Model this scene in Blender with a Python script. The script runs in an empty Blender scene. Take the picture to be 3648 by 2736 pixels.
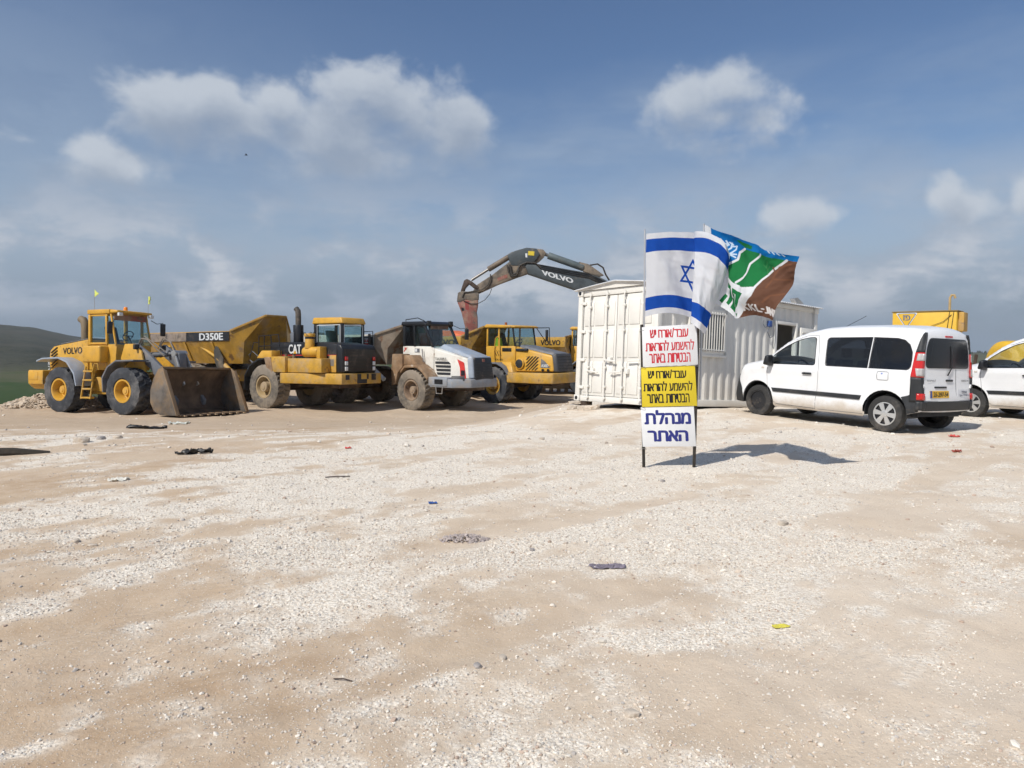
import bpy, bmesh, math, random
import numpy as np
from mathutils import Vector, Matrix, Euler
from mathutils.geometry import delaunay_2d_cdt

random.seed(7)
rng = np.random.default_rng(11)
R = math.radians
scene = bpy.context.scene
COL = scene.collection

# ------------------------------------------------------------------ node helpers
class NT:
    """Small wrapper to write node trees as expressions."""
    def __init__(s, tree):
        s.t = tree; s.n = tree.nodes; s.l = tree.links
    def node(s, kind, **kw):
        n = s.n.new(kind)
        for k, v in kw.items(): setattr(n, k, v)
        return n
    def put(s, sock, v):
        if hasattr(v, 'is_linked'): s.l.new(v, sock)
        elif isinstance(v, (tuple, list)) and len(v) == 3 and sock.type == 'RGBA': sock.default_value = (*v, 1)
        else: sock.default_value = v
    def m(s, op, a, b=0.0, c=None, clamp=False):
        n = s.node('ShaderNodeMath', operation=op, use_clamp=clamp)
        s.put(n.inputs[0], a); s.put(n.inputs[1], b)
        if c is not None: s.put(n.inputs[2], c)
        return n.outputs[0]
    def add(s, a, b): return s.m('ADD', a, b)
    def sub(s, a, b): return s.m('SUBTRACT', a, b)
    def mul(s, a, b): return s.m('MULTIPLY', a, b)
    def mx(s, a, b): return s.m('MAXIMUM', a, b)
    def mn(s, a, b): return s.m('MINIMUM', a, b)
    def step(s, v, lo, hi, a=0.0, b=1.0):
        n = s.node('ShaderNodeMapRange', interpolation_type='SMOOTHSTEP')
        s.put(n.inputs[0], v); s.put(n.inputs[1], lo); s.put(n.inputs[2], hi); s.put(n.inputs[3], a); s.put(n.inputs[4], b)
        return n.outputs[0]
    def mix(s, f, a, b, blend='MIX'):
        n = s.node('ShaderNodeMix', data_type='RGBA', blend_type=blend)
        s.put(n.inputs[0], f); s.put(n.inputs[6], a); s.put(n.inputs[7], b)
        return n.outputs[2]
    def noise(s, vec, scale, detail=4.0, rough=0.5, dist=0.0):
        n = s.node('ShaderNodeTexNoise')
        if vec is not None: s.l.new(vec, n.inputs['Vector'])
        n.inputs['Scale'].default_value = scale; n.inputs['Detail'].default_value = detail
        n.inputs['Roughness'].default_value = rough; n.inputs['Distortion'].default_value = dist
        return n.outputs[0]
    def vor(s, vec, scale, out=0, rand=1.0):
        n = s.node('ShaderNodeTexVoronoi')
        if vec is not None: s.l.new(vec, n.inputs['Vector'])
        n.inputs['Scale'].default_value = scale; n.inputs['Randomness'].default_value = rand
        return n.outputs[out]
    def comb(s, x, y, z):
        n = s.node('ShaderNodeCombineXYZ')
        s.put(n.inputs[0], x); s.put(n.inputs[1], y); s.put(n.inputs[2], z)
        return n.outputs[0]
    def sep(s, v):
        n = s.node('ShaderNodeSeparateXYZ'); s.l.new(v, n.inputs[0]); return n.outputs

# ------------------------------------------------------------------ camera
EYE = 1.5
F = 2560.0                     # focal length in pixels of a 3648 px wide frame
cam_d = bpy.data.cameras.new('camera'); cam = bpy.data.objects.new('camera', cam_d); COL.objects.link(cam)
cam_d.sensor_width = 36.0; cam_d.lens = 36.0 * F / 3648.0
cam_d.clip_start = 0.05; cam_d.clip_end = 20000
PITCH = math.atan(139.0 / F)
cam.location = (0, 0, EYE); cam.rotation_euler = (math.pi / 2 - PITCH, 0, 0)
scene.camera = cam

def azel(px, py):
    """direction (azimuth from +Y towards +X, elevation) seen through a photo pixel"""
    dx, dy, dz = (px - 1824) / F, 1.0, (1368 - py) / F
    y = dy * math.cos(PITCH) + dz * math.sin(PITCH); z = dz * math.cos(PITCH) - dy * math.sin(PITCH)
    return math.atan2(dx, y), math.atan2(z, math.hypot(dx, y))

# ------------------------------------------------------------------ sun and sky
SUN_EL = R(47.0)
SUN_AZ = math.atan2(-0.668, -0.744)          # azimuth from +Y towards +X: behind the camera, to the left
to_sun = Vector((math.sin(SUN_AZ) * math.cos(SUN_EL), math.cos(SUN_AZ) * math.cos(SUN_EL), math.sin(SUN_EL)))
sun_d = bpy.data.lights.new('sun', 'SUN'); sun = bpy.data.objects.new('sun', sun_d); COL.objects.link(sun)
sun_d.energy = 4.15; sun_d.angle = R(0.8); sun_d.color = (1.0, 0.955, 0.885)
sun.rotation_euler = to_sun.to_track_quat('Z', 'Y').to_euler(); sun.location = to_sun * 60

world = bpy.data.worlds.new('World'); scene.world = world; world.use_nodes = True
world.node_tree.nodes.clear()
W = NT(world.node_tree)
sky = W.node('ShaderNodeTexSky', sky_type='NISHITA', sun_disc=False)
sky.sun_elevation = SUN_EL; sky.sun_rotation = SUN_AZ; sky.altitude = 500; sky.air_density = 1.15; sky.dust_density = 1.6; sky.ozone_density = 1.3
gen = W.node('ShaderNodeTexCoord').outputs['Generated']
gx, gy, gz = W.sep(gen)
az = W.m('ARCTAN2', gx, gy); el = W.m('ARCSINE', gz)
# cloud groups: pixel centre, pixel radii, weight -> direction blobs
BLOBS = [(600, 400, 190, 130, 1.0), (720, 330, 140, 90, .9), (890, 450, 200, 120, .95), (1000, 380, 120, 90, .9), (1150, 480, 260, 120, .95),
         (1320, 330, 190, 130, 1.1), (1450, 400, 210, 140, 1.05), (1620, 430, 140, 120, 1.0), (1290, 570, 330, 90, .75), (430, 580, 190, 85, .9),
         (100, 500, 260, 100, .15), (2450, 360, 230, 110, .9), (2620, 320, 150, 100, .9), (2700, 440, 220, 110, .85), (2820, 470, 120, 70, .45), (2830, 780, 180, 90, .62),
         (3350, 700, 90, 90, .75), (3440, 760, 130, 75, .75), (3660, 690, 70, 80, .7), (2540, 290, 90, 60, .6), (2570, 410, 200, 90, .9)]
def cloud_field(a, e, n, rest):
    """density of the cumulus at a direction (a, e)"""
    d = None
    for px, py, rx, ry, wgt in BLOBS:
        a0, e0 = azel(px, py)
        ra = abs(azel(px + rx, py)[0] - a0) * 1.26; re = abs(azel(px, py - ry)[1] - e0) * 1.30
        v = W.node('ShaderNodeVectorMath', operation='MULTIPLY_ADD')
        W.l.new(W_pos(a, e), v.inputs[0]); v.inputs[1].default_value = (1 / ra, 1 / re, 0); v.inputs[2].default_value = (-a0 / ra, -e0 / re, 0)
        le = W.node('ShaderNodeVectorMath', operation='LENGTH'); W.l.new(v.outputs[0], le.inputs[0])
        q = W.m('SUBTRACT', wgt, le.outputs['Value'])
        d = q if d is None else W.m('SMOOTH_MAX', d, q, 0.3)
    d = W.add(d, W.mul(W.sub(n, 0.5), 2.0))
    return W.mx(d, rest)
_pc = {}
def W_pos(a, e):
    k = (id(a), id(e))
    if k not in _pc: _pc[k] = (W.comb(a, e, 0.0), a, e)
    return _pc[k][0]
pn = W.comb(az, W.mul(el, 1.25), 0.37)
az1 = W.add(az, -0.010); el1 = W.add(el, 0.034)
n_a = W.noise(pn, 9.0, 8.0, 0.60, 0.15)
n_b = W.noise(W.comb(az1, W.mul(el1, 1.25), 0.37), 9.0, 5.0, 0.60, 0.15)
# clouds of the same sort all round the sky, outside the directions listed above
rest = W.mul(W.sub(W.noise(pn, 3.1, 3.0, 0.5), 0.50), 5.0)
rest = W.sub(rest, W.step(W.m('ABSOLUTE', az), 0.75, 1.1, 2.0, 0.0))
def billow(v):
    n = W.node('ShaderNodeTexVoronoi', voronoi_dimensions='2D', feature='SMOOTH_F1'); W.l.new(v, n.inputs['Vector']); n.inputs['Scale'].default_value = 17.0; n.inputs['Smoothness'].default_value = .6; n.inputs['Detail'].default_value = 1.5
    return n.outputs['Distance']
n_a = W.sub(n_a, W.mul(W.sub(billow(pn), .30), .22))
d0 = cloud_field(az, el, n_a, rest)
d1 = cloud_field(az1, el1, n_b, rest)
lit = W.step(d1, -0.30, 1.05, 1.0, 0.0)
cov = W.step(d0, W.sub(W.mul(lit, .26), 0.48), W.sub(0.74, W.mul(lit, .36)))
# low grey bank and veil towards the horizon
nb = W.noise(W.comb(az, W.mul(el, 3.2), 4.1), 3.2, 5.0, 0.55, 0.3)
nb2 = W.noise(W.comb(az, W.mul(el, 1.9), 9.3), 8.5, 6.0, 0.6, 0.2)
bank = W.step(W.add(el, W.mul(W.sub(nb, 0.5), -0.36)), 0.05, 0.36, 1.0, 0.0)
bank_l = W.step(az, -0.80, 0.10, 0.62, 0.0)                       # more veil on the side away from the wind
bank = W.mx(bank, W.mul(bank_l, W.step(el, 0.22, 0.50, 1.0, 0.0)))
nb3 = W.noise(W.comb(az, W.mul(W.add(el, .016), 1.9), 9.3), 8.5, 5.0, 0.6, 0.2)
puffs = W.mul(W.step(nb2, 0.40, 0.60), W.step(el, 0.07, 0.25, 1.0, 0.0))
puffs = W.mul(puffs, W.step(el, 0.020, 0.07))
K = 10.0                                      # cloud radiance is written at display scale; the background strength is 0.1
def kc(r, g, b): return (r * K, g * K, b * K)
blue = W.mix(1.0, sky.outputs[0], (0.70, 0.80, 0.95), 'MULTIPLY')
bankcol = W.mix(W.step(el, 0.0, 0.15), kc(.215, .278, .365), kc(.375, .45, .555))
bankcol = W.mix(W.step(nb2, 0.42, 0.60, 0.0, 0.40), bankcol, kc(.25, .32, .44))
c = W.mix(W.mul(bank, 0.92), blue, bankcol)
c = W.mix(W.mul(puffs, 0.88), c, W.mix(W.step(nb3, .40, .62), kc(.39, .45, .54), kc(.58, .61, .665)))
cum = W.mix(lit, kc(.33, .385, .475), kc(.55, .60, .67))
c = W.mix(W.mul(cov, W.add(0.76, W.mul(lit, .14))), c, cum)
bg = W.node('ShaderNodeBackground'); W.l.new(c, bg.inputs[0]); bg.inputs[1].default_value = 0.1
wo = W.node('ShaderNodeOutputWorld'); W.l.new(bg.outputs[0], wo.inputs[0])
world.cycles.sampling_method = 'NONE'

vs = scene.view_settings
vs.view_transform = 'Standard'; vs.look = 'None'; vs.exposure = 0.0; vs.gamma = 1.0; vs.use_curve_mapping = False
scene.render.engine = 'CYCLES'
scene.cycles.max_bounces = 5; scene.cycles.diffuse_bounces = 2; scene.cycles.glossy_bounces = 2; scene.cycles.transparent_max_bounces = 14; scene.cycles.use_denoising = True
scene.cycles.use_adaptive_sampling = True; scene.cycles.adaptive_threshold = 0.03

# ------------------------------------------------------------------ materials
MATS = {}
def mat(name, col, rough=0.6, metal=0.0, var=0.12, vscale=3.0, dust=0.0, dustcol=(.36, .28, .20), dscale=1.6, bump=0.0, bscale=40.0, coat=0.0, spec=0.5, spots=None, low=None):
    """painted / metal / rubber surface: colour variation, dust film and fine relief in object space"""
    if name in MATS: return MATS[name]
    ma = bpy.data.materials.new(name); ma.use_nodes = True; ma.node_tree.nodes.clear()
    T = NT(ma.node_tree)
    p = T.node('ShaderNodeBsdfPrincipled'); o = T.node('ShaderNodeOutputMaterial'); T.l.new(p.outputs[0], o.inputs[0])
    ob = T.node('ShaderNodeTexCoord').outputs['Object']
    c = col
    if var:
        n = T.noise(ob, vscale, 6.0, 0.6)
        c = T.mix(T.step(n, 0.3, 0.7), tuple(x * (1 - var) for x in col), tuple(min(1, x * (1 + var)) for x in col))
    r = rough
    if spots:
        scol, samt, sscale = spots
        n = T.noise(ob, sscale, 8.0, 0.65)
        f = T.step(n, 0.62 - samt * 0.3, 0.72 - samt * 0.25)
        c = T.mix(f, c, scol)
    if dust:
        n = T.noise(ob, dscale, 7.0, 0.62)
        n2 = T.noise(ob, dscale * 11, 3.0, 0.6)
        f = T.step(T.add(n, T.mul(n2, 0.25)), 0.75 - dust * 0.45, 1.0 - dust * 0.35, 0.0, min(1.0, 0.35 + dust * .6))
        c = T.mix(f, c, dustcol)
        r = T.mix(f, (rough,) * 3, (0.9,) * 3)
    if low:                    # mud thrown up from the ground on the lowest part
        zz = T.sep(ob)[2]; f = T.mul(T.step(T.add(zz, T.mul(T.sub(T.noise(ob, 4.0, 6, .65), .5), .35)), low[0], low[1], 1.0, 0.0), low[2])
        c = T.mix(f, c, dustcol); r = T.mix(f, r if hasattr(r, 'is_linked') else (r,) * 3, (.9,) * 3)
    T.put(p.inputs['Base Color'], c); T.put(p.inputs['Roughness'], r)
    p.inputs['Metallic'].default_value = metal; p.inputs['Coat Weight'].default_value = coat
    p.inputs['Specular IOR Level'].default_value = spec
    if bump:
        b = T.node('ShaderNodeBump'); b.inputs['Strength'].default_value = bump; b.inputs['Distance'].default_value = 0.02
        T.l.new(T.noise(ob, bscale, 5.0, 0.6), b.inputs['Height']); T.l.new(b.outputs[0], p.inputs['Normal'])
    MATS[name] = ma
    return ma
def glass(name, col, rough=0.03, see=0.8):
    """window pane: tinted see-through sheet with a mirror-like surface"""
    if name in MATS: return MATS[name]
    ma = bpy.data.materials.new(name); ma.use_nodes = True; ma.node_tree.nodes.clear()
    T = NT(ma.node_tree)
    o = T.node('ShaderNodeOutputMaterial'); tr = T.node('ShaderNodeBsdfTransparent'); gl = T.node('ShaderNodeBsdfGlossy')
    df = T.node('ShaderNodeBsdfDiffuse'); df.inputs[0].default_value = (*[x * .12 for x in col], 1)
    tr.inputs[0].default_value = (*col, 1); gl.inputs[0].default_value = (.9, .95, 1, 1); gl.inputs[1].default_value = rough
    m0 = T.node('ShaderNodeMixShader'); m0.inputs[0].default_value = see
    T.l.new(df.outputs[0], m0.inputs[1]); T.l.new(tr.outputs[0], m0.inputs[2])
    lw = T.node('ShaderNodeLayerWeight'); lw.inputs[0].default_value = .5
    fr = T.add(T.mul(T.m('POWER', lw.outputs['Facing'], 5.0), .9), .045)
    m1 = T.node('ShaderNodeMixShader'); T.l.new(fr, m1.inputs[0]); T.l.new(m0.outputs[0], m1.inputs[1]); T.l.new(gl.outputs[0], m1.inputs[2])
    T.l.new(m1.outputs[0], o.inputs[0])
    MATS[name] = ma
    return ma

DUST = (.34, .26, .185)
YEL = mat('machine_yellow', (.58, .32, .040), .42, dust=.25, var=.10, spots=((.20, .12, .05), .10, 5))
YEL_OLD = mat('worn_yellow', (.50, .285, .036), .55, dust=.48, var=.18, spots=((.20, .10, .04), .12, 3))
YEL_BED = mat('bed_yellow', (.43, .235, .030), .5, dust=.36, var=.2, spots=((.17, .09, .035), .22, 2.2))
YEL_CEN = mat('tank_yellow', (.70, .43, .035), .45, dust=.15, var=.06)
GREY = mat('machine_grey', (.13, .14, .16), .5, dust=.30, var=.15)
GREY_L = mat('pale_blue_grey', (.30, .35, .42), .35, dust=.28, var=.1)
BOOM = mat('boom_grey', (.055, .068, .075), .5, dust=.22, var=.2)
WHITE = mat('machine_white', (.70, .68, .62), .4, dust=.30, var=.06, spots=((.30, .19, .10), .08, 3))
RED = mat('sign_red', (.55, .035, .03), .5, var=.1)
REDW = mat('worn_red', (.24, .070, .058), .7, dust=.62, var=.25, spots=((.12, .09, .075), .3, 3))
BLACK = mat('black_paint', (.014, .015, .018), .38, dust=.16, var=.2)
BLACKP = mat('black_plastic', (.020, .022, .025), .55, dust=.05, var=.2)
RUBBER = mat('tyre_rubber', (.034, .038, .046), .85, dust=.46, dustcol=(.20, .19, .18), var=.25, bump=.3)
RUBBER_D = mat('dusty_tyre_rubber', (.085, .078, .068), .9, dust=.75, dustcol=(.30, .25, .195), var=.25, bump=.3)
RUBBER_C = mat('car_tyre_rubber', (.028, .028, .028), .8, dust=.35, dustcol=(.2, .17, .14), var=.2)
RUST = mat('rusty_steel', (.13, .075, .045), .75, dust=.35, var=.35, spots=((.20, .16, .12), .25, 5), bump=.2)
BUCKET = mat('bucket_steel', (.090, .060, .040), .6, dust=.42, dustcol=(.26, .175, .105), var=.35, metal=.2, bump=.2)
BUCKET_S = mat('bucket_side_steel', (.14, .125, .11), .5, dust=.55, dustcol=(.30, .19, .09), var=.3, metal=.3, bump=.1)
STEEL = mat('bright_steel', (.45, .44, .42), .35, metal=.7, dust=.25, var=.1)
BROWN = mat('dark_brown_steel', (.065, .042, .030), .7, dust=.30, var=.3)
DIRTY = mat('dirty_fender', (.25, .155, .085), .75, dust=.35, var=.3, spots=((.45, .40, .33), .15, 3))
ORANGE = mat('orange_paint', (.70, .16, .05), .5, dust=.2)
AMBER = mat('amber_lens', (.85, .25, .01), .25, var=0, coat=.5)
CLEARL = mat('clear_lens', (.42, .40, .39), .2, var=.1, coat=.5)
STEEL_D = mat('dull_rod', (.20, .19, .18), .4, metal=.6, dust=.3)
LAMP = mat('lamp_lens', (.65, .67, .68), .15, var=.05, coat=.6)
REDL = mat('red_lens', (.50, .015, .012), .2, var=.08, coat=.5)
SEAT = mat('seat_cloth', (.030, .032, .036), .9, var=.2)
GREENJ = mat('lime_cloth', (.35, .50, .03), .8, var=.15)
LIME = mat('lime_flag', (.55, .62, .14), .8, var=.15)
CABG = glass('cab_glass', (.84, .925, .93), .02, .965)
DARKG = glass('dark_tinted_glass', (.13, .135, .15), .02, .55)
CLEARG = glass('car_glass', (.87, .925, .93), .01, .97)

# ------------------------------------------------------------------ mesh helpers
def link(name, me, m=None, parent=None):
    o = bpy.data.objects.new(name, me); COL.objects.link(o)
    if m is not None: me.materials.clear(); me.materials.append(m)
    if parent is not None: o.parent = parent
    return o
def tag(o, label=None, cat=None, group=None, kind=None):
    if label: o['label'] = label
    if cat: o['category'] = cat
    if group: o['group'] = group
    if kind: o['kind'] = kind
    return o
def thing(name, label, cat, loc=(0, 0, 0), rot=(0, 0, 0), group=None):
    o = bpy.data.objects.new(name, None); COL.objects.link(o); o.empty_display_size = .3
    o.location = loc; o.rotation_euler = rot
    return tag(o, label, cat, group)
def sub(name, parent, loc=(0, 0, 0), rot=(0, 0, 0)):
    o = bpy.data.objects.new(name, None); COL.objects.link(o); o.parent = parent; o.location = loc; o.rotation_euler = rot
    return o
def clone(o, parent=None):
    c = o.copy(); COL.objects.link(c); c.parent = parent
    for ch in o.children: clone(ch, c)
    return c

class MB:
    def __init__(s): s.v = []; s.f = []
    def add(s, vs, fs):
        b = len(s.v); s.v += [tuple(v) for v in vs]; s.f += [tuple(b + i for i in f) for f in fs]; return s
    def box(s, x0, x1, y0, y1, z0, z1):
        v = [(x0, y0, z0), (x1, y0, z0), (x1, y1, z0), (x0, y1, z0), (x0, y0, z1), (x1, y0, z1), (x1, y1, z1), (x0, y1, z1)]
        return s.add(v, [(0, 3, 2, 1), (4, 5, 6, 7), (0, 1, 5, 4), (1, 2, 6, 5), (2, 3, 7, 6), (3, 0, 4, 7)])
    def hexa(s, lo, hi):
        """two quads of four points each joined into a six-sided block"""
        return s.add(list(lo) + list(hi), [(0, 3, 2, 1), (4, 5, 6, 7), (0, 1, 5, 4), (1, 2, 6, 5), (2, 3, 7, 6), (3, 0, 4, 7)])
    def prism(s, poly, y0, y1, y0b=None, y1b=None):
        """outline in (x, z) pushed from y0 to y1"""
        n = len(poly)
        v = [(x, y0, z) for x, z in poly] + [(x, y1, z) for x, z in poly]
        return s.add(v, [tuple(range(n)), tuple(range(2 * n - 1, n - 1, -1))] + [(i, (i + 1) % n, n + (i + 1) % n, n + i) for i in range(n)])
    def prismx(s, poly, x0, x1):
        n = len(poly)
        v = [(x0, y, z) for y, z in poly] + [(x1, y, z) for y, z in poly]
        return s.add(v, [tuple(range(n)), tuple(range(2 * n - 1, n - 1, -1))] + [(i, (i + 1) % n, n + (i + 1) % n, n + i) for i in range(n)])
    def prismz(s, poly, z0, z1):
        n = len(poly)
        v = [(x, y, z0) for x, y in poly] + [(x, y, z1) for x, y in poly]
        return s.add(v, [tuple(range(n)), tuple(range(2 * n - 1, n - 1, -1))] + [(i, (i + 1) % n, n + (i + 1) % n, n + i) for i in range(n)])
    def cyl(s, p, q, r, n=14, r2=None):
        p, q = Vector(p), Vector(q); d = (q - p).normalized(); r2 = r if r2 is None else r2
        a = d.orthogonal().normalized(); b = d.cross(a)
        v = []
        for c, rr in ((p, r), (q, r2)):
            for i in range(n):
                t = 2 * math.pi * i / n; v.append(c + (a * math.cos(t) + b * math.sin(t)) * rr)
        return s.add(v, [tuple(range(n))[::-1], tuple(range(n, 2 * n))] + [(i, (i + 1) % n, n + (i + 1) % n, n + i) for i in range(n)])
    def tube(s, pts, r, n=7):
        pts = [Vector(p) for p in pts]; v = []; f = []
        up = None
        for i, p in enumerate(pts):
            d = (pts[min(i + 1, len(pts) - 1)] - pts[max(i - 1, 0)]).normalized()
            if up is None: up = d.orthogonal().normalized()
            a = (up - d * up.dot(d)).normalized(); up = a; b = d.cross(a)
            rr = r[i] if isinstance(r, (list, tuple)) else r
            for k in range(n):
                t = 2 * math.pi * k / n; v.append(p + (a * math.cos(t) + b * math.sin(t)) * rr)
        for i in range(len(pts) - 1):
            for k in range(n): f.append((i * n + k, i * n + (k + 1) % n, (i + 1) * n + (k + 1) % n, (i + 1) * n + k))
        f.append(tuple(range(n))[::-1]); f.append(tuple(range((len(pts) - 1) * n, len(pts) * n)))
        return s.add(v, f)
    def bar(s, p, q, w, h, up=(0, 0, 1)):
        p, q = Vector(p), Vector(q); d = (q - p).normalized(); u = Vector(up)
        a = d.cross(u)
        if a.length < 1e-4: a = d.orthogonal()
        a.normalize(); b = a.cross(d)
        v = []
        for c in (p, q):
            for i, j in ((-1, -1), (1, -1), (1, 1), (-1, 1)): v.append(c + a * (i * w / 2) + b * (j * h / 2))
        return s.hexa(v[:4], v[4:])
    def lathe(s, prof, n=32, c=(0, 0, 0)):
        """profile of (y, radius) turned about the y axis through c"""
        m = len(prof); v = []; f = []
        for i in range(n):
            t = 2 * math.pi * i / n
            for y, r in prof: v.append((c[0] + r * math.cos(t), c[1] + y, c[2] + r * math.sin(t)))
        for i in range(n):
            for j in range(m - 1):
                a, b = i * m + j, ((i + 1) % n) * m + j; f.append((a, a + 1, b + 1, b))
        return s.add(v, f)
    def mesh(s, name, bevel=0.0, smooth=True, ang=35, seg=2):
        me = bpy.data.meshes.new(name); me.from_pydata([tuple(v) for v in s.v], [], s.f)
        bm = bmesh.new(); bm.from_mesh(me)
        bmesh.ops.recalc_face_normals(bm, faces=bm.faces)
        if bevel:
            es = [e for e in bm.edges if len(e.link_faces) == 2 and e.calc_face_angle(0) > R(30)]
            if es: bmesh.ops.bevel(bm, geom=es, offset=bevel, segments=seg, affect='EDGES', profile=.5, clamp_overlap=True)
        bm.to_mesh(me); bm.free()
        if smooth:
            me.polygons.foreach_set('use_smooth', [True] * len(me.polygons)); me.set_sharp_from_angle(angle=R(ang))
        return me
    def build(s, name, m, parent=None, bevel=0.0, smooth=True, ang=35, seg=2):
        return link(name, s.mesh(name, bevel, smooth, ang, seg), m, parent)

_GL = {}
def glyphs(ch, shear=0.0):
    """flat outline faces of a character or word in the built-in font"""
    if (ch, shear) in _GL: return _GL[ch, shear]
    cu = bpy.data.curves.new('lettering', 'FONT'); cu.body = ch; cu.size = 1.0; cu.resolution_u = 3; cu.shear = shear
    tmp = bpy.data.objects.new('lettering', cu); COL.objects.link(tmp)
    dg = bpy.context.evaluated_depsgraph_get(); me = bpy.data.meshes.new_from_object(tmp.evaluated_get(dg))
    bpy.data.objects.remove(tmp); bpy.data.curves.remove(cu)
    _GL[ch, shear] = ([(v.co.x, v.co.y) for v in me.vertices], [tuple(q.vertices) for q in me.polygons]); bpy.data.meshes.remove(me)
    return _GL[ch, shear]
def text(name, body, m, parent, o, ux, uz, w, h, bold=0.0, depth=.004, shear=0.0):
    """letters as thin raised shapes, fitted into a w x h rectangle whose lower left corner is o; bold strokes are shifted layers"""
    heb = any('\u05d0' <= ch <= '\u05ea' for ch in body)
    co, fs = [], []; cur = 0.0
    for ch in (body if heb else [body]):
        if ch == ' ': cur += .26; continue
        c2, f2 = glyphs({'\u05ea': '\u05d7', '\u05d3': '\u05e8'}.get(ch, ch), shear)
        if heb:
            x0 = min(c[0] for c in c2); x1 = max(c[0] for c in c2); y1 = max(c[1] for c in c2); c2 = [(c[0] - x0, c[1]) for c in c2]; f2 = list(f2); wd = x1 - x0; n = len(c2)
            if ch == '\u05ea': c2 = [(x + .09, y) for x, y in c2] + [(0, 0), (.14, 0), (.14, .085), (0, .085)]; f2.append((n, n + 1, n + 2, n + 3)); wd += .09
            if ch == '\u05d3': c2 = c2 + [(wd - .10, y1 - .085), (wd + .07, y1 - .085), (wd + .07, y1), (wd - .10, y1)]; f2.append((n, n + 1, n + 2, n + 3)); wd += .07
            c2 = [(x + cur, y) for x, y in c2]; cur += wd + .075
        k = len(co); co += c2; fs += [tuple(k + i for i in f) for f in f2]
    sh = [(0, 0)] + ([(-bold, 0), (bold, 0), (0, bold * .55), (0, -bold * .55), (bold * .7, bold * .4), (-bold * .7, -bold * .4)] if bold else [])
    x0, x1 = min(c[0] for c in co) - bold, max(c[0] for c in co) + bold; y0, y1 = min(c[1] for c in co) - bold * .55, max(c[1] for c in co) + bold * .55
    ux, uz = Vector(ux).normalized(), Vector(uz).normalized(); nn = ux.cross(uz).normalized(); o = Vector(o); b = MB()
    q = 0
    for k, (dx, dy) in enumerate(sh):
        for f in fs:          # every face on a level of its own, so that overlapping strokes never share a plane
            b.add([o + ux * ((co[i][0] + dx - x0) / (x1 - x0) * w) + uz * ((co[i][1] + dy - y0) / (y1 - y0) * h) + nn * (depth - .000004 * q) for i in f], [tuple(range(len(f)))]); q += 1
    me = bpy.data.meshes.new(name); me.from_pydata([tuple(v) for v in b.v], [], b.f)
    return link(name, me, m, parent)

# ------------------------------------------------------------------ terrain functions
def _h(ix, iy, s):
    v = np.sin(ix * 127.1 + iy * 311.7 + s * 74.7) * 43758.5453
    return v - np.floor(v)
def vnoise(x, y, s=0):
    x = np.asarray(x, float); y = np.asarray(y, float)
    ix, iy = np.floor(x), np.floor(y); fx, fy = x - ix, y - iy
    fx = fx * fx * fx * (fx * (fx * 6 - 15) + 10); fy = fy * fy * fy * (fy * (fy * 6 - 15) + 10)
    a, b, c, d = _h(ix, iy, s), _h(ix + 1, iy, s), _h(ix, iy + 1, s), _h(ix + 1, iy + 1, s)
    return (a * (1 - fx) + b * fx) * (1 - fy) + (c * (1 - fx) + d * fx) * fy
def fbm(x, y, s=0, o=4, gain=.5):
    t = 0; a = 1; w = 0
    for k in range(o):
        t = t + a * vnoise(x * 2 ** k + 17.3 * k, y * 2 ** k - 9.1 * k, s + k); w += a; a *= gain
    return t / w
def sst(a, b, x):
    t = np.clip((x - a) / (b - a), 0, 1); return t * t * (3 - 2 * t)
TH = R(36); CT, ST = math.cos(TH), math.sin(TH)
def streak(x, y):
    """coordinates along and across the wheel tracks, which bend away to the right"""
    xx = x + .018 * y * y
    return xx * CT + y * ST, -xx * ST + y * CT
def tracks(x, y):
    """pairs of compacted wheel tracks along the streaks"""
    p, q = streak(x, y); q = q + .45 * (fbm(p * .22, p * 0 + 3.3, 77, 2) - .5); b = 0
    for q0, w in ((1.35, .15), (2.95, .15), (4.35, .17), (5.95, .17), (7.9, .20), (9.6, .20)): b = np.maximum(b, np.exp(-((q - q0) / w) ** 4))
    return b * sst(.30, .60, fbm(p * .5, q * .8, 79, 3))
def gravel_mask(x, y):
    """0 bare sandy marl, 1 crushed white limestone"""
    p, q = streak(x, y)
    wq = q + .5 * fbm(x * .5, y * .5, 31, 3)
    n1 = fbm(p * .26, wq * 1.05, 1, 3); n2 = fbm(x * .75, y * .75, 5, 4); n3 = fbm(p * .9, wq * 3.2, 9, 4); n4 = fbm(x * 4.5, y * 4.5, 13, 3)
    m = .24 * n1 + .14 * n2 + .38 * n3 + .24 * n4
    m = m + .030 * np.tanh(x / 2.5) + .055 * sst(3.4, 5.2, y) * sst(1.0, -1.5, x) + .02 * sst(.3, 1.5, x) * (1 - sst(3.2, 4.2, y)) * 2 + .012 * sst(3, 6, y)
    m = m - .025 * sst(.2, -1.6, x) * (1 - sst(3.0, 4.4, y))
    m = m - .20 * sst(0.5, -2.5, x - .15 * (y - 14)) * sst(11.5, 15.5, y) - .04 * sst(16, 24, y)
    m = m - .085 * tracks(x, y)
    return sst(.375, .655, m), m
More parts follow.
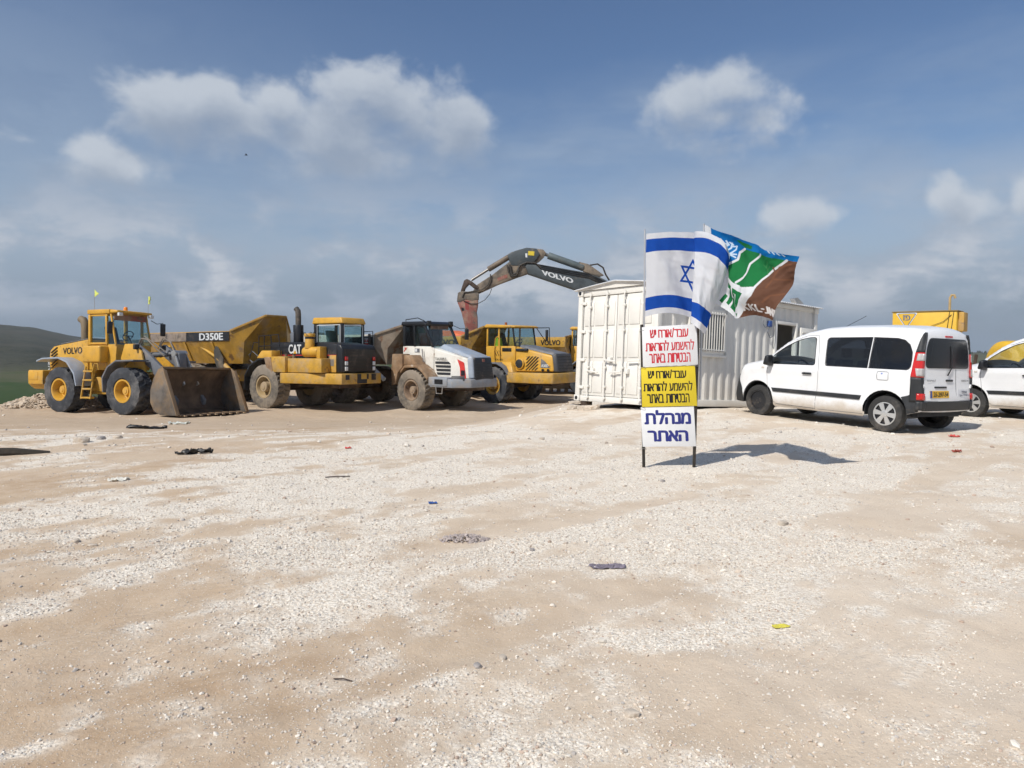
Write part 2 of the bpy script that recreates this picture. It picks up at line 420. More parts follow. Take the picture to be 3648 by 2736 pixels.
def ground_z(x, y, fine=True):
    x = np.asarray(x, float); y = np.asarray(y, float)
    yy = y - 8.0 * sst(-2, 3.5, x)
    t = np.clip((yy - 11) / 14, 0, 1); t = .5 * t + .5 * t * t * (3 - 2 * t)
    z = (-1.05 + .14 * sst(-7, -11.5, x) * sst(30, 27, y)) * t
    z = z + .10 * np.exp(-((x - 3.3) ** 2 + (y - 15.2) ** 2) / 5) - .07 * sst(6, 9, x) * sst(11, 16, y)
    edge = 30.5 + 17 * sst(-20, -9, x)
    e = np.maximum(0, y - edge); z = z - np.minimum(.34 * e, 60)
    r = np.hypot(x, y); far = np.maximum(0, r - 60); z = z - np.minimum(.12 * far, 45)
    if fine:
        p, q = streak(x, y)
        z = z + .045 * (fbm(p * .35, q * 1.5, 40, 3) - .5) + .024 * (fbm(x * 3.1, y * 3.1, 44, 3) - .5)
        z = z - .016 * tracks(x, y) * (1 - sst(12, 16, r))
        z = z + .05 * (fbm(x * .3, y * .3, 47, 2) - .5) * sst(4, 9, r)
        z = z + .09 * (fbm(x * 1.1, y * 1.1, 49, 4) - .5) * sst(17, 25, y) * sst(3, 0, x)
    return z
def gz(x, y): return float(ground_z(x, y))

# ------------------------------------------------------------------ ground sheet
ang = np.concatenate([np.linspace(-46, 46, 560), np.linspace(46, 314, 70)[1:-1]]) * math.pi / 180
rad = np.concatenate([[.05], np.geomspace(.9, 24, 560), np.geomspace(24, 75, 130)[1:], np.geomspace(75, 6000, 40)[1:]])
AA, RR = np.meshgrid(ang, rad); GX = RR * np.sin(AA); GY = RR * np.cos(AA); GZ = ground_z(GX, GY)
na, nr = len(ang), len(rad)
idx = np.arange(na * nr).reshape(nr, na); nxt = np.roll(idx, -1, axis=1)
quads = np.stack([idx[:-1], nxt[:-1], nxt[1:], idx[1:]], -1).reshape(-1, 4)
def np_mesh(name, V, Q, attrs=None, smooth=True):
    me = bpy.data.meshes.new(name); k = Q.shape[1]
    me.vertices.add(len(V)); me.vertices.foreach_set('co', np.ascontiguousarray(V, dtype=np.float32).ravel())
    me.loops.add(Q.size); me.loops.foreach_set('vertex_index', np.ascontiguousarray(Q, dtype=np.int32).ravel())
    me.polygons.add(len(Q)); me.polygons.foreach_set('loop_start', np.arange(0, Q.size, k, dtype=np.int32))
    me.polygons.foreach_set('use_smooth', np.full(len(Q), smooth))
    for an, (typ, data) in (attrs or {}).items():
        a = me.attributes.new(an, typ, 'POINT'); a.data.foreach_set('color' if typ == 'FLOAT_COLOR' else 'value', np.ascontiguousarray(data, dtype=np.float32).ravel())
    me.update(calc_edges=True); me.validate()
    return me
gm_, _ = gravel_mask(GX, GY)
pz, qz = streak(GX, GY)
tone = fbm(pz * .30, qz * 1.3, 60, 4)
gme = np_mesh('ground', np.stack([GX, GY, GZ], -1).reshape(-1, 3), quads[:, ::-1], {'gravel': ('FLOAT', gm_.ravel()), 'tone': ('FLOAT', tone.ravel())})

gmat = bpy.data.materials.new('sandy_limestone_ground'); gmat.use_nodes = True; gmat.node_tree.nodes.clear()
T = NT(gmat.node_tree)
P = T.node('ShaderNodeBsdfPrincipled'); O = T.node('ShaderNodeOutputMaterial'); T.l.new(P.outputs[0], O.inputs[0])
pos = T.node('ShaderNodeNewGeometry').outputs['Position']
grv = T.node('ShaderNodeAttribute', attribute_name='gravel').outputs['Fac']
ton = T.node('ShaderNodeAttribute', attribute_name='tone').outputs['Fac']
px_, py_, pz_ = T.sep(pos)
n_mid = T.noise(pos, 5.0, 5.0, .62); n_fine = T.noise(pos, 42.0, 4.0, .7); n_big = T.noise(pos, .55, 3.0, .5); n_grain = T.noise(pos, 190.0, 2.0, .7)
sand = T.mix(T.step(ton, .32, .68), (.435, .312, .20), (.59, .475, .355))
sand = T.mix(T.step(n_big, .40, .66, 0, .75), sand, (.60, .49, .365))
red = T.step(T.noise(pos, .40, 3.0, .5), .60, .74, 0, .40)
sand = T.mix(red, sand, (.39, .235, .135))
earth = T.mul(T.step(T.add(px_, T.mul(py_, .42)), .1, 1.9, 1.0, 0.0), T.step(T.noise(pos, .8, 4, .6), .34, .60, .10, .50))
sand = T.mix(earth, sand, (.45, .318, .208))
sand = T.mix(T.step(n_mid, .36, .66, 0, .45), sand, (.625, .51, .385))
sand = T.mix(T.step(n_fine, .35, .75, .0, .45), sand, (.45, .335, .225))
pale = T.mul(T.step(T.add(px_, T.mul(py_, .25)), -.8, 3.2), T.step(T.noise(pos, .7, 4, .6), .30, .60, .35, .85))
sand = T.mix(pale, sand, (.675, .575, .46))
sand = T.mix(T.mul(grv, .45), sand, (.64, .56, .465))
grain = T.step(n_grain, .60, .72, 0, .55); sand = T.mix(grain, sand, (.66, .57, .47))
# crushed stone: cells with their own shade and dark joints
v1 = T.node('ShaderNodeTexVoronoi'); T.l.new(pos, v1.inputs['Vector']); v1.inputs['Scale'].default_value = 48.0
v2 = T.node('ShaderNodeTexVoronoi'); T.l.new(pos, v2.inputs['Vector']); v2.inputs['Scale'].default_value = 105.0
cellv = T.sep(v1.outputs['Color'])[0]; cellv2 = T.sep(v2.outputs['Color'])[1]
stone = T.mix(cellv, (.74, .665, .56), (.84, .785, .695))
stone = T.mix(T.step(cellv2, .78, .95, 0, .7), stone, (.50, .44, .37))
gap = T.mul(T.step(v1.outputs['Distance'], .46, .74), .42)
stone = T.mix(gap, stone, (.52, .42, .31))
gf = T.m('ADD', grv, T.mul(T.sub(T.noise(pos, 11.0, 4.0, .68), .5), .85), clamp=True)
gf = T.step(gf, .20, .88)
spk = T.mul(T.step(cellv2, .80, .84), T.step(v2.outputs['Distance'], .30, .42, 1.0, 0.0))       # loose chips on bare ground
gf = T.mx(gf, T.mul(spk, .85))
col = T.mix(gf, sand, stone)
# yard: browner trodden earth further down the slope
yard = T.mul(T.step(T.sub(py_, T.mul(T.step(px_, -2.0, 3.5), 9.0)), 12.0, 19.0), T.step(T.noise(pos, .8, 4.0, .6), .25, .6, .45, .85))
col = T.mix(T.mul(yard, T.sub(1.0, T.mul(gf, .55))), col, T.mix(n_mid, (.40, .295, .20), (.53, .425, .31)))
gr = T.node('ShaderNodeAttribute', attribute_name='gravel')
far_r = T.m('SQRT', T.add(T.mul(px_, px_), T.mul(py_, py_)))
col = T.mix(T.step(far_r, 58, 75), col, T.mix(n_big, (.050, .062, .030), (.10, .088, .055)))
T.l.new(col, P.inputs['Base Color']); P.inputs['Roughness'].default_value = .95; P.inputs['Specular IOR Level'].default_value = .2
hgt = T.add(T.mul(n_fine, .35), T.mul(T.mul(T.sub(1.0, v1.outputs['Distance']), gf), .5))
xs_ = T.add(px_, T.mul(T.mul(py_, py_), .018)); qs = T.add(T.mul(xs_, -ST), T.mul(py_, CT))
rut = T.mul(T.m('SINE', T.add(T.mul(qs, 88.0), T.mul(n_mid, 9.0))), T.mul(T.step(T.noise(pos, .9, 3, .5), .50, .62), T.sub(1.0, gf)))
hgt = T.add(hgt, T.mul(rut, .16))
hgt = T.add(hgt, T.mul(n_grain, .14)); hgt = T.add(hgt, T.mul(n_mid, .5))
B = T.node('ShaderNodeBump'); B.inputs['Strength'].default_value = .72; B.inputs['Distance'].default_value = .022
T.l.new(hgt, B.inputs['Height']); T.l.new(B.outputs[0], P.inputs['Normal'])
ground = link('ground', gme, gmat); tag(ground, kind='structure')

# ------------------------------------------------------------------ hills
def hill_crest(a):
    """elevation of the skyline (tangent) for an azimuth in radians"""
    px = 1824 + np.tan(np.clip(a, -1.2, 1.2)) * F
    xs = [-3000, -900, 0, 130, 260, 420, 800, 1100, 1500, 2200, 3000, 3480, 3650, 4600, 7000]
    ys = [1190, 1150, 1168, 1178, 1203, 1214, 1205, 1192, 1204, 1215, 1240, 1252, 1262, 1240, 1200]
    return (1229 - np.interp(px, xs, ys)) / F
ha = np.linspace(R(-75), R(75), 420); hr = np.concatenate([np.geomspace(70, 260, 26), np.geomspace(260, 1500, 60)[1:], [1700, 2100]])
HA, HR = np.meshgrid(ha, hr); HX = HR * np.sin(HA); HY = HR * np.cos(HA)
crest = hill_crest(HA) * 1300 / np.cos(HA) * np.cos(HA)
tt = np.clip((HR - 240) / (1300 - 240), 0, 1)
HZ = -30 + (crest + 30 + EYE) * (tt ** .8) + 26 * (1 - sst(70, 300, HR)) * 0
HZ = HZ + (fbm(HX * .006, HY * .006, 70, 5) - .5) * 16 * np.sin(np.pi * tt) + (fbm(HX * .03, HY * .03, 75, 4) - .5) * 3.0
HZ = np.where(HR > 1350, HZ - (HR - 1350) * .18, HZ)
HZ = np.where(HR < 240, -30 + (fbm(HX * .01, HY * .01, 71, 3) - .5) * 4, HZ)
hn = len(ha); hi = np.arange(HA.size).reshape(len(hr), hn)
hq = np.stack([hi[:-1, :-1], hi[1:, :-1], hi[1:, 1:], hi[:-1, 1:]], -1).reshape(-1, 4)
hme = np_mesh('hills', np.stack([HX, HY, HZ], -1).reshape(-1, 3), hq[:, ::-1])
hmat = bpy.data.materials.new('hill_grass'); hmat.use_nodes = True; hmat.node_tree.nodes.clear(); T = NT(hmat.node_tree)
P = T.node('ShaderNodeBsdfPrincipled'); O = T.node('ShaderNodeOutputMaterial'); T.l.new(P.outputs[0], O.inputs[0])
pos = T.node('ShaderNodeNewGeometry').outputs['Position']
X_, Y_, Z_ = T.sep(pos)
sp = T.comb(T.mul(X_, .35), T.mul(Y_, .12), Z_)
n1 = T.noise(sp, .05, 7, .68); n2 = T.noise(pos, .22, 6, .7)
c1 = T.mix(T.step(n1, .38, .62), (.036, .040, .028), (.064, .064, .046))
c1 = T.mix(T.step(n2, .52, .62, 0, .8), c1, (.017, .022, .015))
c1 = T.mix(T.step(T.noise(sp, .021, 4, .5), .52, .60, 0, .75), c1, (.060, .057, .042))
field = T.step(T.add(Z_, T.mul(T.sub(n1, .5), 14)), -13, -8, 1, 0)
c1 = T.mix(field, c1, T.mix(T.step(n1, .40, .56), (.038, .066, .020), (.085, .088, .046)))
T.l.new(c1, P.inputs['Base Color']); P.inputs['Roughness'].default_value = 1; P.inputs['Specular IOR Level'].default_value = .05
hills = link('hills', hme, hmat); tag(hills, kind='structure')
# pines along the far crest
pv, pf = [], []
for i in range(170):
    a = random.choice([random.uniform(R(-17), R(-13)), random.uniform(R(32), R(37))])
    r = random.uniform(1180, 1320); h = random.uniform(3, 6); w = h * random.uniform(.28, .45)
    z = float(hill_crest(np.array([a]))[0]) * 1300 + EYE - 1.5 + (1300 - r) * -.02
    cx, cy = r * math.sin(a), r * math.cos(a); b = len(pv)
    for lv, (zz, ww) in enumerate(((0, .5), (.25, 1.0), (.6, .7), (1, .1))):
        for k in range(6):
            t = k * math.pi / 3 + lv; q = ww * w * random.uniform(.8, 1.2); pv.append((cx + q * math.cos(t), cy + q * math.sin(t), z + zz * h))
    for lv in range(3):
        for k in range(6): pf.append((b + lv * 6 + k, b + lv * 6 + (k + 1) % 6, b + lv * 6 + 6 + (k + 1) % 6, b + lv * 6 + 6 + k))
me = bpy.data.meshes.new('far_pines'); me.from_pydata(pv, [], pf)
tag(link('far_treeline', me, mat('pine_needles', (.020, .030, .016), .9)), 'dark line of far pines along the crest of the hills', 'treeline', kind='stuff')

# ------------------------------------------------------------------ loose crushed stone
ICO_V = []
_ph = (1 + 5 ** .5) / 2
for a, b in ((-1, _ph), (1, _ph), (-1, -_ph), (1, -_ph)): ICO_V += [(a, b, 0)]
for a, b in ((-1, _ph), (1, _ph), (-1, -_ph), (1, -_ph)): ICO_V += [(0, a, b)]
for a, b in ((_ph, -1), (_ph, 1), (-_ph, -1), (-_ph, 1)): ICO_V += [(a, 0, b)]
ICO_V = np.array(ICO_V) / math.hypot(1, _ph)
ICO_F = np.array([(0, 11, 5), (0, 5, 1), (0, 1, 7), (0, 7, 10), (0, 10, 11), (1, 5, 9), (5, 11, 4), (11, 10, 2), (10, 7, 6), (7, 1, 8), (3, 9, 4), (3, 4, 2), (3, 2, 6), (3, 6, 8), (3, 8, 9), (4, 9, 5), (2, 4, 11), (6, 2, 10), (8, 6, 7), (9, 8, 1)])
OCT_V = np.array([(1, 0, 0), (-1, 0, 0), (0, 1, 0), (0, -1, 0), (0, 0, 1), (0, 0, -1)], float)
OCT_F = np.array([(0, 2, 4), (2, 1, 4), (1, 3, 4), (3, 0, 4), (2, 0, 5), (1, 2, 5), (3, 1, 5), (0, 3, 5)])
def rocks(base_v, base_f, X, Y, Z, S, squash=(.45, .85), jit=.35):
    """many angular stones as one set of vertices and triangles"""
    n = len(X); k = len(base_v)
    V = base_v[None] * (1 + jit * (rng.random((n, k, 1)) - .5) * 2)
    V = V * np.stack([rng.uniform(.75, 1.35, n), rng.uniform(.6, 1.1, n), rng.uniform(*squash, n)], -1)[:, None]
    a = rng.uniform(0, 6.283, n); ca, sa = np.cos(a)[:, None], np.sin(a)[:, None]
    t = rng.uniform(-.5, .5, n); ct, st_ = np.cos(t)[:, None], np.sin(t)[:, None]
    x, y, z = V[..., 0], V[..., 1], V[..., 2]
    x, z = x * ct - z * st_, x * st_ + z * ct
    x, y = x * ca - y * sa, x * sa + y * ca
    V = np.stack([x, y, z], -1) * S[:, None, None] + np.stack([X, Y, Z], -1)[:, None]
    return V.reshape(-1, 3), (base_f[None] + (np.arange(n) * k)[:, None, None]).reshape(-1, 3)
def stone_cols(n, k):
    t = rng.random(n)
    base = np.where((t < .58)[:, None], np.array([.75, .70, .62]), np.where((t < .80)[:, None], np.array([.60, .51, .42]), np.where((t < .93)[:, None], np.array([.50, .47, .44]), np.array([.47, .36, .29]))))
    base = base * rng.uniform(.80, 1.10, (n, 1))
    return np.repeat(np.concatenate([base, np.ones((n, 1))], 1), k, axis=0)
smat = bpy.data.materials.new('crushed_limestone'); smat.use_nodes = True; smat.node_tree.nodes.clear(); T = NT(smat.node_tree)
P = T.node('ShaderNodeBsdfPrincipled'); O = T.node('ShaderNodeOutputMaterial'); T.l.new(P.outputs[0], O.inputs[0])
ca_ = T.node('ShaderNodeAttribute', attribute_name='tint').outputs['Color']
pos = T.node('ShaderNodeNewGeometry').outputs['Position']
T.l.new(T.mix(T.step(T.noise(pos, 60, 4, .6), .4, .7, 0, .35), ca_, (.50, .39, .29)), P.inputs['Base Color'])
P.inputs['Roughness'].default_value = .92; P.inputs['Specular IOR Level'].default_value = .2

def scatter(n, y0, y1, power, smin, smax, wmin, on=True):
    """random points of the forecourt, kept where the crushed stone lies"""
    y = y0 + (y1 - y0) * rng.random(n) ** power; x = (rng.random(n) * 2 - 1) * (y * .78 + .4)
    m, raw = gravel_mask(x, y)
    patch = fbm(x * 2.3, y * 2.3, 91, 3)
    keep = rng.random(n) < np.clip(m * 1.15 * sst(.34, .56, patch + .25 * m) + wmin, 0, 1)
    x, y, m = x[keep], y[keep], m[keep]
    s = smin * (smax / smin) ** (rng.random(len(x)) ** 2.2)
    return x, y, s
Vs, Fs, Cs = [], [], []; off = 0
def emit(bv, bf, x, y, s, sink=.25, **kw):
    global off
    V, Fa = rocks(bv, bf, x, y, ground_z(x, y) + s * sink, s, **kw)
    Vs.append(V); Fs.append(Fa + off); Cs.append(stone_cols(len(x), len(bv))); off += len(V)
emit(OCT_V, OCT_F, *scatter(105000, 2.0, 5.4, 1.45, .0025, .0070, .11))
emit(ICO_V, ICO_F, *scatter(24000, 2.0, 6.2, 1.3, .005, .0115, .008))
emit(OCT_V, OCT_F, *scatter(52000, 4.8, 11.0, 1.15, .0050, .011, .06))
emit(ICO_V, ICO_F, *scatter(5000, 5.0, 14.0, 1.1, .009, .019, .02))
emit(ICO_V, ICO_F, *scatter(900, 2.2, 20.0, 1.2, .010, .026, .06))
emit(ICO_V, ICO_F, *scatter(900, 10.0, 30.0, 1.0, .02, .05, .12))
sme = np_mesh('gravel', np.concatenate(Vs), np.concatenate(Fs), {'tint': ('FLOAT_COLOR', np.concatenate(Cs))}, smooth=False)
tag(link('gravel', sme, smat), 'loose white crushed limestone scattered over the sandy ground', 'gravel', kind='stuff')

# ------------------------------------------------------------------ wheels
def tyre_mesh(name, Rr, w, rr, n, period, duty, lug, slant):
    """tyre turned about y with lugs cut into the tread; outer side towards -y"""
    hw = w / 2
    prof = [(-hw * .78, rr), (-hw * .98, rr + .06), (-hw, (Rr + rr) / 2), (-hw * .97, Rr - .09), (-hw * .90, Rr - .03)]
    tread = [-hw * .82, -hw * .55, -hw * .28, -hw * .06, hw * .06, hw * .28, hw * .55, hw * .82]
    rest = [(-y, r) for y, r in prof[::-1]]
    V, m = [], len(prof) + len(tread) + len(rest)
    for i in range(n):
        t = 2 * math.pi * i / n
        row = list(prof)
        up0 = ((i % period) / period) < duty
        row[-1] = (prof[-1][0], prof[-1][1] + (lug * .5 if up0 else -lug * .3))
        for j, y in enumerate(tread):
            side = -1 if y < 0 else 1
            ph = i + slant * abs(y) / hw * period + (period / 2 if side > 0 else 0)
            up = ((ph % period) / period) < duty
            row.append((y, Rr if up else Rr - lug))
        up1 = (((i + period / 2) % period) / period) < duty
        rs = list(rest); rs[0] = (rest[0][0], rest[0][1] + (lug * .5 if up1 else -lug * .3))
        row += rs
        V += [(r * math.cos(t), y, r * math.sin(t)) for y, r in row]
    Fq = [(i * m + j, i * m + j + 1, ((i + 1) % n) * m + j + 1, ((i + 1) % n) * m + j) for i in range(n) for j in range(m - 1)]
    b = MB(); b.add(V, Fq)
    return b.mesh(name, ang=28)
def rim_mesh(name, rr, w, deep, hubr, hubout):
    hw = w / 2
    b = MB(); b.lathe([(-hw * .80, rr + .012), (-hw * .92, rr + .02), (-hw * .92, rr - .035), (-hw * .74, rr - .06), (-hw + deep, rr - .10), (-hw + deep + .02, hubr + .05), (-hw + deep, hubr),
                       (-hw + hubout + .03, hubr), (-hw + hubout, hubr * .9), (-hw + hubout, hubr * .55), (-hw + hubout - .02, hubr * .5), (-hw + hubout - .02, .001)], 32)
    for k in range(10):
        t = k * math.pi / 5; x, z = (hubr + .055) * math.cos(t), (hubr + .055) * math.sin(t)
        b.cyl((x, -hw + deep - .03, z), (x, -hw + deep + .03, z), .02, 6)
    b.lathe([(hw * .80, rr + .012), (hw * .6, rr - .08), (hw * .2, .001)], 24)
    return b.mesh(name, ang=30)
class WheelKit:
    def __init__(s, Rr, w, rr, rub, rimm, n=144, period=8, duty=.55, lug=.04, slant=.45, deep=.26, hubr=.17, hubout=.10):
        s.t = tyre_mesh('tyre', Rr, w, rr, n, period, duty, lug, slant); s.r = rim_mesh('rim', rr, w, deep, hubr, hubout); s.R = Rr
        s.t.materials.append(rub); s.r.materials.append(rimm)
    def put(s, parent, x, y, spin=0.0, turn=0.0):
        w = sub('wheel', parent, (x, y, s.R - .02), (0, spin, (0 if y < 0 else math.pi) + turn))
        w.rotation_mode = 'YXZ' if False else 'XYZ'
        a = bpy.data.objects.new('tyre', s.t); COL.objects.link(a); a.parent = w
        r = bpy.data.objects.new('rim', s.r); COL.objects.link(r); r.parent = w
        return w

def pane(name, m, parent, pts, th=.012):
    """flat window sheet with a small thickness"""
    p = [Vector(q) for q in pts]; n = (p[1] - p[0]).cross(p[-1] - p[0]).normalized() * th
    b = MB(); k = len(p)
    b.add(p + [q - n for q in p], [tuple(range(k)), tuple(range(2 * k - 1, k - 1, -1))] + [(i, k + i, k + (i + 1) % k, (i + 1) % k) for i in range(k)])
    return b.build(name, m, parent, smooth=False)
def frame_of(parent, name, m, pts, w=.05, d=.05):
    """bars along the edges of a closed outline"""
    b = MB(); k = len(pts); c = sum((Vector(p) for p in pts), Vector()) / k
    nrm = (Vector(pts[1]) - Vector(pts[0])).cross(Vector(pts[-1]) - Vector(pts[0])).normalized()
    for i in range(k):
        p, q = Vector(pts[i]), Vector(pts[(i + 1) % k]); e = (q - p).normalized() * (w / 2)
        b.bar(p - e, q + e, w, d, nrm)
    return b.build(name, m, parent)
def seat(parent, x, y, z, m=SEAT):
    b = MB(); b.box(x - .25, x + .25, y - .25, y + .25, z, z + .14); b.hexa([(x - .32, y - .25, z + .1), (x - .18, y - .25, z + .1), (x - .18, y + .25, z + .1), (x - .32, y + .25, z + .1)],
                                                                            [(x - .48, y - .22, z + .75), (x - .36, y - .22, z + .75), (x - .36, y + .22, z + .75), (x - .48, y + .22, z + .75)])
    return b.build('seat', m, parent, .04)
def steering(parent, x, y, z, r=.2):
    b = MB(); pts = [(x + .10 * math.sin(t), y + r * math.cos(t), z + r * .8 * math.sin(t)) for t in np.linspace(0, 2 * math.pi, 17)]
    b.tube(pts, .018, 6); b.cyl((x, y, z), (x + .25, y, z - .4), .03, 8); b.bar((x, y - r, z), (x, y + r, z), .03, .03)
    return b.build('steering_wheel', BLACKP, parent)
def mirror(parent, p0, p1, w=.09, h=.36, m=BLACKP):
    b = MB(); p0, p1 = Vector(p0), Vector(p1)
    b.tube([p0, (p0 + p1) / 2 + Vector((0, 0, .05)), p1 + Vector((0, 0, h * .5 + .03)), p1], .014, 6)
    a = b.build('mirror_arm', m, parent)
    b = MB(); b.box(p1.x - .035, p1.x + .035, p1.y - w, p1.y + w, p1.z - h / 2, p1.z + h / 2)
    b.build('mirror', m, parent, .02)

def on_ground(x, y, head, wheelbase, track, rear=None):
    """location and tilt of a vehicle whose origin lies under its front axle"""
    c, s_ = math.cos(head), math.sin(head)
    def p(a, b): return x + a * c - b * s_, y + a * s_ + b * c
    zf = (gz(*p(0, -track)) + gz(*p(0, track))) / 2; zr = (gz(*p(-wheelbase, -track)) + gz(*p(-wheelbase, track))) / 2
    zl = (gz(*p(0, track)) + gz(*p(-wheelbase, track))) / 2; zg = (gz(*p(0, -track)) + gz(*p(-wheelbase, -track))) / 2
    return (x, y, zf), (math.atan2(zl - zg, 2 * track), math.atan2(zr - zf, wheelbase), head)

# ------------------------------------------------------------------ wheel loader
kit_l = WheelKit(.805, .60, .385, RUBBER, YEL, n=150, period=10, duty=.62, lug=.05, slant=.5, deep=.30, hubr=.15, hubout=.14)
def wheel_loader():
    head = R(-23)
    # origin: ground under the front axle
    cx, cy = -12.75, 25.55
    loc, rot = on_ground(cx, cy, head, 3.2, 1.0)
    rot = (rot[0] - R(2.0), rot[1], rot[2])
    t = thing('wheel_loader', 'yellow wheel loader with amber beacon and its bucket lowered to the ground', 'wheel loader', loc, rot)
    for x in (0, -3.2):
        for y in (-1.03, 1.03): kit_l.put(t, x, y, spin=.3 + x)
    b = MB(); b.box(-2.9, -1.75, -.45, .45, .62, 1.25); b.box(-4.7, -1.9, -.5, .5, .72, 1.25); b.build('rear_frame', YEL_OLD, t, .03)
    b = MB(); b.box(-1.45, .55, -.42, .42, .60, 1.45); b.box(-.22, .22, -.95, .95, .62, .98); b.build('front_frame', YEL_OLD, t, .03)
    b = MB(); b.cyl((-3.2, -.95, .8), (-3.2, .95, .8), .2); b.build('rear_axle', BROWN, t)
    b = MB(); b.cyl((0, -.95, .8), (0, .95, .8), .2); b.build('front_axle', BROWN, t)
    # counterweight
    b = MB(); b.prismz([(-4.35, -1.12), (-5.16, -1.12), (-5.34, -.85), (-5.34, .85), (-5.16, 1.12), (-4.35, 1.12)], .95, 1.48)
    b.hexa([(-5.08, -.95, .78), (-4.4, -.95, .78), (-4.4, .95, .78), (-5.08, .95, .78)], [(-5.28, -1.05, .96), (-4.36, -1.05, .96), (-4.36, 1.05, .96), (-5.28, 1.05, .96)])
    b.build('counterweight', YEL, t, .05)
    b = MB(); b.box(-5.13, -4.6, -1.135, -1.118, 1.12, 1.42); b.build('counterweight_panel', YEL, t, .01)
    # engine hood
    hood = MB(); hood.prism([(-4.42, 1.45), (-4.50, 1.8), (-4.46, 2.2), (-4.25, 2.36), (-3.85, 2.42), (-2.42, 2.60), (-2.42, 1.25), (-4.3, 1.25)], -.78, .78)
    hood = hood.build('engine_hood', YEL, t, .05)
    b = MB(); b.prism([(-4.0, 2.44), (-2.44, 2.625), (-2.44, 2.655), (-4.02, 2.475)], -.66, .66); b.build('hood_top_cover', GREY, hood, .01)
    b = MB(); b.box(-4.56, -4.47, -.6, .6, 1.45, 2.1); b.build('rear_grille', GREY, hood, .02)
    for i in range(6):
        z = 1.55 + i * .115; b = MB(); b.bar((-4.36, -.788, z), (-4.02, -.788, z + .20), .022, .05, (0, 1, 0)); b.build('louvre', BLACKP, hood)
    text('lettering', 'VOLVO', BLACK, hood, (-3.72, -.785, 2.06), (1, 0, 0.03), (0, 0, 1), 1.02, .24, .03)
    text('model_number', 'L120E', LAMP, hood, (-4.45, -.786, 1.50), (0, 0, 1), (-1, 0, 0), .42, .09, .02)
    b = MB(); b.tube([(-3.12, -.36, 2.45), (-3.12, -.36, 3.05), (-3.14, -.36, 3.22), (-3.23, -.36, 3.34), (-3.36, -.36, 3.38)], [.13, .135, .14, .14, .13], 14); b.build('exhaust_stack', mat('exhaust_brown', (.19, .145, .09), .7, dust=.3), t)
    # rear fenders
    for sgn in (-1, 1):
        b = MB(); y0, y1 = sgn * .72, sgn * 1.36
        pr = [(-4.35, 1.83), (-4.05, 1.92), (-3.2, 1.95), (-2.7, 1.78), (-2.34, 1.38), (-2.22, .95)]
        inner = [(x, z - .055) for x, z in pr[:3]] + [(x - .055, z - .03) for x, z in pr[3:]]
        b.prism(pr + inner[::-1], y0, y1); b.build('rear_fender', GREY_L if sgn < 0 else GREY, t, .012)
        b = MB(); pr = [(-.95, .75), (-.98, 1.25), (-.72, 1.62), (-.30, 1.84), (.55, 1.86)]
        inner = [(x + .05, z - .03) for x, z in pr[:3]] + [(x, z - .055) for x, z in pr[3:]]
        b.prism(pr + inner[::-1], sgn * .72, sgn * 1.34); b.build('front_fender', GREY, t, .012)
    # cab
    b = MB(); b.prism([(-2.42, 1.5), (-1.10, 1.5), (-1.02, 2.42), (-2.42, 2.42)], -.72, .72); b.build('cab_base', YEL, t, .03)
    for sgn in (-1, 1):
        b = MB(); b.box(-2.32, -1.42, sgn * .68, sgn * 1.08, 1.76, 2.36); b.build('side_tank', YEL, t, .07, seg=3)
    y = .72
    for sgn in (-1, 1):
        b = MB()
        b.bar((-2.36, sgn * y, 2.4), (-2.36, sgn * y, 3.48), .11, .10, (0, 1, 0)); b.bar((-1.50, sgn * y, 2.4), (-1.52, sgn * y, 3.48), .08, .08, (0, 1, 0))
        b.bar((-2.36, sgn * y, 2.45), (-1.45, sgn * y, 2.45), .07, .09, (0, 1, 0)); b.bar((-2.36, sgn * y, 3.46), (-1.45, sgn * y, 3.46), .07, .07, (0, 1, 0))
        b.bar((-1.05, sgn * y, 2.38), (-1.30, sgn * y, 3.50), .06, .06, (0, 1, 0))
        b.build('cab_side_frame', YEL, t, .012)
        pane('side_window', CABG, t, [(-2.31, sgn * y, 2.48), (-1.54, sgn * y, 2.48), (-1.56, sgn * y, 3.43), (-2.31, sgn * y, 3.43)])
        pane('front_side_window', CABG, t, [(-1.46, sgn * y, 2.42), (-1.10, sgn * y, 2.42), (-1.30, sgn * y, 3.46), (-1.48, sgn * y, 3.46)])
    pane('windscreen', CABG, t, [(-1.02, -.69, 2.40), (-1.02, .69, 2.40), (-1.26, .69, 3.48), (-1.26, -.69, 3.48)])
    pane('rear_window', CABG, t, [(-2.38, -.64, 2.70), (-2.38, .64, 2.70), (-2.38, .64, 3.44), (-2.38, -.64, 3.44)])
    b = MB(); b.box(-1.24, -1.21, -.66, .66, 3.28, 3.48); b.build('sun_visor_band', REDW, t)
    b = MB(); b.box(-2.44, -1.30, -.80, .80, 3.50, 3.66); b.hexa([(-1.30, -.78, 3.52), (-.98, -.72, 3.54), (-.98, .72, 3.54), (-1.30, .78, 3.52)], [(-1.30, -.78, 3.65), (-.98, -.72, 3.62), (-.98, .72, 3.62), (-1.30, .78, 3.65)])
    b.build('cab_roof', YEL, t, .03)
    b = MB(); b.cyl((-1.85, .30, 3.66), (-1.85, .30, 3.84), .085, 14, .06); b.build('beacon', AMBER, t, .01)
    for yy in (-.62, .66):
        b = MB(); b.box(-1.02, -.92, yy - .08, yy + .08, 3.42, 3.54); b.build('work_lamp', LAMP, t, .015)
    for yy in (-.5, .6):
        b = MB(); b.box(.02, .12, yy - .32 - .1, yy - .32 + .1, 2.22, 2.40); b.build('headlamp', BLACKP, t, .02)
    seat(t, -1.85, 0, 2.35); steering(t, -1.35, 0, 2.75)
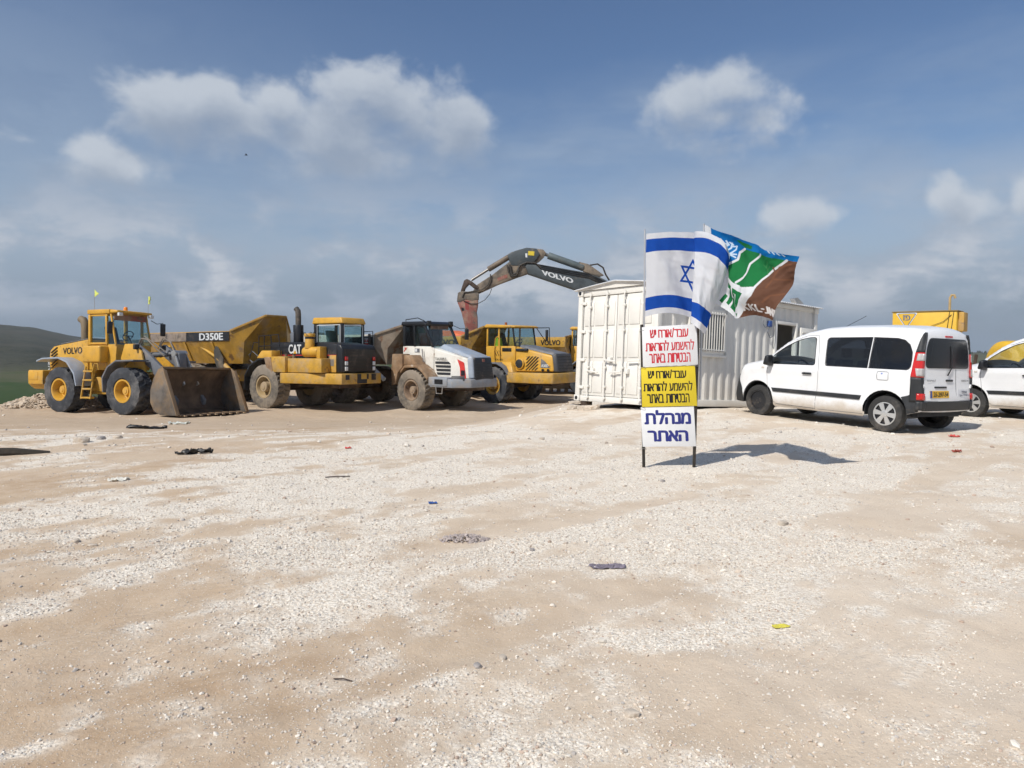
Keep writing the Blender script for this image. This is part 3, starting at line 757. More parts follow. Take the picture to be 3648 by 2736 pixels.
    mirror(t, (-1.15, -.72, 3.25), (-.98, -1.02, 2.98), .10, .42); mirror(t, (-1.05, .72, 3.35), (-.90, 1.12, 3.02), .10, .46)
    # ladder
    b = MB()
    for x0 in (-2.02, -1.55): b.bar((x0 + .0, -1.14, 1.62), (x0 - .14, -1.22, .48), .05, .04, (1, 0, 0))
    b.build('ladder_rail', YEL_OLD, t)
    for k in range(4):
        z = 1.45 - k * .31; dx = -.14 * (1.62 - z) / 1.14
        b = MB(); b.box(-2.02 + dx, -1.55 + dx, -1.24, -1.06, z - .03, z + .03); b.build('ladder_step', YEL_OLD, t, .01)
    b = MB(); b.tube([(-1.62, -1.2, 1.15), (-1.58, -1.2, 1.5), (-1.5, -1.2, 1.72), (-1.35, -1.2, 1.72), (-1.3, -1.2, 1.5)], .022); b.build('hand_rail', YEL_OLD, t)
    # lift arms, links and bucket
    for sgn in (-1, 1):
        y0, y1 = sgn * .52, sgn * .66
        b = MB(); b.prism([(-.55, 2.42), (-.10, 2.42), (.25, 2.15), (.45, 1.45), (-.35, 1.45), (-.75, 1.9)], sgn * .70, sgn * .78); b.build('tower_plate', YEL, t, .015)
        b = MB(); b.prism([(-.42, 2.28), (-.18, 2.45), (.35, 2.15), (1.15, 1.55), (1.45, .85), (1.78, .48), (1.72, .30), (1.42, .32), (1.05, .95), (.55, 1.55), (-.1, 1.95)], y0, y1)
        b.build('lift_arm', GREY, t, .02)
        b = MB(); b.cyl((-.3, sgn * .6, 1.05), (.45, sgn * .6, 1.35), .085); b.cyl((.4, sgn * .6, 1.33), (.85, sgn * .6, 1.5), .05); b.build('lift_cylinder', YEL_OLD, t)
    b = MB(); b.prism([(1.05, 2.12), (1.20, 2.20), (1.34, 2.10), (1.42, 1.25), (1.30, .85), (1.10, .86), (1.16, 1.3)], -.16, .16); b.build('bell_crank', GREY, t, .02)
    b = MB(); b.cyl((-.2, 0, 2.05), (.7, 0, 2.1), .10); b.cyl((.7, 0, 2.1), (1.18, 0, 2.1), .055); b.build('tilt_cylinder', GREY, t)
    b = MB(); b.cyl((1.18, -.26, 2.1), (1.18, .26, 2.1), .11, 16); b.build('crank_pin', STEEL, t)
    b = MB(); b.bar((1.22, -.22, 2.0), (1.72, -.30, 1.0), .06, .14); b.bar((1.22, .22, 2.0), (1.72, .30, 1.0), .06, .14); b.build('bucket_link', STEEL, t, .01)
    for k, sgn in ((0, -1), (1, 1)):
        b = MB(); b.tube([(-.3, sgn * .45, 2.35), (-.1, sgn * .48, 2.62), (.2, sgn * .48, 2.58), (.5, sgn * .4, 2.28), (.8, sgn * .3, 2.0)], .025); b.tube([(-.3, sgn * .38, 2.3), (-.05, sgn * .40, 2.7), (.3, sgn * .40, 2.52), (.75, sgn * .2, 2.15)], .02); b.build('hydraulic_hose', mat('hose', (.20, .17, .14), .7), t)
    bw = 1.48
    prof = [(2.92, .035), (2.55, .03), (2.02, .03), (1.72, .16), (1.55, .45), (1.56, .86), (1.70, 1.24), (1.92, 1.56), (2.05, 1.60)]
    outer = prof[:2] + [(x, z) for x, z in prof[2:]]
    inner = [(2.90, .065), (2.5, .065), (2.04, .075), (1.78, .19), (1.62, .46), (1.63, .84), (1.76, 1.20), (1.95, 1.51), (2.05, 1.55)]
    b = MB(); b.prism(outer + inner[::-1], -bw, bw); b.build('bucket_shell', BUCKET, t)
    for sgn in (-1, 1):
        sp = [(2.80, .04), (2.02, .04), (1.73, .17), (1.565, .45), (1.575, .86), (1.71, 1.23), (1.93, 1.55), (2.12, 1.59), (2.22, 1.50)]
        b = MB(); b.prism(sp, sgn * (bw - .005), sgn * (bw + .045)); b.build('bucket_side', BUCKET_S, t, .008)
        b = MB(); b.bar((2.82, sgn * (bw + .05), .06), (2.22, sgn * (bw + .05), 1.52), .03, .14, (0, 1, 0)); b.build('bucket_side_edge', mat('worn_edge', (.28, .19, .11), .5, metal=.3, dust=.2), t, .006)
    for i in range(9):
        y = -bw + .18 + i * (2 * bw - .36) / 8
        b = MB(); b.hexa([(2.62, y - .13, .015), (2.98, y - .10, .012), (2.98, y + .02, .012), (2.62, y + .13, .015)], [(2.62, y - .13, .085), (2.94, y - .08, .05), (2.94, y + .0, .05), (2.62, y + .13, .085)])
        b.build('cutting_edge', mat('worn_edge', (.28, .19, .11)), t, .006)
    b = MB(); b.box(1.98, 2.08, -bw, bw, 1.56, 1.63); b.build('bucket_lip', BUCKET_S, t, .01)
    # small pennants on whip aerials
    for yy, hh, kind in ((-.62, 4.35, 0), (.55, 4.2, 1)):
        x = -2.3 if kind == 0 else -1.0
        b = MB(); b.tube([(x, yy, 3.45), (x + .02, yy, hh)], .008, 5); b.build('whip_aerial', STEEL, t)
        b = MB()
        if kind == 0: b.prism([(x + .03, hh - .22), (x + .24, hh - .10), (x + .12, hh - .04), (x + .03, hh + .05)], yy - .006, yy + .006)
        else: b.prism([(x + .02, hh - .26), (x + .08, hh - .25), (x + .06, hh - .14), (x + .1, hh - .1), (x + .09, hh + .02), (x + .02, hh + .03)], yy - .006, yy + .03)
        b.build('pennant', LIME, t)
wheel_loader()

# ------------------------------------------------------------------ dump beds and trucks
def dump_bed(t, xr, x1, xp, ypk, zr, zb, zpk, hw, body_m, band_m, in_m, floor=1.75):
    """open tipper body: rail band, sloping flanks, raised prow and floor; all in truck space"""
    yb = hw - .42
    bed = sub('dump_bed', t)
    th = .05
    for s in (-1, 1):
        b = MB(); b.hexa([(xr, s * (hw - th), zb), (x1, s * (hw - th), zb), (x1, s * hw, zb), (xr, s * hw, zb)], [(xr, s * (hw - th), zr), (x1, s * (hw - th), zr), (x1, s * hw, zr), (xr, s * hw, zr)])
        b.build('side_rail', band_m, bed, .012)
        b = MB(); b.hexa([(xr + .5, s * (yb - .05), floor), (x1 + .25, s * (yb - .05), floor), (x1 + .25, s * yb, floor), (xr + .5, s * yb, floor)], [(xr, s * (hw - .06), zb), (x1, s * (hw - .06), zb), (x1, s * (hw - .01), zb), (xr, s * (hw - .01), zb)])
        b.build('bed_flank', body_m, bed)
        for k in range(2):
            x = x1 - 1.3 - k * 1.9
            b = MB(); b.hexa([(x, s * (yb - .02), floor), (x + .14, s * (yb - .02), floor), (x + .14, s * (yb + .06), floor), (x, s * (yb + .06), floor)], [(x, s * (hw - .04), zb - .01), (x + .14, s * (hw - .04), zb - .01), (x + .14, s * (hw + .04), zb - .01), (x, s * (hw + .04), zb - .01)])
            b.build('bed_rib', body_m, bed, .01)
    b = MB(); b.hexa([(xr - .35, -yb, floor + .34), (xr + 1.6, -yb, floor), (xr + 1.6, yb, floor), (xr - .35, yb, floor + .34)], [(xr - .35, -yb, floor + .40), (xr + 1.6, -yb, floor + .07), (xr + 1.6, yb, floor + .07), (xr - .35, yb, floor + .40)])
    b.box(xr + 1.6, x1 + .25, -yb, yb, floor, floor + .07); b.build('bed_floor', in_m, bed)
    # prow: near corner, centre, far corner, each leaning forward
    def wall(p, q, name):
        b = MB(); n = Vector((.05, 0, 0))
        b.add([Vector(v) for v in p + q] + [Vector(v) - n for v in p + q], [])
        k = len(p) + len(q)
        b.f += [tuple(range(k)), tuple(range(2 * k - 1, k - 1, -1))] + [(i, k + i, k + (i + 1) % k, (i + 1) % k) for i in range(k)]
        b.build(name, body_m, bed)
    xm = x1 + (xp - x1) * .35
    wall([(x1 + .25, -yb, floor), (x1 + .25, yb, floor)], [(xm, hw * .72, zb), (xm, -hw * .72, zb)], 'prow_plate')
    wall([(xm, -hw * .72, zb), (xm, hw * .72, zb)], [(xp, ypk, zpk), (xp, -ypk, zpk)], 'prow_plate')
    for s in (-1, 1):
        wall([(x1 + .25, s * yb, floor), (xm, s * hw * .72, zb)], [(xp, s * ypk, zpk), (x1, s * hw, zr), (x1, s * hw, zb)], 'prow_side')
        b = MB(); b.bar((x1, s * hw, zr), (xp, s * ypk, zpk), .09, .09); b.build('prow_edge', body_m, bed, .01)
    b = MB(); b.bar((xp, -ypk, zpk), (xp, ypk, zpk), .09, .09); b.build('prow_edge', body_m, bed, .01)
    return bed
def rear_chassis(t, m, kit, axles, trk):
    b = MB(); b.box(axles[-1] - .8, -1.6, -.48, .48, 1.0, 1.5); b.build('rear_frame', m, t, .02)
    b = MB(); b.cyl((-1.9, 0, 1.25), (-.7, 0, 1.25), .28, 16); b.build('hitch', BROWN, t)
    for x in axles:
        for y in (-trk, trk): kit.put(t, x, y, spin=x * 1.7)
        b = MB(); b.cyl((x, -trk, kit.R), (x, trk, kit.R), .19); b.build('axle', BROWN, t)
def hoist(t, m, hw):
    for s in (-1, 1):
        b = MB(); b.cyl((-1.75, s * (hw - .15), 1.15), (-3.0, s * (hw - .12), 1.95), .095); b.cyl((-3.0, s * (hw - .12), 1.95), (-4.4, s * (hw - .1), 2.55), .06); b.build('hoist_cylinder', m, t)
def front_axle(t, kit, trk):
    for y in (-trk, trk): kit.put(t, 0, y, spin=y)
    b = MB(); b.cyl((0, -trk, kit.R), (0, trk, kit.R), .2); b.build('front_axle', BROWN, t)

kit_c = WheelKit(.875, .66, .43, RUBBER_D, mat('dusty_rim', (.40, .29, .14), .7, dust=.6), n=150, period=5, duty=.6, lug=.035, slant=.6, deep=.22, hubr=.2, hubout=.02)
kit_t = WheelKit(.805, .60, .40, RUBBER_D, mat('rusty_rim', (.22, .15, .10), .7, dust=.5, spots=((.10, .06, .04), .3, 6)), n=150, period=5, duty=.6, lug=.04, slant=.5, deep=.24, hubr=.16, hubout=.08)
kit_v = WheelKit(.805, .60, .40, RUBBER, YEL_OLD, n=150, period=8, duty=.6, lug=.045, slant=.5, deep=.20, hubr=.21, hubout=.04)

def old_dump_truck():
    head = R(-33); loc, rot = on_ground(-8.98, 29.35, head, 6, 1.1)
    t = thing('articulated_dump_truck', 'worn yellow dump truck with black hood and black upright muffler behind loader bucket', 'dump truck', loc, rot, 'articulated dump trucks parked in a row')
    front_axle(t, kit_c, 1.13); rear_chassis(t, YEL_OLD, kit_c, (-4.9, -6.75), 1.13)
    bed = dump_bed(t, -8.4, -1.95, -1.0, .5, 3.08, 2.66, 3.72, 1.52, YEL_BED, YEL_BED, BROWN)
    b = MB(); b.box(-4.9, -1.98, -1.545, -1.523, 2.68, 3.05); b.build('name_band', BLACK, bed)
    b = MB(); b.box(-8.35, -4.92, -1.545, -1.523, 2.68, 3.05); b.build('name_band', mat('scraped_band', (.20, .165, .14), .7, dust=.5, spots=((.05, .045, .04), .3, 4), var=.3), bed)
    text('lettering', 'D350E', LAMP, bed, (-3.98, -1.548, 2.71), (1, 0, 0), (0, 0, 1), 1.62, .30, .035)
    hoist(t, YEL_OLD, 1.45)
    b = MB(); b.prism([(-3.2, 2.5), (-2.95, 2.5), (-2.55, 1.95), (-2.55, 1.4), (-2.9, 1.35), (-3.15, 1.9)], -1.42, -1.38); b.build('mud_flap', mat('stained_rubber', (.05, .048, .042), .9, dust=.35), t, .01)
    # tractor frame and bumper
    b = MB(); b.box(-.8, 3.3, -.55, .55, .85, 1.5); b.build('front_frame', BROWN, t)
    b = MB(); b.prismz([(.95, -1.42), (1.3, -1.46), (3.45, -1.10), (3.92, -1.04), (3.92, 1.04), (3.45, 1.10), (1.3, 1.46), (.95, 1.42), (.95, 1.0), (3.6, .8), (3.6, -.8), (.95, -1.0)], 1.02, 1.42); b.build('bumper', YEL_OLD, t, .035)
    for yy, zz, w_, h_ in ((-.75, 1.28, .10, .09), (-.15, 1.30, .10, .10), (0, 1.12, .26, .08), (.3, 1.3, .05, .1), (.62, 1.28, .12, .12)):
        b = MB(); b.box(3.915, 3.926, yy - w_, yy + w_, zz - h_, zz + h_); b.build('bumper_mark', BLACK, t)
    # side boxes and steps
    b = MB(); b.box(.45, 1.25, -1.42, -.86, 1.44, 2.05); b.build('step_box', YEL_OLD, t, .02)
    b = MB(); b.box(1.28, 3.15, -1.32, -.86, 1.44, 1.98); b.build('fuel_tank', YEL_OLD, t, .03)
    b = MB(); b.box(1.28, 3.15, .86, 1.32, 1.44, 1.98); b.build('battery_box', YEL_OLD, t, .03)
    b = MB(); b.hexa([(.30, -1.45, 1.30), (.62, -1.45, 1.05), (.62, -.9, 1.05), (.30, -.9, 1.30)], [(.05, -1.45, 2.02), (.45, -1.45, 2.02), (.45, -.9, 2.02), (.05, -.9, 2.02)]); b.build('fender_plate', DIRTY, t, .02)
    b = MB(); pr = [(-1.22, .75), (-1.18, 1.3), (-.85, 1.72), (-.35, 1.95), (.1, 2.0)]; b.prism(pr + [(x + .03, z - .06) for x, z in pr[::-1]], -1.44, -.8); b.build('mudguard', BLACKP, t, .01)
    b = MB(); b.hexa([(-.45, -1.40, 1.98), (.45, -1.40, 1.98), (.45, -.86, 1.98), (-.45, -.86, 1.98)], [(-.2, -1.36, 2.28), (.4, -1.36, 2.28), (.4, -.86, 2.28), (-.2, -.86, 2.28)]); b.build('fender_box', YEL, t, .02)
    # hood
    b = MB(); b.prism([(-.35, 1.5), (3.45, 1.45), (3.45, 2.52), (2.9, 2.60), (-.35, 2.62)], -.84, .84); hood = b.build('engine_hood', BLACK, t, .06)
    b = MB(); b.prism([(3.46, 1.44), (3.80, 1.44), (3.80, 2.36), (3.70, 2.50), (3.46, 2.53)], -.90, .90); g = b.build('grille_shell', BLACK, t, .07, seg=3)
    for k in range(15):
        z = 1.54 + k * .054; b = MB(); b.box(3.795, 3.83, -.78, .78, z, z + .026); b.build('grille_slat', mat('grille_brown', (.045, .034, .025), .7, dust=.3), g)
    for s in (-1, 1):
        for zz, m_ in ((1.98, REDL), (1.80, LAMP), (1.60, LAMP)):
            b = MB(); b.box(3.82, 3.86, s * .72 - .07, s * .72 + .07, zz - .075, zz + .075); b.build('lamp', m_, g, .015)
    b = MB(); b.box(3.1, 3.45, -.875, -.85, 1.46, 2.1); b.build('side_panel', YEL_OLD, t, .01)
    b = MB(); b.box(3.16, 3.34, -.885, -.872, 1.7, 1.95); b.build('inspection_plate', STEEL, t)
    text('lettering', 'CAT', LAMP, hood, (.78, -.848, 2.16), (1, 0, 0), (0, 0, 1), .74, .36, .04)
    b = MB(); b.prism([(1.06, 2.16), (1.26, 2.16), (1.16, 2.30)], -.856, -.85); b.build('emblem_triangle', YEL, hood)
    b = MB(); b.box(.2, 3.44, -.85, -.843, 2.085, 2.115); b.build('red_stripe', RED, hood)
    b = MB(); b.cyl((.86, -.42, 2.6), (.86, -.42, 3.30), .20, 18); m_ = b.build('muffler', BLACK, t, .02)
    b = MB(); b.tube([(.86, -.42, 3.3), (.86, -.42, 3.72), (.84, -.42, 3.86), (.74, -.42, 3.95)], [.11, .11, .11, .11], 12); b.build('exhaust_stack', mat('exhaust_dark', (.05, .045, .04), .7, dust=.3), t)
    b = MB(); b.box(.66, .85, -.66, -.60, 2.55, 3.0); b.build('heat_shield', GREY, t, .03)
    b = MB(); b.cyl((1.95, -1.02, 2.22), (2.75, -1.02, 2.22), .20, 18); b.build('air_filter_housing', YEL, t, .02)
    b = MB(); b.cyl((2.20, -1.02, 2.35), (2.20, -1.02, 2.78), .19, 16, .17); b.cyl((2.20, -1.02, 2.80), (2.20, -1.02, 2.92), .21, 16); b.build('air_intake', YEL, t, .02)
    b = MB(); b.cyl((2.20, -1.02, 2.72), (2.20, -1.02, 2.81), .18, 16); b.build('intake_gap', BLACK, t)
    b = MB(); b.box(2.75, 2.95, -1.2, -.86, 1.98, 2.42); b.build('side_bracket', YEL, t, .02)
    # cab on the far half
    x0, x1, y0, y1, zb_, zt = 1.25, 2.85, .02, 1.22, 2.45, 3.34
    b = MB(); b.box(x0, x1, y0, y1, 1.5, zb_); b.build('cab_base', BLACK, t, .02)
    for (xx, yy) in ((x0 + .05, y0 + .05), (x1 - .05, y0 + .05), (x0 + .05, y1 - .05), (x1 - .05, y1 - .05), (x0 + .14, y0 + .045)):
        b = MB(); b.box(xx - .05, xx + .05, yy - .05, yy + .05, zb_, zt); b.build('cab_pillar', BLACK, t, .01)
    for yy, nm in ((y0 + .01, 'side_window'), (y1 - .01, 'side_window')):
        pts = [(x0 + .18, yy, zb_ + .03), (x1 - .12, yy, zb_ + .03), (x1 - .12, yy, zt - .05), (x0 + .18, yy, zt - .05)]
        w_ = pane(nm, CABG, t, pts); frame_of(w_, 'window_seal', LAMP, pts, .028, .028)
    pts = [(x1 - .01, y0 + .10, zb_ + .03), (x1 - .01, y1 - .10, zb_ + .03), (x1 - .01, y1 - .10, zt - .06), (x1 - .01, y0 + .10, zt - .06)]
    w_ = pane('windscreen', CABG, t, pts); frame_of(w_, 'window_seal', LAMP, pts, .028, .028)
    pane('rear_window', CABG, t, [(x0 + .01, y0 + .1, zb_ + .1), (x0 + .01, y1 - .1, zb_ + .1), (x0 + .01, y1 - .1, zt - .1), (x0 + .01, y0 + .1, zt - .1)])
    b = MB(); b.hexa([(x0 - .06, y0 - .06, zt), (x1 + .06, y0 - .06, zt), (x1 + .06, y1 + .06, zt), (x0 - .06, y1 + .06, zt)], [(x0 - .02, y0 - .02, zt + .26), (x1 - .04, y0 - .02, zt + .24), (x1 - .04, y1 + .02, zt + .24), (x0 - .02, y1 + .02, zt + .26)]); b.build('cab_roof', YEL, t, .05, seg=3)
    seat(t, 1.95, .62, 2.35, mat('green_seat', (.06, .10, .09), .8)); steering(t, 2.45, .62, 2.66)
    b = MB(); b.tube([(x1, y1, 3.05), (x1 + .1, y1 + .36, 3.08), (x1 + .1, y1 + .38, 2.55), (x1, y1, 2.5)], .02); b.build('mirror_arm', BLACK, t)
    b = MB(); b.box(x1 + .05, x1 + .12, y1 + .14, y1 + .24, 2.55, 2.98); b.build('mirror', BLACK, t, .02)
    for pts in ([(-.45, -1.3, 2.0), (-.42, -1.3, 2.85), (.75, -1.3, 2.9), (.82, -1.25, 2.1)], [(-.1, -1.3, 2.05), (-.1, -1.3, 2.86)], [(.35, -1.3, 2.05), (.3, -1.3, 2.88)], [(-.42, -1.3, 2.45), (.8, -1.3, 2.48)], [(-1.0, -1.3, 2.0), (-.75, -1.3, 2.6), (-.5, -1.3, 2.6)]):
        b = MB(); b.tube(pts, .02); b.build('hand_rail', BLACK, t)
    for xx in (.18, .95, 1.4):
        b = MB(); b.cyl((xx, -1.1, 1.98), (xx, -1.1, 2.12), .06, 10); b.build('filler_cap', RUST, t)
    b = MB(); b.tube([(-1.6, -.9, 2.1), (-1.2, -1.0, 2.25), (-.9, -.9, 2.0), (-1.2, -.8, 1.7), (-1.5, -.9, 1.9), (-1.0, -1.0, 1.6)], .02); b.build('hydraulic_hose', GREY, t)
old_dump_truck()

def white_dump_truck():
    head = R(-39); loc, rot = on_ground(-3.10, 29.2, head, 6, 1.1)
    t = thing('articulated_dump_truck', 'white dump truck with pale blue hood, red flash and rusty fender', 'dump truck', loc, rot, 'articulated dump trucks parked in a row')
    front_axle(t, kit_t, 1.1); rear_chassis(t, BROWN, kit_t, (-4.6, -6.3), 1.1)
    bedm = mat('rusty_white_bed', (.27, .22, .165), .7, dust=.4, var=.25, spots=((.20, .10, .05), .35, 2.5))
    bed = dump_bed(t, -7.7, -2.05, -1.15, .55, 2.98, 2.42, 3.40, 1.45, bedm, mat('dirty_white_band', (.55, .52, .46), .6, dust=.3, spots=((.25, .12, .05), .15, 4)), RUST)
    b = MB(); b.box(-4.2, -2.15, -1.475, -1.452, 2.48, 2.88); b.build('name_band', BLACK, bed)
    b = MB(); b.box(-2.68, -2.38, -1.485, -1.477, 2.52, 2.84); sg = b.build('emblem_plate', LAMP, bed)
    b = MB(); b.box(-2.66, -2.40, -1.490, -1.486, 2.545, 2.63); b.build('emblem_bar', RED, bed)
    b = MB(); b.prism([(-2.65, 2.68), (-2.60, 2.82), (-2.55, 2.70), (-2.51, 2.70), (-2.47, 2.82), (-2.41, 2.68)], -1.490, -1.486); b.build('emblem_wave', RED, bed)
    hoist(t, LAMP, 1.38)
    b = MB(); b.box(-.9, 2.2, -.5, .5, .8, 1.5); b.build('front_frame', BROWN, t)
    # cab
    y = .76
    b = MB(); b.prism([(-1.13, 1.45), (.62, 1.20), (.66, 2.40), (.56, 2.50), (-1.13, 2.52)], -y, y); cb = b.build('cab_base', WHITE, t, .04)
    for s in (-1, 1):
        b = MB(); b.prism([(-1.13, 2.5), (-.98, 2.5), (-.98, 3.38), (-1.13, 3.38)], s * (y - .08), s * y); b.build('cab_pillar', BLACK, t, .015)
        b = MB(); b.bar((.58, s * (y - .04), 2.48), (.10, s * (y - .04), 3.36), .09, .10, (0, 1, 0)); b.build('cab_pillar', BLACK, t, .015)
        b = MB(); b.bar((-.42, s * (y - .04), 2.5), (-.42, s * (y - .04), 3.36), .07, .16, (0, 1, 0)); b.build('cab_pillar', BLACK, t, .015)
        pane('side_window', DARKG, t, [(-.98, s * (y - .02), 2.52), (-.46, s * (y - .02), 2.52), (-.46, s * (y - .02), 3.34), (-.98, s * (y - .02), 3.34)])
        pane('door_window', CABG, t, [(-.36, s * (y - .02), 2.52), (.52, s * (y - .02), 2.50), (.10, s * (y - .02), 3.34), (-.36, s * (y - .02), 3.34)])
    pane('windscreen', CABG, t, [(.64, -.70, 2.48), (.64, .70, 2.48), (.18, .70, 3.30), (.18, -.70, 3.30)])
    pane('rear_window', CABG, t, [(-1.12, -.6, 2.6), (-1.12, .6, 2.6), (-1.12, .6, 3.3), (-1.12, -.6, 3.3)])
    b = MB(); b.prism([(-1.2, 3.34), (.22, 3.30), (.26, 3.40), (.05, 3.50), (-1.15, 3.50)], -.80, .80); b.build('cab_roof', BLACK, t, .04)
    b = MB(); b.tube([(-1.0, -.7, 3.5), (-1.0, -.7, 3.58), (-.3, -.7, 3.64), (.1, -.7, 3.5)], .018); b.build('roof_rail', BLACK, t)
    for yy in (-.62, .62):
        b = MB(); b.box(.20, .30, yy - .09, yy + .09, 3.36, 3.52); b.build('work_lamp', BLACKP, t, .015)
    b = MB(); b.box(.20, .235, -.5, .5, 3.18, 3.32); b.build('sun_visor_band', RUST, t)
    seat(t, -.35, 0, 2.3, mat('orange_seat', (.25, .07, .04), .8)); steering(t, .25, 0, 2.62)
    mirror(t, (.25, .8, 3.35), (.6, 1.2, 3.0), .1, .45)
    text('lettering', '7', RED, cb, (-1.08, -y - .003, 2.28), (1, 0, 0), (0, 0, 1), .2, .17, .05, shear=.3)
    b = MB(); b.box(-.42, -.14, -y - .006, -y - .002, 2.26, 2.42); s_ = b.build('notice_plate', GREY, cb)
    b = MB(); b.box(-.40, -.28, -y - .011, -y - .007, 2.29, 2.40); b.build('notice_patch', LAMP, s_)
    b = MB(); b.tube([(.1, -.86, 2.4), (.16, -.86, 2.0), (.18, -.86, 1.55), (.10, -.86, 1.5)], .02); b.build('hand_rail', GREY, t)
    # hood: white flanks, blue-grey top
    b = MB(); b.hexa([(.66, -.80, 1.22), (2.50, -.66, 1.28), (2.50, .66, 1.28), (.66, .80, 1.22)], [(.66, -.76, 2.44), (2.40, -.60, 2.02), (2.40, .60, 2.02), (.66, .76, 2.44)]); hd = b.build('engine_hood', WHITE, t, .06, seg=3)
    b = MB(); b.hexa([(.62, -.50, 2.42), (2.46, -.54, 2.02), (2.46, .54, 2.02), (.62, .50, 2.42)], [(.85, -.42, 2.60), (2.36, -.48, 2.16), (2.36, .48, 2.16), (.85, .42, 2.60)]); b.build('hood_top_cover', GREY_L, t, .05, seg=3)
    b = MB(); b.hexa([(2.42, -.70, 1.30), (2.60, -.60, 1.30), (2.60, .60, 1.30), (2.42, .70, 1.30)], [(2.30, -.64, 2.10), (2.48, -.54, 2.14), (2.48, .54, 2.14), (2.30, .64, 2.10)]); b.build('nose', GREY_L, t, .05, seg=3)
    b = MB(); b.hexa([(2.56, -.54, 1.24), (2.66, -.54, 1.24), (2.66, .54, 1.24), (2.56, .54, 1.24)], [(2.46, -.50, 2.08), (2.55, -.50, 2.08), (2.55, .50, 2.08), (2.46, .50, 2.08)]); g = b.build('grille', BLACK, t, .05, seg=3)
    for k in range(6):
        z = 1.34 + k * .10; x = 2.66 - (z - 1.24) * .13; b = MB(); b.box(x - .01, x + .012, -.48, .48, z, z + .03); b.build('grille_slat', BLACKP, g)
    b = MB(); b.box(2.565, 2.585, -.07, .07, 1.92, 2.04); b.build('emblem', REDW, g)
    def flank(x, z):   # y of the near hood flank
        u = (x - .66) / 1.8; v = (z - 1.25) / 1.0
        return -(.80 - .14 * u) * (1 - v) - (.76 - .16 * u) * v - .012
    def patch(name, m, poly, parent, th=.012):
        b = MB(); k = len(poly); f_ = [(x, flank(x, z), z) for x, z in poly]; bk = [(x, flank(x, z) + th, z) for x, z in poly]
        b.add(f_ + bk, [tuple(range(k)), tuple(range(2 * k - 1, k - 1, -1))] + [(i, k + i, k + (i + 1) % k, (i + 1) % k) for i in range(k)]); return b.build(name, m, parent)
    for k in range(4):
        z = 1.92 - k * .14; patch('louvre', BLACKP, [(.74 + k * .03, z), (1.46 + (.06 if k else -.04), z), (1.52, z - .09), (.76 + k * .04, z - .09)], hd)
    patch('red_flash', RED, [(1.84, 2.02), (2.16, 1.90), (2.30, 1.30), (2.02, 1.30), (1.98, 1.7)], hd)
    patch('flash_window', BLACK, [(2.04, 1.60), (2.22, 1.60), (2.24, 1.40), (2.04, 1.40)], hd, -.004)
    text('lettering', 'TA30RS', BLACK, hd, (.78, -.825, 1.98), (1, .07, 0), (0, 0, 1), .58, .095, .02)
    # bumper
    b = MB(); b.prismz([(.95, -1.30), (2.1, -1.28), (2.62, -.75), (2.68, .0), (2.62, .75), (2.1, 1.28), (.95, 1.30), (.95, .8), (2.2, .5), (2.2, -.5), (.95, -.8)], .95, 1.28); b.box(.9, 1.9, -1.32, -.8, 1.0, 1.34); b.build('bumper', mat('bumper_grey', (.24, .27, .31), .5, dust=.45), t, .04)
    for s in (-1, 1):
        b = MB(); b.hexa([(2.0, s * 1.22, 1.22), (2.40, s * .92, 1.22), (2.38, s * .86, 1.40), (1.98, s * 1.14, 1.40)], [(2.02, s * 1.24, 1.22), (2.46, s * .94, 1.22), (2.43, s * .88, 1.40), (2.0, s * 1.16, 1.40)]); b.build('headlamp', BLACKP, t, .02)
    b = MB(); b.box(1.25, 1.68, -1.33, -1.28, 1.08, 1.26); b.build('step_hole', BLACK, t)
    b = MB(); b.tube([(1.3, -1.3, .98), (1.32, -1.3, .72), (1.62, -1.3, .72), (1.65, -1.3, .98)], .02); b.build('step', STEEL, t)
    # fenders
    b = MB(); pr = [(-.62, 1.55), (-.35, 1.78), (.3, 1.80), (.62, 1.62), (.92, 1.32)]; b.prism(pr + [(x - .02, z - .12) for x, z in pr[::-1]], -1.38, -.76); b.build('front_fender', DIRTY, t, .02)
    b = MB(); pr = [(-1.1, .95), (-1.12, 1.6), (-1.05, 2.2), (-.50, 2.2), (-.46, 1.7), (-.75, 1.45), (-.88, 1.0)]; b.prism(pr, -1.40, -.95); b.build('mudguard', DIRTY, t, .02)
    b = MB(); b.hexa([(-.48, -1.3, 1.78), (.25, -1.3, 1.80), (.25, -.78, 1.80), (-.48, -.78, 1.78)], [(-.46, -1.3, 2.16), (-.06, -1.3, 2.16), (-.06, -.78, 2.16), (-.46, -.78, 2.16)]); b.build('step_box', DIRTY, t, .02)
    b = MB(); pr = [(-.62, 1.55), (-.35, 1.78), (.3, 1.80), (.62, 1.62), (.92, 1.32)]; b.prism(pr + [(x - .02, z - .12) for x, z in pr[::-1]], .76, 1.38); b.build('front_fender', DIRTY, t, .02)
white_dump_truck()

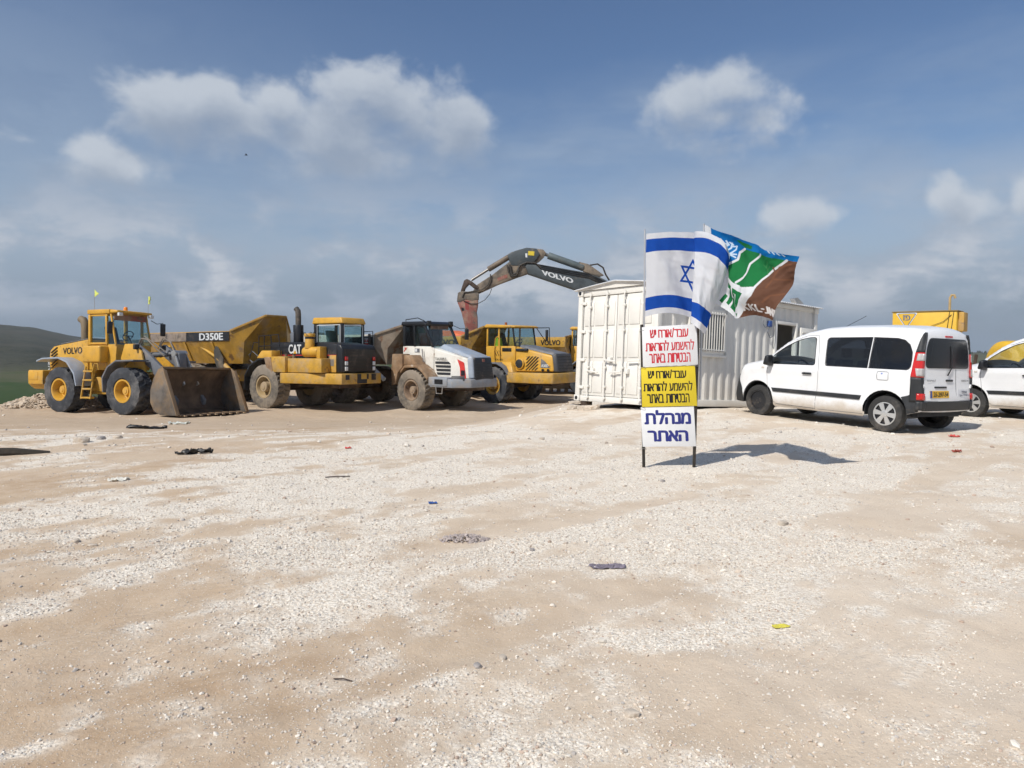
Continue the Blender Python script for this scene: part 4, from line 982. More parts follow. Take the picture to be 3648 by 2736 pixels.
def yellow_dump_truck(x, y, head, label, near=True):
    loc, rot = on_ground(x, y, head, 6, 1.1)
    t = thing('articulated_dump_truck', label, 'dump truck', loc, rot, 'articulated dump trucks parked in a row')
    front_axle(t, kit_v, 1.1); rear_chassis(t, YEL_OLD, kit_v, (-4.3, -6.0), 1.1)
    bed = dump_bed(t, -7.4, -1.75 if near else -1.0, -.95 if near else -.85, .8, 2.95, 2.45, 3.38 if near else 3.02, 1.45, mat('dark_bed_yellow', (.33, .19, .035), .6, dust=.40, var=.25, spots=((.12, .07, .03), .3, 2.5)), YEL_OLD, RUST)
    text('lettering', 'VOLVO', BLACK, bed, (-3.9 if near else -2.25, -1.455, 2.54), (1, 0, 0), (0, 0, 1), 1.75 if near else 1.0, .26, .04)
    hoist(t, YEL_OLD, 1.38)
    b = MB(); b.box(-.9, 2.6, -.5, .5, .8, 1.5); b.build('front_frame', BROWN, t)
    yy = .80
    b = MB(); b.prism([(-.85, 1.5), (.8, 1.4), (.84, 2.50), (-.85, 2.50)], -yy, yy); cb = b.build('cab_base', YEL, t, .04)
    for s in (-1, 1):
        for xa, xb, w_ in ((-.79, -.76, .08), (-.12, -.10, .07)):
            b = MB(); b.bar((xa, s * (yy - .04), 2.48), (xb, s * (yy - .04), 3.34), .08, w_, (0, 1, 0)); b.build('cab_pillar', YEL, t, .015)
        b = MB(); b.bar((.80, s * (yy - .04), 2.48), (.66, s * (yy - .04), 3.34), .07, .05, (0, 1, 0)); b.build('cab_pillar', BLACK, t, .01)
        pane('side_window', CABG, t, [(-.74, s * (yy - .03), 2.52), (-.15, s * (yy - .03), 2.52), (-.13, s * (yy - .03), 3.30), (-.72, s * (yy - .03), 3.30)])
        pane('door_window', CABG, t, [(-.06, s * (yy - .03), 2.52), (.76, s * (yy - .03), 2.52), (.64, s * (yy - .03), 3.30), (-.05, s * (yy - .03), 3.30)])
    pane('windscreen', CABG, t, [(.83, -.74, 2.50), (.83, .74, 2.50), (.68, .74, 3.32), (.68, -.74, 3.32)])
    pane('rear_window', CABG, t, [(-.83, -.6, 2.6), (-.83, .6, 2.6), (-.83, .6, 3.3), (-.83, -.6, 3.3)])
    b = MB(); b.prism([(-.88, 3.32), (.80, 3.30), (.90, 3.36), (.72, 3.42), (-.78, 3.48), (-.88, 3.42)], -.88, .88); b.build('cab_roof', YEL, t, .04, seg=3)
    b = MB(); b.cyl((-.4, .1, 3.46), (-.4, .1, 3.58), .06, 12); b.build('beacon', mat('brown_lens', (.30, .09, .03), .4), t)
    seat(t, -.2, 0, 2.35, mat('dark_seat', (.03, .03, .03), .9)); steering(t, .42, 0, 2.66)
    b = MB(); b.hexa([(-.62, -.50, 2.40), (-.30, -.50, 2.40), (-.30, -.20, 2.40), (-.62, -.20, 2.40)], [(-.55, -.46, 2.88), (-.36, -.46, 2.88), (-.36, -.24, 2.88), (-.55, -.24, 2.88)]); b.build('safety_vest', GREENJ, t, .06)
    b = MB(); b.tube([(.80, .82, 3.32), (.95, 1.62, 3.34), (.95, 1.66, 2.70), (.9, 1.5, 2.68)], .022); b.tube([(.82, .82, 3.3), (.95, 1.35, 2.7)], .018); b.build('mirror_arm', BLACK, t)
    b = MB(); b.box(.91, .98, 1.36, 1.52, 2.75, 3.24); b.build('mirror', BLACK, t, .02)
    b = MB(); b.tube([(-.30, -.86, 1.85), (-.32, -.86, 2.30), (-.24, -.86, 2.85), (-.12, -.86, 2.92), (.0, -.86, 2.86), (.0, -.86, 1.9)], .022); b.build('hand_rail', YEL, t)
    for k in range(3):
        b = MB(); b.bar((-.34 + k * .13, -yy - .004, 2.30), (-.22 + k * .13, -yy - .004, 2.08), .012, .06, (0, 1, 0)); b.build('vent_slot', BLACK, cb)
    text('lettering', 'VOLVO', BLACK, cb, (-.40, -yy - .004, 1.86), (1, 0, 0), (0, 0, 1), .55, .08, .02)
    # hood
    b = MB(); b.hexa([(.84, -.86, 1.38), (2.82, -.74, 1.42), (2.82, .74, 1.42), (.84, .86, 1.38)], [(.84, -.78, 2.46), (2.72, -.66, 2.10), (2.72, .66, 2.10), (.84, .78, 2.46)]); hd = b.build('engine_hood', YEL, t, .07, seg=3)
    b = MB(); b.hexa([(.86, -.56, 2.44), (2.78, -.60, 2.10), (2.78, .60, 2.10), (.86, .56, 2.44)], [(.90, -.50, 2.56), (2.72, -.54, 2.20), (2.72, .54, 2.20), (.90, .50, 2.56)]); b.build('hood_top_cover', GREY, t, .04)
    b = MB(); b.hexa([(2.74, -.72, 1.40), (2.98, -.62, 1.40), (2.98, .62, 1.40), (2.74, .72, 1.40)], [(2.64, -.66, 2.14), (2.86, -.56, 2.20), (2.86, .56, 2.20), (2.64, .66, 2.14)]); g = b.build('grille', mat('grille_grey', (.045, .047, .052), .5, dust=.2), t, .06, seg=3)
    for k in range(5):
        z = 1.52 + k * .125; xx = 2.98 - (z - 1.4) * .15; b = MB(); b.box(xx - .02, xx + .008, -.5, .5, z, z + .05); b.build('grille_slat', BLACK, g)
    def flank(x, z):
        u = (x - .84) / 1.95; v = (z - 1.40) / .9
        return -(.86 - .12 * u) * (1 - v) - (.78 - .12 * u) * v - .010
    def patch(name, m, poly, parent, th=.02):
        b = MB(); k = len(poly); f_ = [(x, flank(x, z), z) for x, z in poly]; bk = [(x, flank(x, z) + th, z) for x, z in poly]
        b.add(f_ + bk, [tuple(range(k)), tuple(range(2 * k - 1, k - 1, -1))] + [(i, k + i, k + (i + 1) % k, (i + 1) % k) for i in range(k)]); return b.build(name, m, parent)
    if near:
        for k in range(9):
            c0 = -.62 + k * .155       # slanted cooling slots clipped to a square
            x0_, x1_, z0_, z1_ = 1.40, 2.06, 1.46, 2.06
            pts = []
            for s_ in np.linspace(0, 1, 21):
                z = z0_ + s_ * (z1_ - z0_); xx = x0_ + c0 + s_ * .62
                if x0_ <= xx <= x1_ - .05: pts.append((xx, z))
            if len(pts) > 2: patch('cooling_slot', BLACK, [pts[0], (pts[0][0] + .07, pts[0][1]), (pts[-1][0] + .07, pts[-1][1]), pts[-1]], hd)
        patch('model_patch', GREY, [(2.18, 1.58), (2.66, 1.58), (2.36, 1.86), (2.18, 1.96)], hd)
        text('model_number', 'A30D', LAMP, hd, (2.22, -.79, 1.60), (1, .06, 0), (0, 0.08, 1), .36, .13, .03)
        b = MB(); b.cyl((1.12, -.84, 1.74), (1.12, -.90, 1.74), .24, 24); ring = b.build('air_intake', YEL, hd, .02)
        b = MB(); b.cyl((1.12, -.89, 1.74), (1.12, -.925, 1.74), .19, 24); b.build('intake_mesh', BLACKP, ring, .01)
        for xx in (2.32, 2.60):
            b = MB(); b.cyl((xx, -.79, 1.48), (xx, -.83, 1.48), .06, 12); b.build('hood_catch', BLACK, hd)
        b = MB(); b.box(.86, 1.5, -.84, -.70, 2.28, 2.40); b.build('side_lamp', BLACKP, t, .04)
        b = MB(); b.box(.1, .62, -.815, -.79, 2.26, 2.42); b.build('door_grip', BLACK, t, .01)
    b = MB(); b.prismz([(.75, -1.34), (2.4, -1.30), (3.0, -1.02), (3.06, 0), (3.0, 1.02), (2.4, 1.30), (.75, 1.34), (.75, .8), (2.6, .6), (2.6, -.6), (.75, -.8)], .92, 1.36); b.build('bumper', YEL_OLD, t, .05)
    for s in (-1, 1):
        b = MB(); pr = [(-.95, 1.1), (-.85, 1.5), (-.5, 1.78), (.2, 1.78), (.55, 1.62), (.85, 1.30)]; b.prism(pr + [(x_ * .97, z - .07) for x_, z in pr[::-1]], s * 1.36, s * .78); b.build('front_fender', GREY, t, .015)
        b = MB(); b.hexa([(.45, s * .8, 1.36), (1.0, s * .8, 1.36), (1.0, s * 1.2, 1.36), (.45, s * 1.2, 1.36)], [(.2, s * .8, 1.82), (.7, s * .8, 1.82), (.7, s * .95, 1.82), (.2, s * .95, 1.82)]); b.build('step_box', YEL, t, .04)
yellow_dump_truck(-.02, 32.7, R(-38), 'clean yellow dump truck with slotted hood standing next to the white container')
yellow_dump_truck(3.95, 36.6, R(-14), 'yellow dump truck mostly hidden behind the white container', near=False)

# ------------------------------------------------------------------ excavator with hydraulic breaker
def excavator():
    Y0 = 37.0; S = F / Y0
    def Q(zx, zy):            # side-view outline points, metres in the boom's own plane
        return ((1600 + zx / 3.568 - 1824) / S, (1229 - (860 + zy / 3.568)) / S + EYE)
    zg = gz(7.2, Y0)
    t = thing('excavator', 'excavator with grey boom and dusty red hydraulic breaker reaching over the trucks', 'excavator', (0, Y0, 0))
    def plate(name, m, pts, w, off=0.0, bev=.03):
        b = MB(); b.prism([Q(*p) for p in pts], off - w, off + w); return b.build(name, m, t, bev)
    def C(p, w=0): q = Q(*p); return (q[0], w, q[1])
    boom = plate('boom', BOOM, [(965, 330), (1010, 285), (1110, 300), (1400, 352), (1680, 400), (1900, 465), (2080, 560), (2240, 720), (2420, 1000), (2340, 1090), (2200, 960), (2050, 800), (1840, 705), (1640, 640), (1400, 560), (1110, 462), (1000, 425)], .26)
    text('lettering', 'VOLVO', LAMP, boom, tuple(Vector(C((1178, 440))) + Vector((0, -.265, 0))), tuple(Vector(C((1540, 540))) - Vector(C((1178, 440)))), tuple(Vector(C((1168, 378))) - Vector(C((1178, 440)))), 1.66, .27, .05)
    arm = plate('stick', mat('stick_paint', (.09, .075, .06), .6, dust=.5, var=.3), [(360, 560), (560, 430), (730, 300), (840, 215), (980, 240), (1060, 300), (1010, 420), (860, 470), (620, 560), (385, 668), (300, 650)], .20)
    plate('stick_head', BOOM, [(740, 190), (830, 140), (980, 98), (1110, 110), (1150, 180), (1080, 275), (960, 330), (790, 320)], .22)
    plate('stick_label', mat('faded_red_label', (.24, .06, .05), .7, dust=.4), [(615, 478), (740, 428), (745, 470), (620, 520)], .005, -.21, 0)
    plate('warning_sign', mat('warning_yellow', (.62, .48, .04), .6), [(1003, 140), (1080, 147), (1076, 200), (1000, 193)], .005, -.23, 0)
    plate('paint_scrape', LAMP, [(965, 172), (992, 170), (990, 222), (968, 220)], .004, -.23, 0)
    plate('stick_lug', mat('stick_paint', (.09, .075, .06)), [(1110, 110), (1190, 118), (1228, 160), (1200, 215), (1130, 280), (1070, 275)], .14)
    b = MB(); b.cyl(C((1255, 190), 0), C((1700, 345), 0), .30 / 2 + .03, 18); b.build('stick_cylinder', mat('cylinder_grey', (.10, .125, .13), .45, dust=.2), t, .01)
    b = MB(); b.cyl(C((1165, 160), 0), C((1260, 190), 0), .085, 12); b.build('piston_rod', STEEL_D, t)
    b = MB(); b.cyl(C((500, 365), 0), C((825, 170), 0), .14, 16); b.build('breaker_cylinder', mat('dirty_cylinder', (.12, .09, .065), .6, dust=.4), t, .01)
    b = MB(); b.cyl(C((285, 500), 0), C((505, 362), 0), .07, 12); b.build('piston_rod', STEEL_D, t)
    plate('linkage', BROWN, [(195, 510), (225, 488), (270, 500), (265, 545), (215, 600), (190, 660), (150, 650)], .2)
    plate('linkage', BROWN, [(250, 505), (290, 515), (380, 585), (370, 620), (330, 610), (240, 540)], .24)
    plate('breaker_bracket', mat('bracket_dirt', (.12, .105, .09), .8, dust=.5), [(120, 660), (170, 640), (380, 660), (378, 745), (300, 760), (210, 745), (150, 780), (105, 775)], .26)
    brk = plate('breaker_body', REDW, [(112, 780), (180, 740), (372, 745), (368, 830), (352, 905), (362, 960), (365, 1085), (350, 1230), (235, 1230), (200, 1060), (160, 900)], .24, 0, .04)
    plate('breaker_notch', BLACK, [(155, 845), (190, 850), (200, 880), (170, 890)], .004, -.245, 0)
    plate('breaker_notch', mat('breaker_red', (.28, .05, .045), .6, dust=.3), [(205, 760), (262, 765), (255, 880), (215, 870)], .004, -.245, 0)
    b = MB(); b.cyl(C((290, 1225)), C((290, 1480)), .09, 14, .06); b.build('breaker_chisel', STEEL, t)
    for pts, r in (([(770, 310), (790, 400), (800, 440), (850, 420), (900, 320), (980, 285), (1090, 290), (1160, 350)], .05), ([(740, 320), (760, 410), (790, 455), (850, 450), (890, 370)], .045),
                   ([(545, 610), (520, 680), (460, 750), (380, 795), (280, 800), (190, 760)], .018), ([(530, 430), (530, 480), (500, 560), (430, 620), (280, 650), (200, 660), (175, 720)], .03)):
        b = MB(); b.tube([C(p, -.28) for p in pts], r, 7); b.build('hydraulic_hose', mat('dark_hose', (.045, .04, .035), .7, dust=.3), t)
    for k, dz in enumerate((0, 22, 44)):
        b = MB(); b.tube([C((1050, 292 + dz * .4), -.20 + k * .1), C((1160, 318 + dz), -.28), C((1500, 385 + dz), -.28), C((1760, 430 + dz), -.28), C((1960, 520 + dz), -.28)], .028, 6); b.build('boom_pipe', BLACKP, t)
    for k in range(2):
        b = MB(); b.tube([C((1700, 345), .1 * k), C((1790, 310), .1 * k), C((1880, 295), .1 * k), C((1950, 340), .1 * k), C((1985, 430), .1 * k), C((2030, 500), .1 * k)], .035, 7); b.build('hydraulic_hose', mat('dark_hose', (.045, .04, .035)), t)
    plate('cylinder_bracket', mat('bracket_dirt', (.12, .105, .09)), [(1640, 270), (1760, 300), (1850, 360), (1960, 440), (1900, 460), (1700, 395)], .12)
    # upper structure, cab and tracks behind the container
    z0 = zg
    b = MB(); b.box(5.6, 9.6, -1.4, 1.4, z0 + 1.25, z0 + 2.45); b.build('engine_house', YEL, t, .08)
    b = MB(); b.box(9.0, 10.2, -1.45, 1.45, z0 + 1.2, z0 + 2.3); b.build('counterweight', YEL, t, .15)
    b = MB(); b.prism([(5.4, z0 + 1.3), (7.0, z0 + 1.3), (7.0, z0 + 3.0), (5.7, z0 + 3.0), (5.4, z0 + 2.4)], .55, 1.4); b.build('cab', YEL, t, .06)
    b = MB(); b.cyl((7.4, 0, z0 + .95), (7.4, 0, z0 + 1.26), .75, 24); b.build('slew_ring', BLACK, t)
    b = MB(); b.box(6.3, 8.5, -1.0, 1.0, z0 + .45, z0 + .95); b.build('track_frame', BLACK, t, .03)
    for s in (-1, 1):
        n = 16; pts = []
        for i in range(n): a = math.pi / 2 + math.pi * i / (n - 1); pts.append((5.45 + .48 * math.cos(a), z0 + .5 + .48 * math.sin(a)))
        for i in range(n): a = -math.pi / 2 + math.pi * i / (n - 1); pts.append((9.35 + .48 * math.cos(a), z0 + .5 + .48 * math.sin(a)))
        b = MB(); b.prism(pts, s * 1.0, s * 1.55); b.build('crawler_track', RUST, t)
excavator()

def crawler_loader():
    """tracked machine standing behind the trucks: its track chain and idlers show under them"""
    x0, y0 = .35, 37.9; z = gz(2.0, y0)
    t = thing('crawler_track_frame', 'grey worn crawler track frame on the ground behind the yellow trucks', 'crawler track', (x0, y0, z), (0, 0, R(-8)))
    n = 12; pts = []
    for i in range(n): a = math.pi / 2 + math.pi * i / (n - 1); pts.append((0 + .42 * math.cos(a), .44 + .42 * math.sin(a)))
    for i in range(n): a = -math.pi / 2 + math.pi * i / (n - 1); pts.append((3.0 + .42 * math.cos(a), .44 + .42 * math.sin(a)))
    inn = [(1.5 + (x - 1.5) * .955, .44 + (zz - .44) * .80) for x, zz in pts]
    gm2 = mat('worn_track_steel', (.20, .175, .15), .6, metal=.4, dust=.55)
    b = MB(); k = len(pts); v = [(x, 0, zz) for x, zz in pts] + [(x, 0, zz) for x, zz in inn] + [(x, .5, zz) for x, zz in pts] + [(x, .5, zz) for x, zz in inn]
    f = []
    for i in range(k):
        j = (i + 1) % k; f += [(i, j, k + j, k + i), (2 * k + i, 3 * k + i, 3 * k + j, 2 * k + j), (i, 2 * k + i, 2 * k + j, j), (k + i, k + j, 3 * k + j, 3 * k + i)]
    b.add(v, f); b.build('track_chain', gm2, t)
    for x, r in ((0, .32), (3.0, .34)):
        b = MB(); b.cyl((x, .06, .44), (x, .44, .44), r, 20); b.build('idler_wheel', RUST, t, .02)
    for i in range(6):
        b = MB(); b.cyl((.5 + i * .4, .1, .17), (.5 + i * .4, .4, .17), .11, 12); b.build('track_roller', gm2, t, .01)
    b = MB(); b.box(.2, 2.8, .12, .38, .25, .62); b.build('side_frame', gm2, t, .03)
    for i in range(20):
        x = -.1 + i * .163; b = MB(); b.box(x, x + .13, -.03, .53, .855, .90); b.build('track_shoe', gm2, t)
crawler_loader()

# ------------------------------------------------------------------ other machines glimpsed behind
def brown_truck():
    z = gz(-17, 40)
    t = thing('service_truck', 'dark brown truck cab roof showing above the bed of the worn yellow truck', 'truck', (-17.0, 40.0, -1.6), (0, 0, R(-30)))
    b = MB(); b.box(-2.6, 2.6, -1.1, 1.1, .7, 2.6); b.build('body', BROWN, t, .05)
    b = MB(); b.prism([(-.6, 2.6), (2.2, 2.6), (2.0, 2.80), (1.2, 3.02), (-.4, 3.02)], -1.0, 1.0); cab = b.build('cab', BROWN, t, .05)
    pane('windscreen', LAMP, t, [(2.22, -.85, 2.63), (2.22, .85, 2.63), (1.62, .85, 2.96), (1.62, -.85, 2.96)])
    pane('side_window', LAMP, t, [(-.3, -1.02, 2.7), (.7, -1.02, 2.7), (.7, -1.02, 2.96), (-.3, -1.02, 2.96)])
    b = MB(); b.tube([(-2.5, -1, 2.6), (-2.4, -.9, 2.95), (-.4, -.9, 3.1), (1.2, -.9, 3.08)], .03); b.build('roof_rail', BLACK, t)
    for x in (-1.7, 1.7):
        for y in (-.95, .95): kit_t.put(t, x, y)
brown_truck()
def orange_machine():
    z = gz(-3.2, 37)
    t = thing('site_tractor', 'orange hooded machine glimpsed between the white truck and the yellow truck', 'tractor', (-3.45, 38.5, z), (0, 0, R(-35)))
    b = MB(); b.prism([(-1.2, 1.0), (1.6, 1.0), (1.6, 3.05), (.3, 3.32), (-1.2, 3.32)], -.7, .7); b.build('hood', ORANGE, t, .05)
    b = MB(); b.box(-1.25, 1.65, -.72, .72, 2.86, 3.02); b.build('blue_stripe', mat('stripe_blue', (.10, .16, .34), .5), t)
    b = MB(); b.box(-1.24, 1.64, -.71, .71, 2.60, 2.85); b.build('white_panel', WHITE, t)
    for x in (-.8, 1.1):
        for y in (-.85, .85): kit_t.put(t, x, y)
orange_machine()

# ------------------------------------------------------------------ white container office
CW = mat('container_white', (.73, .71, .66), .5, dust=.06, var=.03)
CWS = mat('container_side_white', (.72, .695, .64), .55, dust=.10, var=.04)
def container():
    L, Wd, H = 6.06, 2.44, 2.55
    th = math.atan2(.602, .799)
    t = thing('site_container', 'white shipping container used as site office, with barred window and open doorway', 'container', (2.95, 14.84, .235), (0, R(3.3), th))
    t.rotation_euler = Euler((R(-.7), R(3.3), th), 'XYZ')
    # local: x along the long side (away to the right), y towards the far left corner, door end at x = 0
    for x in (.06, L - .06):
        for y in (.06, Wd - .06):
            b = MB(); b.box(x - .07, x + .07, y - .07, y + .07, .14, H - .1); b.build('corner_post', CW, t, .012)
            for z in (0, H - .13):
                b = MB(); b.box(x - .09, x + .09, y - .085, y + .085, z, z + .14); cc = b.build('corner_casting', CW, t, .012)
                b = MB(); b.cyl((x - .094 if x < 1 else x + .094, y, z + .07), (x - .086 if x < 1 else x + .086, y, z + .07), .045, 12); b.build('casting_hole', BLACK, cc)
    for y in (.02, Wd - .08):
        b = MB(); b.box(.15, L - .15, y, y + .06, H - .11, H); b.build('top_rail', CWS, t, .01)
        b = MB(); b.box(.15, L - .15, y, y + .06, 0, .15); b.build('bottom_rail', CWS, t, .01)
    b = MB(); b.box(.01, .10, .15, Wd - .15, H - .14, H); b.build('door_header', CW, t, .01)
    b = MB(); b.box(.01, .10, .15, Wd - .15, 0, .13); b.build('door_sill', CW, t, .01)
    b = MB(); b.box(.1, L - .1, .1, Wd - .1, .12, .17); b.build('floor', BROWN, t)
    # door leaves with recessed fields
    for k in range(2):
        y0 = .15 + k * 1.075; y1 = y0 + 1.055
        b = MB(); b.box(.035, .075, y0, y1, .14, H - .15); d = b.build('door', CW, t, .006)
        zs = [.18, .98, 1.70, H - .20]
        for j in range(3):
            for c in range(3):
                ya = y0 + .05 + c * (y1 - y0 - .06) / 3; yb_ = ya + (y1 - y0) / 3 - .06
                b = MB(); b.hexa([(.036, ya, zs[j] + .03), (.036, yb_, zs[j] + .03), (.036, yb_, zs[j + 1] - .06), (.036, ya, zs[j + 1] - .06)], [(.018, ya + .0, zs[j] + .03), (.018, yb_, zs[j] + .03), (.018, yb_, zs[j + 1] - .10), (.018, ya, zs[j + 1] - .10)])
                b.build('door_panel', CW, d, .006)
        for yy in (y0 + .26, y0 + .80):
            b = MB(); b.cyl((-.03, yy, .05), (-.03, yy, H - .06), .017, 10); lb = b.build('locking_bar', CW, d)
            for zz in (.10, .35, .78, 1.60, 2.15, H - .12):
                b = MB(); b.box(-.045, .03, yy - .04, yy + .04, zz - .025, zz + .025); b.build('bar_guide', CW, lb, .005)
            zh = .95 if yy == y0 + .26 else .70
            b = MB(); b.bar((-.055, yy, zh), (-.055, yy - .36 * (1 if k else -1), zh - .03), .025, .035); b.build('lock_handle', CW, lb, .006)
            b = MB(); b.box(-.06, .03, yy - .20, yy - .10, zh - .05, zh + .06); b.build('handle_catch', CW, lb, .006)
        for zz in (.32, .95, 1.6, 2.25):
            ye = y0 if k == 0 else y1
            b = MB(); b.box(-.012, .04, ye - .1, ye + .1, zz - .035, zz + .035); b.build('hinge', CW, d, .012)
    # corrugated long side towards us, with openings for the window and the doorway
    def corr_strip(x0, x1, z0, z1, y=.05, m=CWS, name='wall_panel', flip=1):
        per = .278; dep = .030; xs = []
        k = math.floor(x0 / per) - 1
        brk = []
        while k * per < x1 + per:
            o = k * per; brk += [(o, 0), (o + .07, 0), (o + .139, dep), (o + .209, dep)]; k += 1
        prof = [(x0, None)] + [(x, d) for x, d in brk if x0 < x < x1] + [(x1, None)]
        bx = [p[0] for p in brk]; bd = [p[1] for p in brk]
        V = []; Fq = []
        for x, d in prof:
            d = float(np.interp(x, bx, bd)); V += [(x, y + flip * d, z0), (x, y + flip * d, z1), (x, y + flip * (d + .012), z0), (x, y + flip * (d + .012), z1)]
        for i in range(len(prof) - 1):
            a, c = i * 4, i * 4 + 4; Fq += [(a, c, c + 1, a + 1), (a + 2, a + 3, c + 3, c + 2), (a, a + 2, c + 2, c), (a + 1, c + 1, c + 3, a + 3)]
        b = MB(); b.add(V, Fq); return b.build(name, m, t, smooth=False)
    wx0, wx1, wz0, wz1 = 1.06, 2.26, 1.20, 2.12; dx0, dx1, dz1 = 4.26, 5.12, 2.06
    zb, zt = .15, H - .11
    corr_strip(.13, wx0, zb, zt); corr_strip(wx0, wx1, zb, wz0); corr_strip(wx0, wx1, wz1, zt); corr_strip(wx1, dx0, zb, zt); corr_strip(dx0, dx1, dz1, zt); corr_strip(dx1, L - .13, zb, zt)
    corr_strip(.13, L - .13, zb, zt, Wd - .05, CWS, 'wall_panel', -1)
    b = MB(); b.box(L - .08, L - .05, .13, Wd - .13, zb, zt); b.build('end_wall', CWS, t)
    # window with frame, glass and bars
    fp = [(wx0, .04, wz0), (wx1, .04, wz0), (wx1, .04, wz1), (wx0, .04, wz1)]
    win = frame_of(t, 'window', CWS, fp, .08, .10)
    pane('window_pane', mat('dim_pane', (.10, .11, .12), .1, var=.2, spots=((.30, .30, .28), .2, 3)), win, [(wx0, .07, wz0), (wx1, .07, wz0), (wx1, .07, wz1), (wx0, .07, wz1)])
    b = MB(); b.box((wx0 + wx1) / 2 - .16, (wx0 + wx1) / 2 - .09, -.01, .06, wz0, wz1); b.build('window_mullion', CWS, win)
    for i in range(13):
        x = wx0 + .07 + i * (wx1 - wx0 - .14) / 12
        b = MB(); b.box(x - .010, x + .010, -.045, -.025, wz0 + .02, wz1 - .02); b.build('window_bar', CW, win)
    for z in (wz0 + .06, wz1 - .06):
        b = MB(); b.box(wx0 + .02, wx1 - .02, -.048, -.03, z - .012, z + .012); b.build('window_bar', CW, win)
    b = MB(); b.box(wx0 - .06, wx1 + .06, -.02, .05, wz0 - .10, wz0 - .042); b.build('window_sill', CWS, win, .006)
    # doorway, dark room behind, leaf swung right back against the wall
    fr = MB(); fr.box(dx0 - .05, dx0 + .03, -.01, .10, .1, dz1 + .05); fr.box(dx1 - .03, dx1 + .06, -.01, .10, .1, dz1 + .05); fr.box(dx0 + .03, dx1 - .03, -.01, .10, dz1 - .03, dz1 + .05); fr.build('doorway_frame', CW, t, .006)
    b = MB(); b.box(dx0 - .9, dx1 + .5, 1.9, 1.95, .17, 2.3); b.build('inner_wall', BROWN, t)
    for z in (.9, 1.35, 1.75):
        b = MB(); b.box(dx0 - .2, dx1 + .2, 1.5, 1.85, z, z + .03); sh = b.build('inner_shelf', BROWN, t)
        for i in range(4):
            x = dx0 + .1 + i * .2; b = MB(); b.box(x, x + .11, 1.55, 1.7, z + .03, z + .03 + random.uniform(.08, .2)); b.build('shelf_box', random.choice([CWS, RUST, GREY]), sh, .01)
    b = MB(); b.hexa([(dx1 + .05, -.10, .15), (dx1 + .88, -.055, .15), (dx1 + .88, -.015, .15), (dx1 + .05, -.06, .15)], [(dx1 + .05, -.10, 2.0), (dx1 + .88, -.055, 2.0), (dx1 + .88, -.015, 2.0), (dx1 + .05, -.06, 2.0)]); lf = b.build('open_door_leaf', CW, t, .006)
    b = MB(); b.box(dx1 + .10, dx1 + .8, -.112, -.095, 1.86, 1.89); b.build('leaf_rib', CWS, lf)
    for z in (.5, 1.25, 1.8):
        b = MB(); b.cyl((dx1 + .04, -.06, z - .06), (dx1 + .04, -.06, z + .06), .018, 8); b.build('hinge', STEEL, lf)
    # shallow gable roof of wavy sheets
    n = 64; V = []; Fq = []
    ys = [-.10, .45, 1.22, 1.99, Wd + .10]; zs_ = [H + .01, H + .075, H + .15, H + .075, H + .01]
    for i in range(n * 4 + 1):
        x = -.10 + (L + .20) * i / (n * 4); w_ = .014 * math.sin(i * math.pi / 2)
        for lay in (0, -.008):
            for y, z in zip(ys, zs_): V.append((x, y, z + w_ + lay))
    k = len(ys)
    for i in range(n * 4):
        a, c = i * 2 * k, (i + 1) * 2 * k
        for j in range(k - 1): Fq += [(a + j, c + j, c + j + 1, a + j + 1), (a + k + j, a + k + j + 1, c + k + j + 1, c + k + j)]
        Fq += [(a, a + k, c + k, c), (a + k - 1, c + k - 1, c + 2 * k - 1, a + 2 * k - 1)]
    for a in (0, n * 8 * k):
        for j in range(k - 1): Fq.append((a + j, a + j + 1, a + k + j + 1, a + k + j))
    b = MB(); b.add(V, Fq); b.build('roof_sheet', mat('roof_sheet_white', (.72, .73, .74), .45, metal=.0, dust=.1), t, smooth=True, ang=60)
    b = MB(); b.prismx([(-.02, H), (Wd + .02, H), (1.22, H + .135)], -.03, .0); b.build('gable_board', CWS, t)
    b = MB(); b.prismx([(-.02, H), (Wd + .02, H), (1.22, H + .135)], L, L + .03); b.build('gable_board', CWS, t)
    b = MB(); b.hexa([(5.4, .2, H + .10), (5.75, .2, H + .10), (5.75, .34, H + .10), (5.4, .34, H + .10)], [(5.3, .2, H + .2), (5.45, .2, H + .24), (5.45, .34, H + .24), (5.3, .34, H + .2)]); b.build('roof_bracket', STEEL, t)
    b = MB(); b.box(3.92, 4.06, -.02, .05, 1.93, 2.08); pb_ = b.build('socket_box', mat('socket_blue', (.03, .09, .32), .4), t, .02)
    b = MB(); b.tube([(4.08, -.01, 2.3), (4.12, -.02, 2.0), (4.08, -.03, 1.72), (3.96, -.03, 1.66), (3.86, -.02, 1.80), (3.94, -.02, 1.92)], .012, 6); b.tube([(3.7, -.01, 2.06), (3.66, -.02, 1.98), (3.76, -.02, 1.9), (3.92, -.02, 1.96)], .008, 5); b.build('cable', GREY, t)
    return t
cont = container()
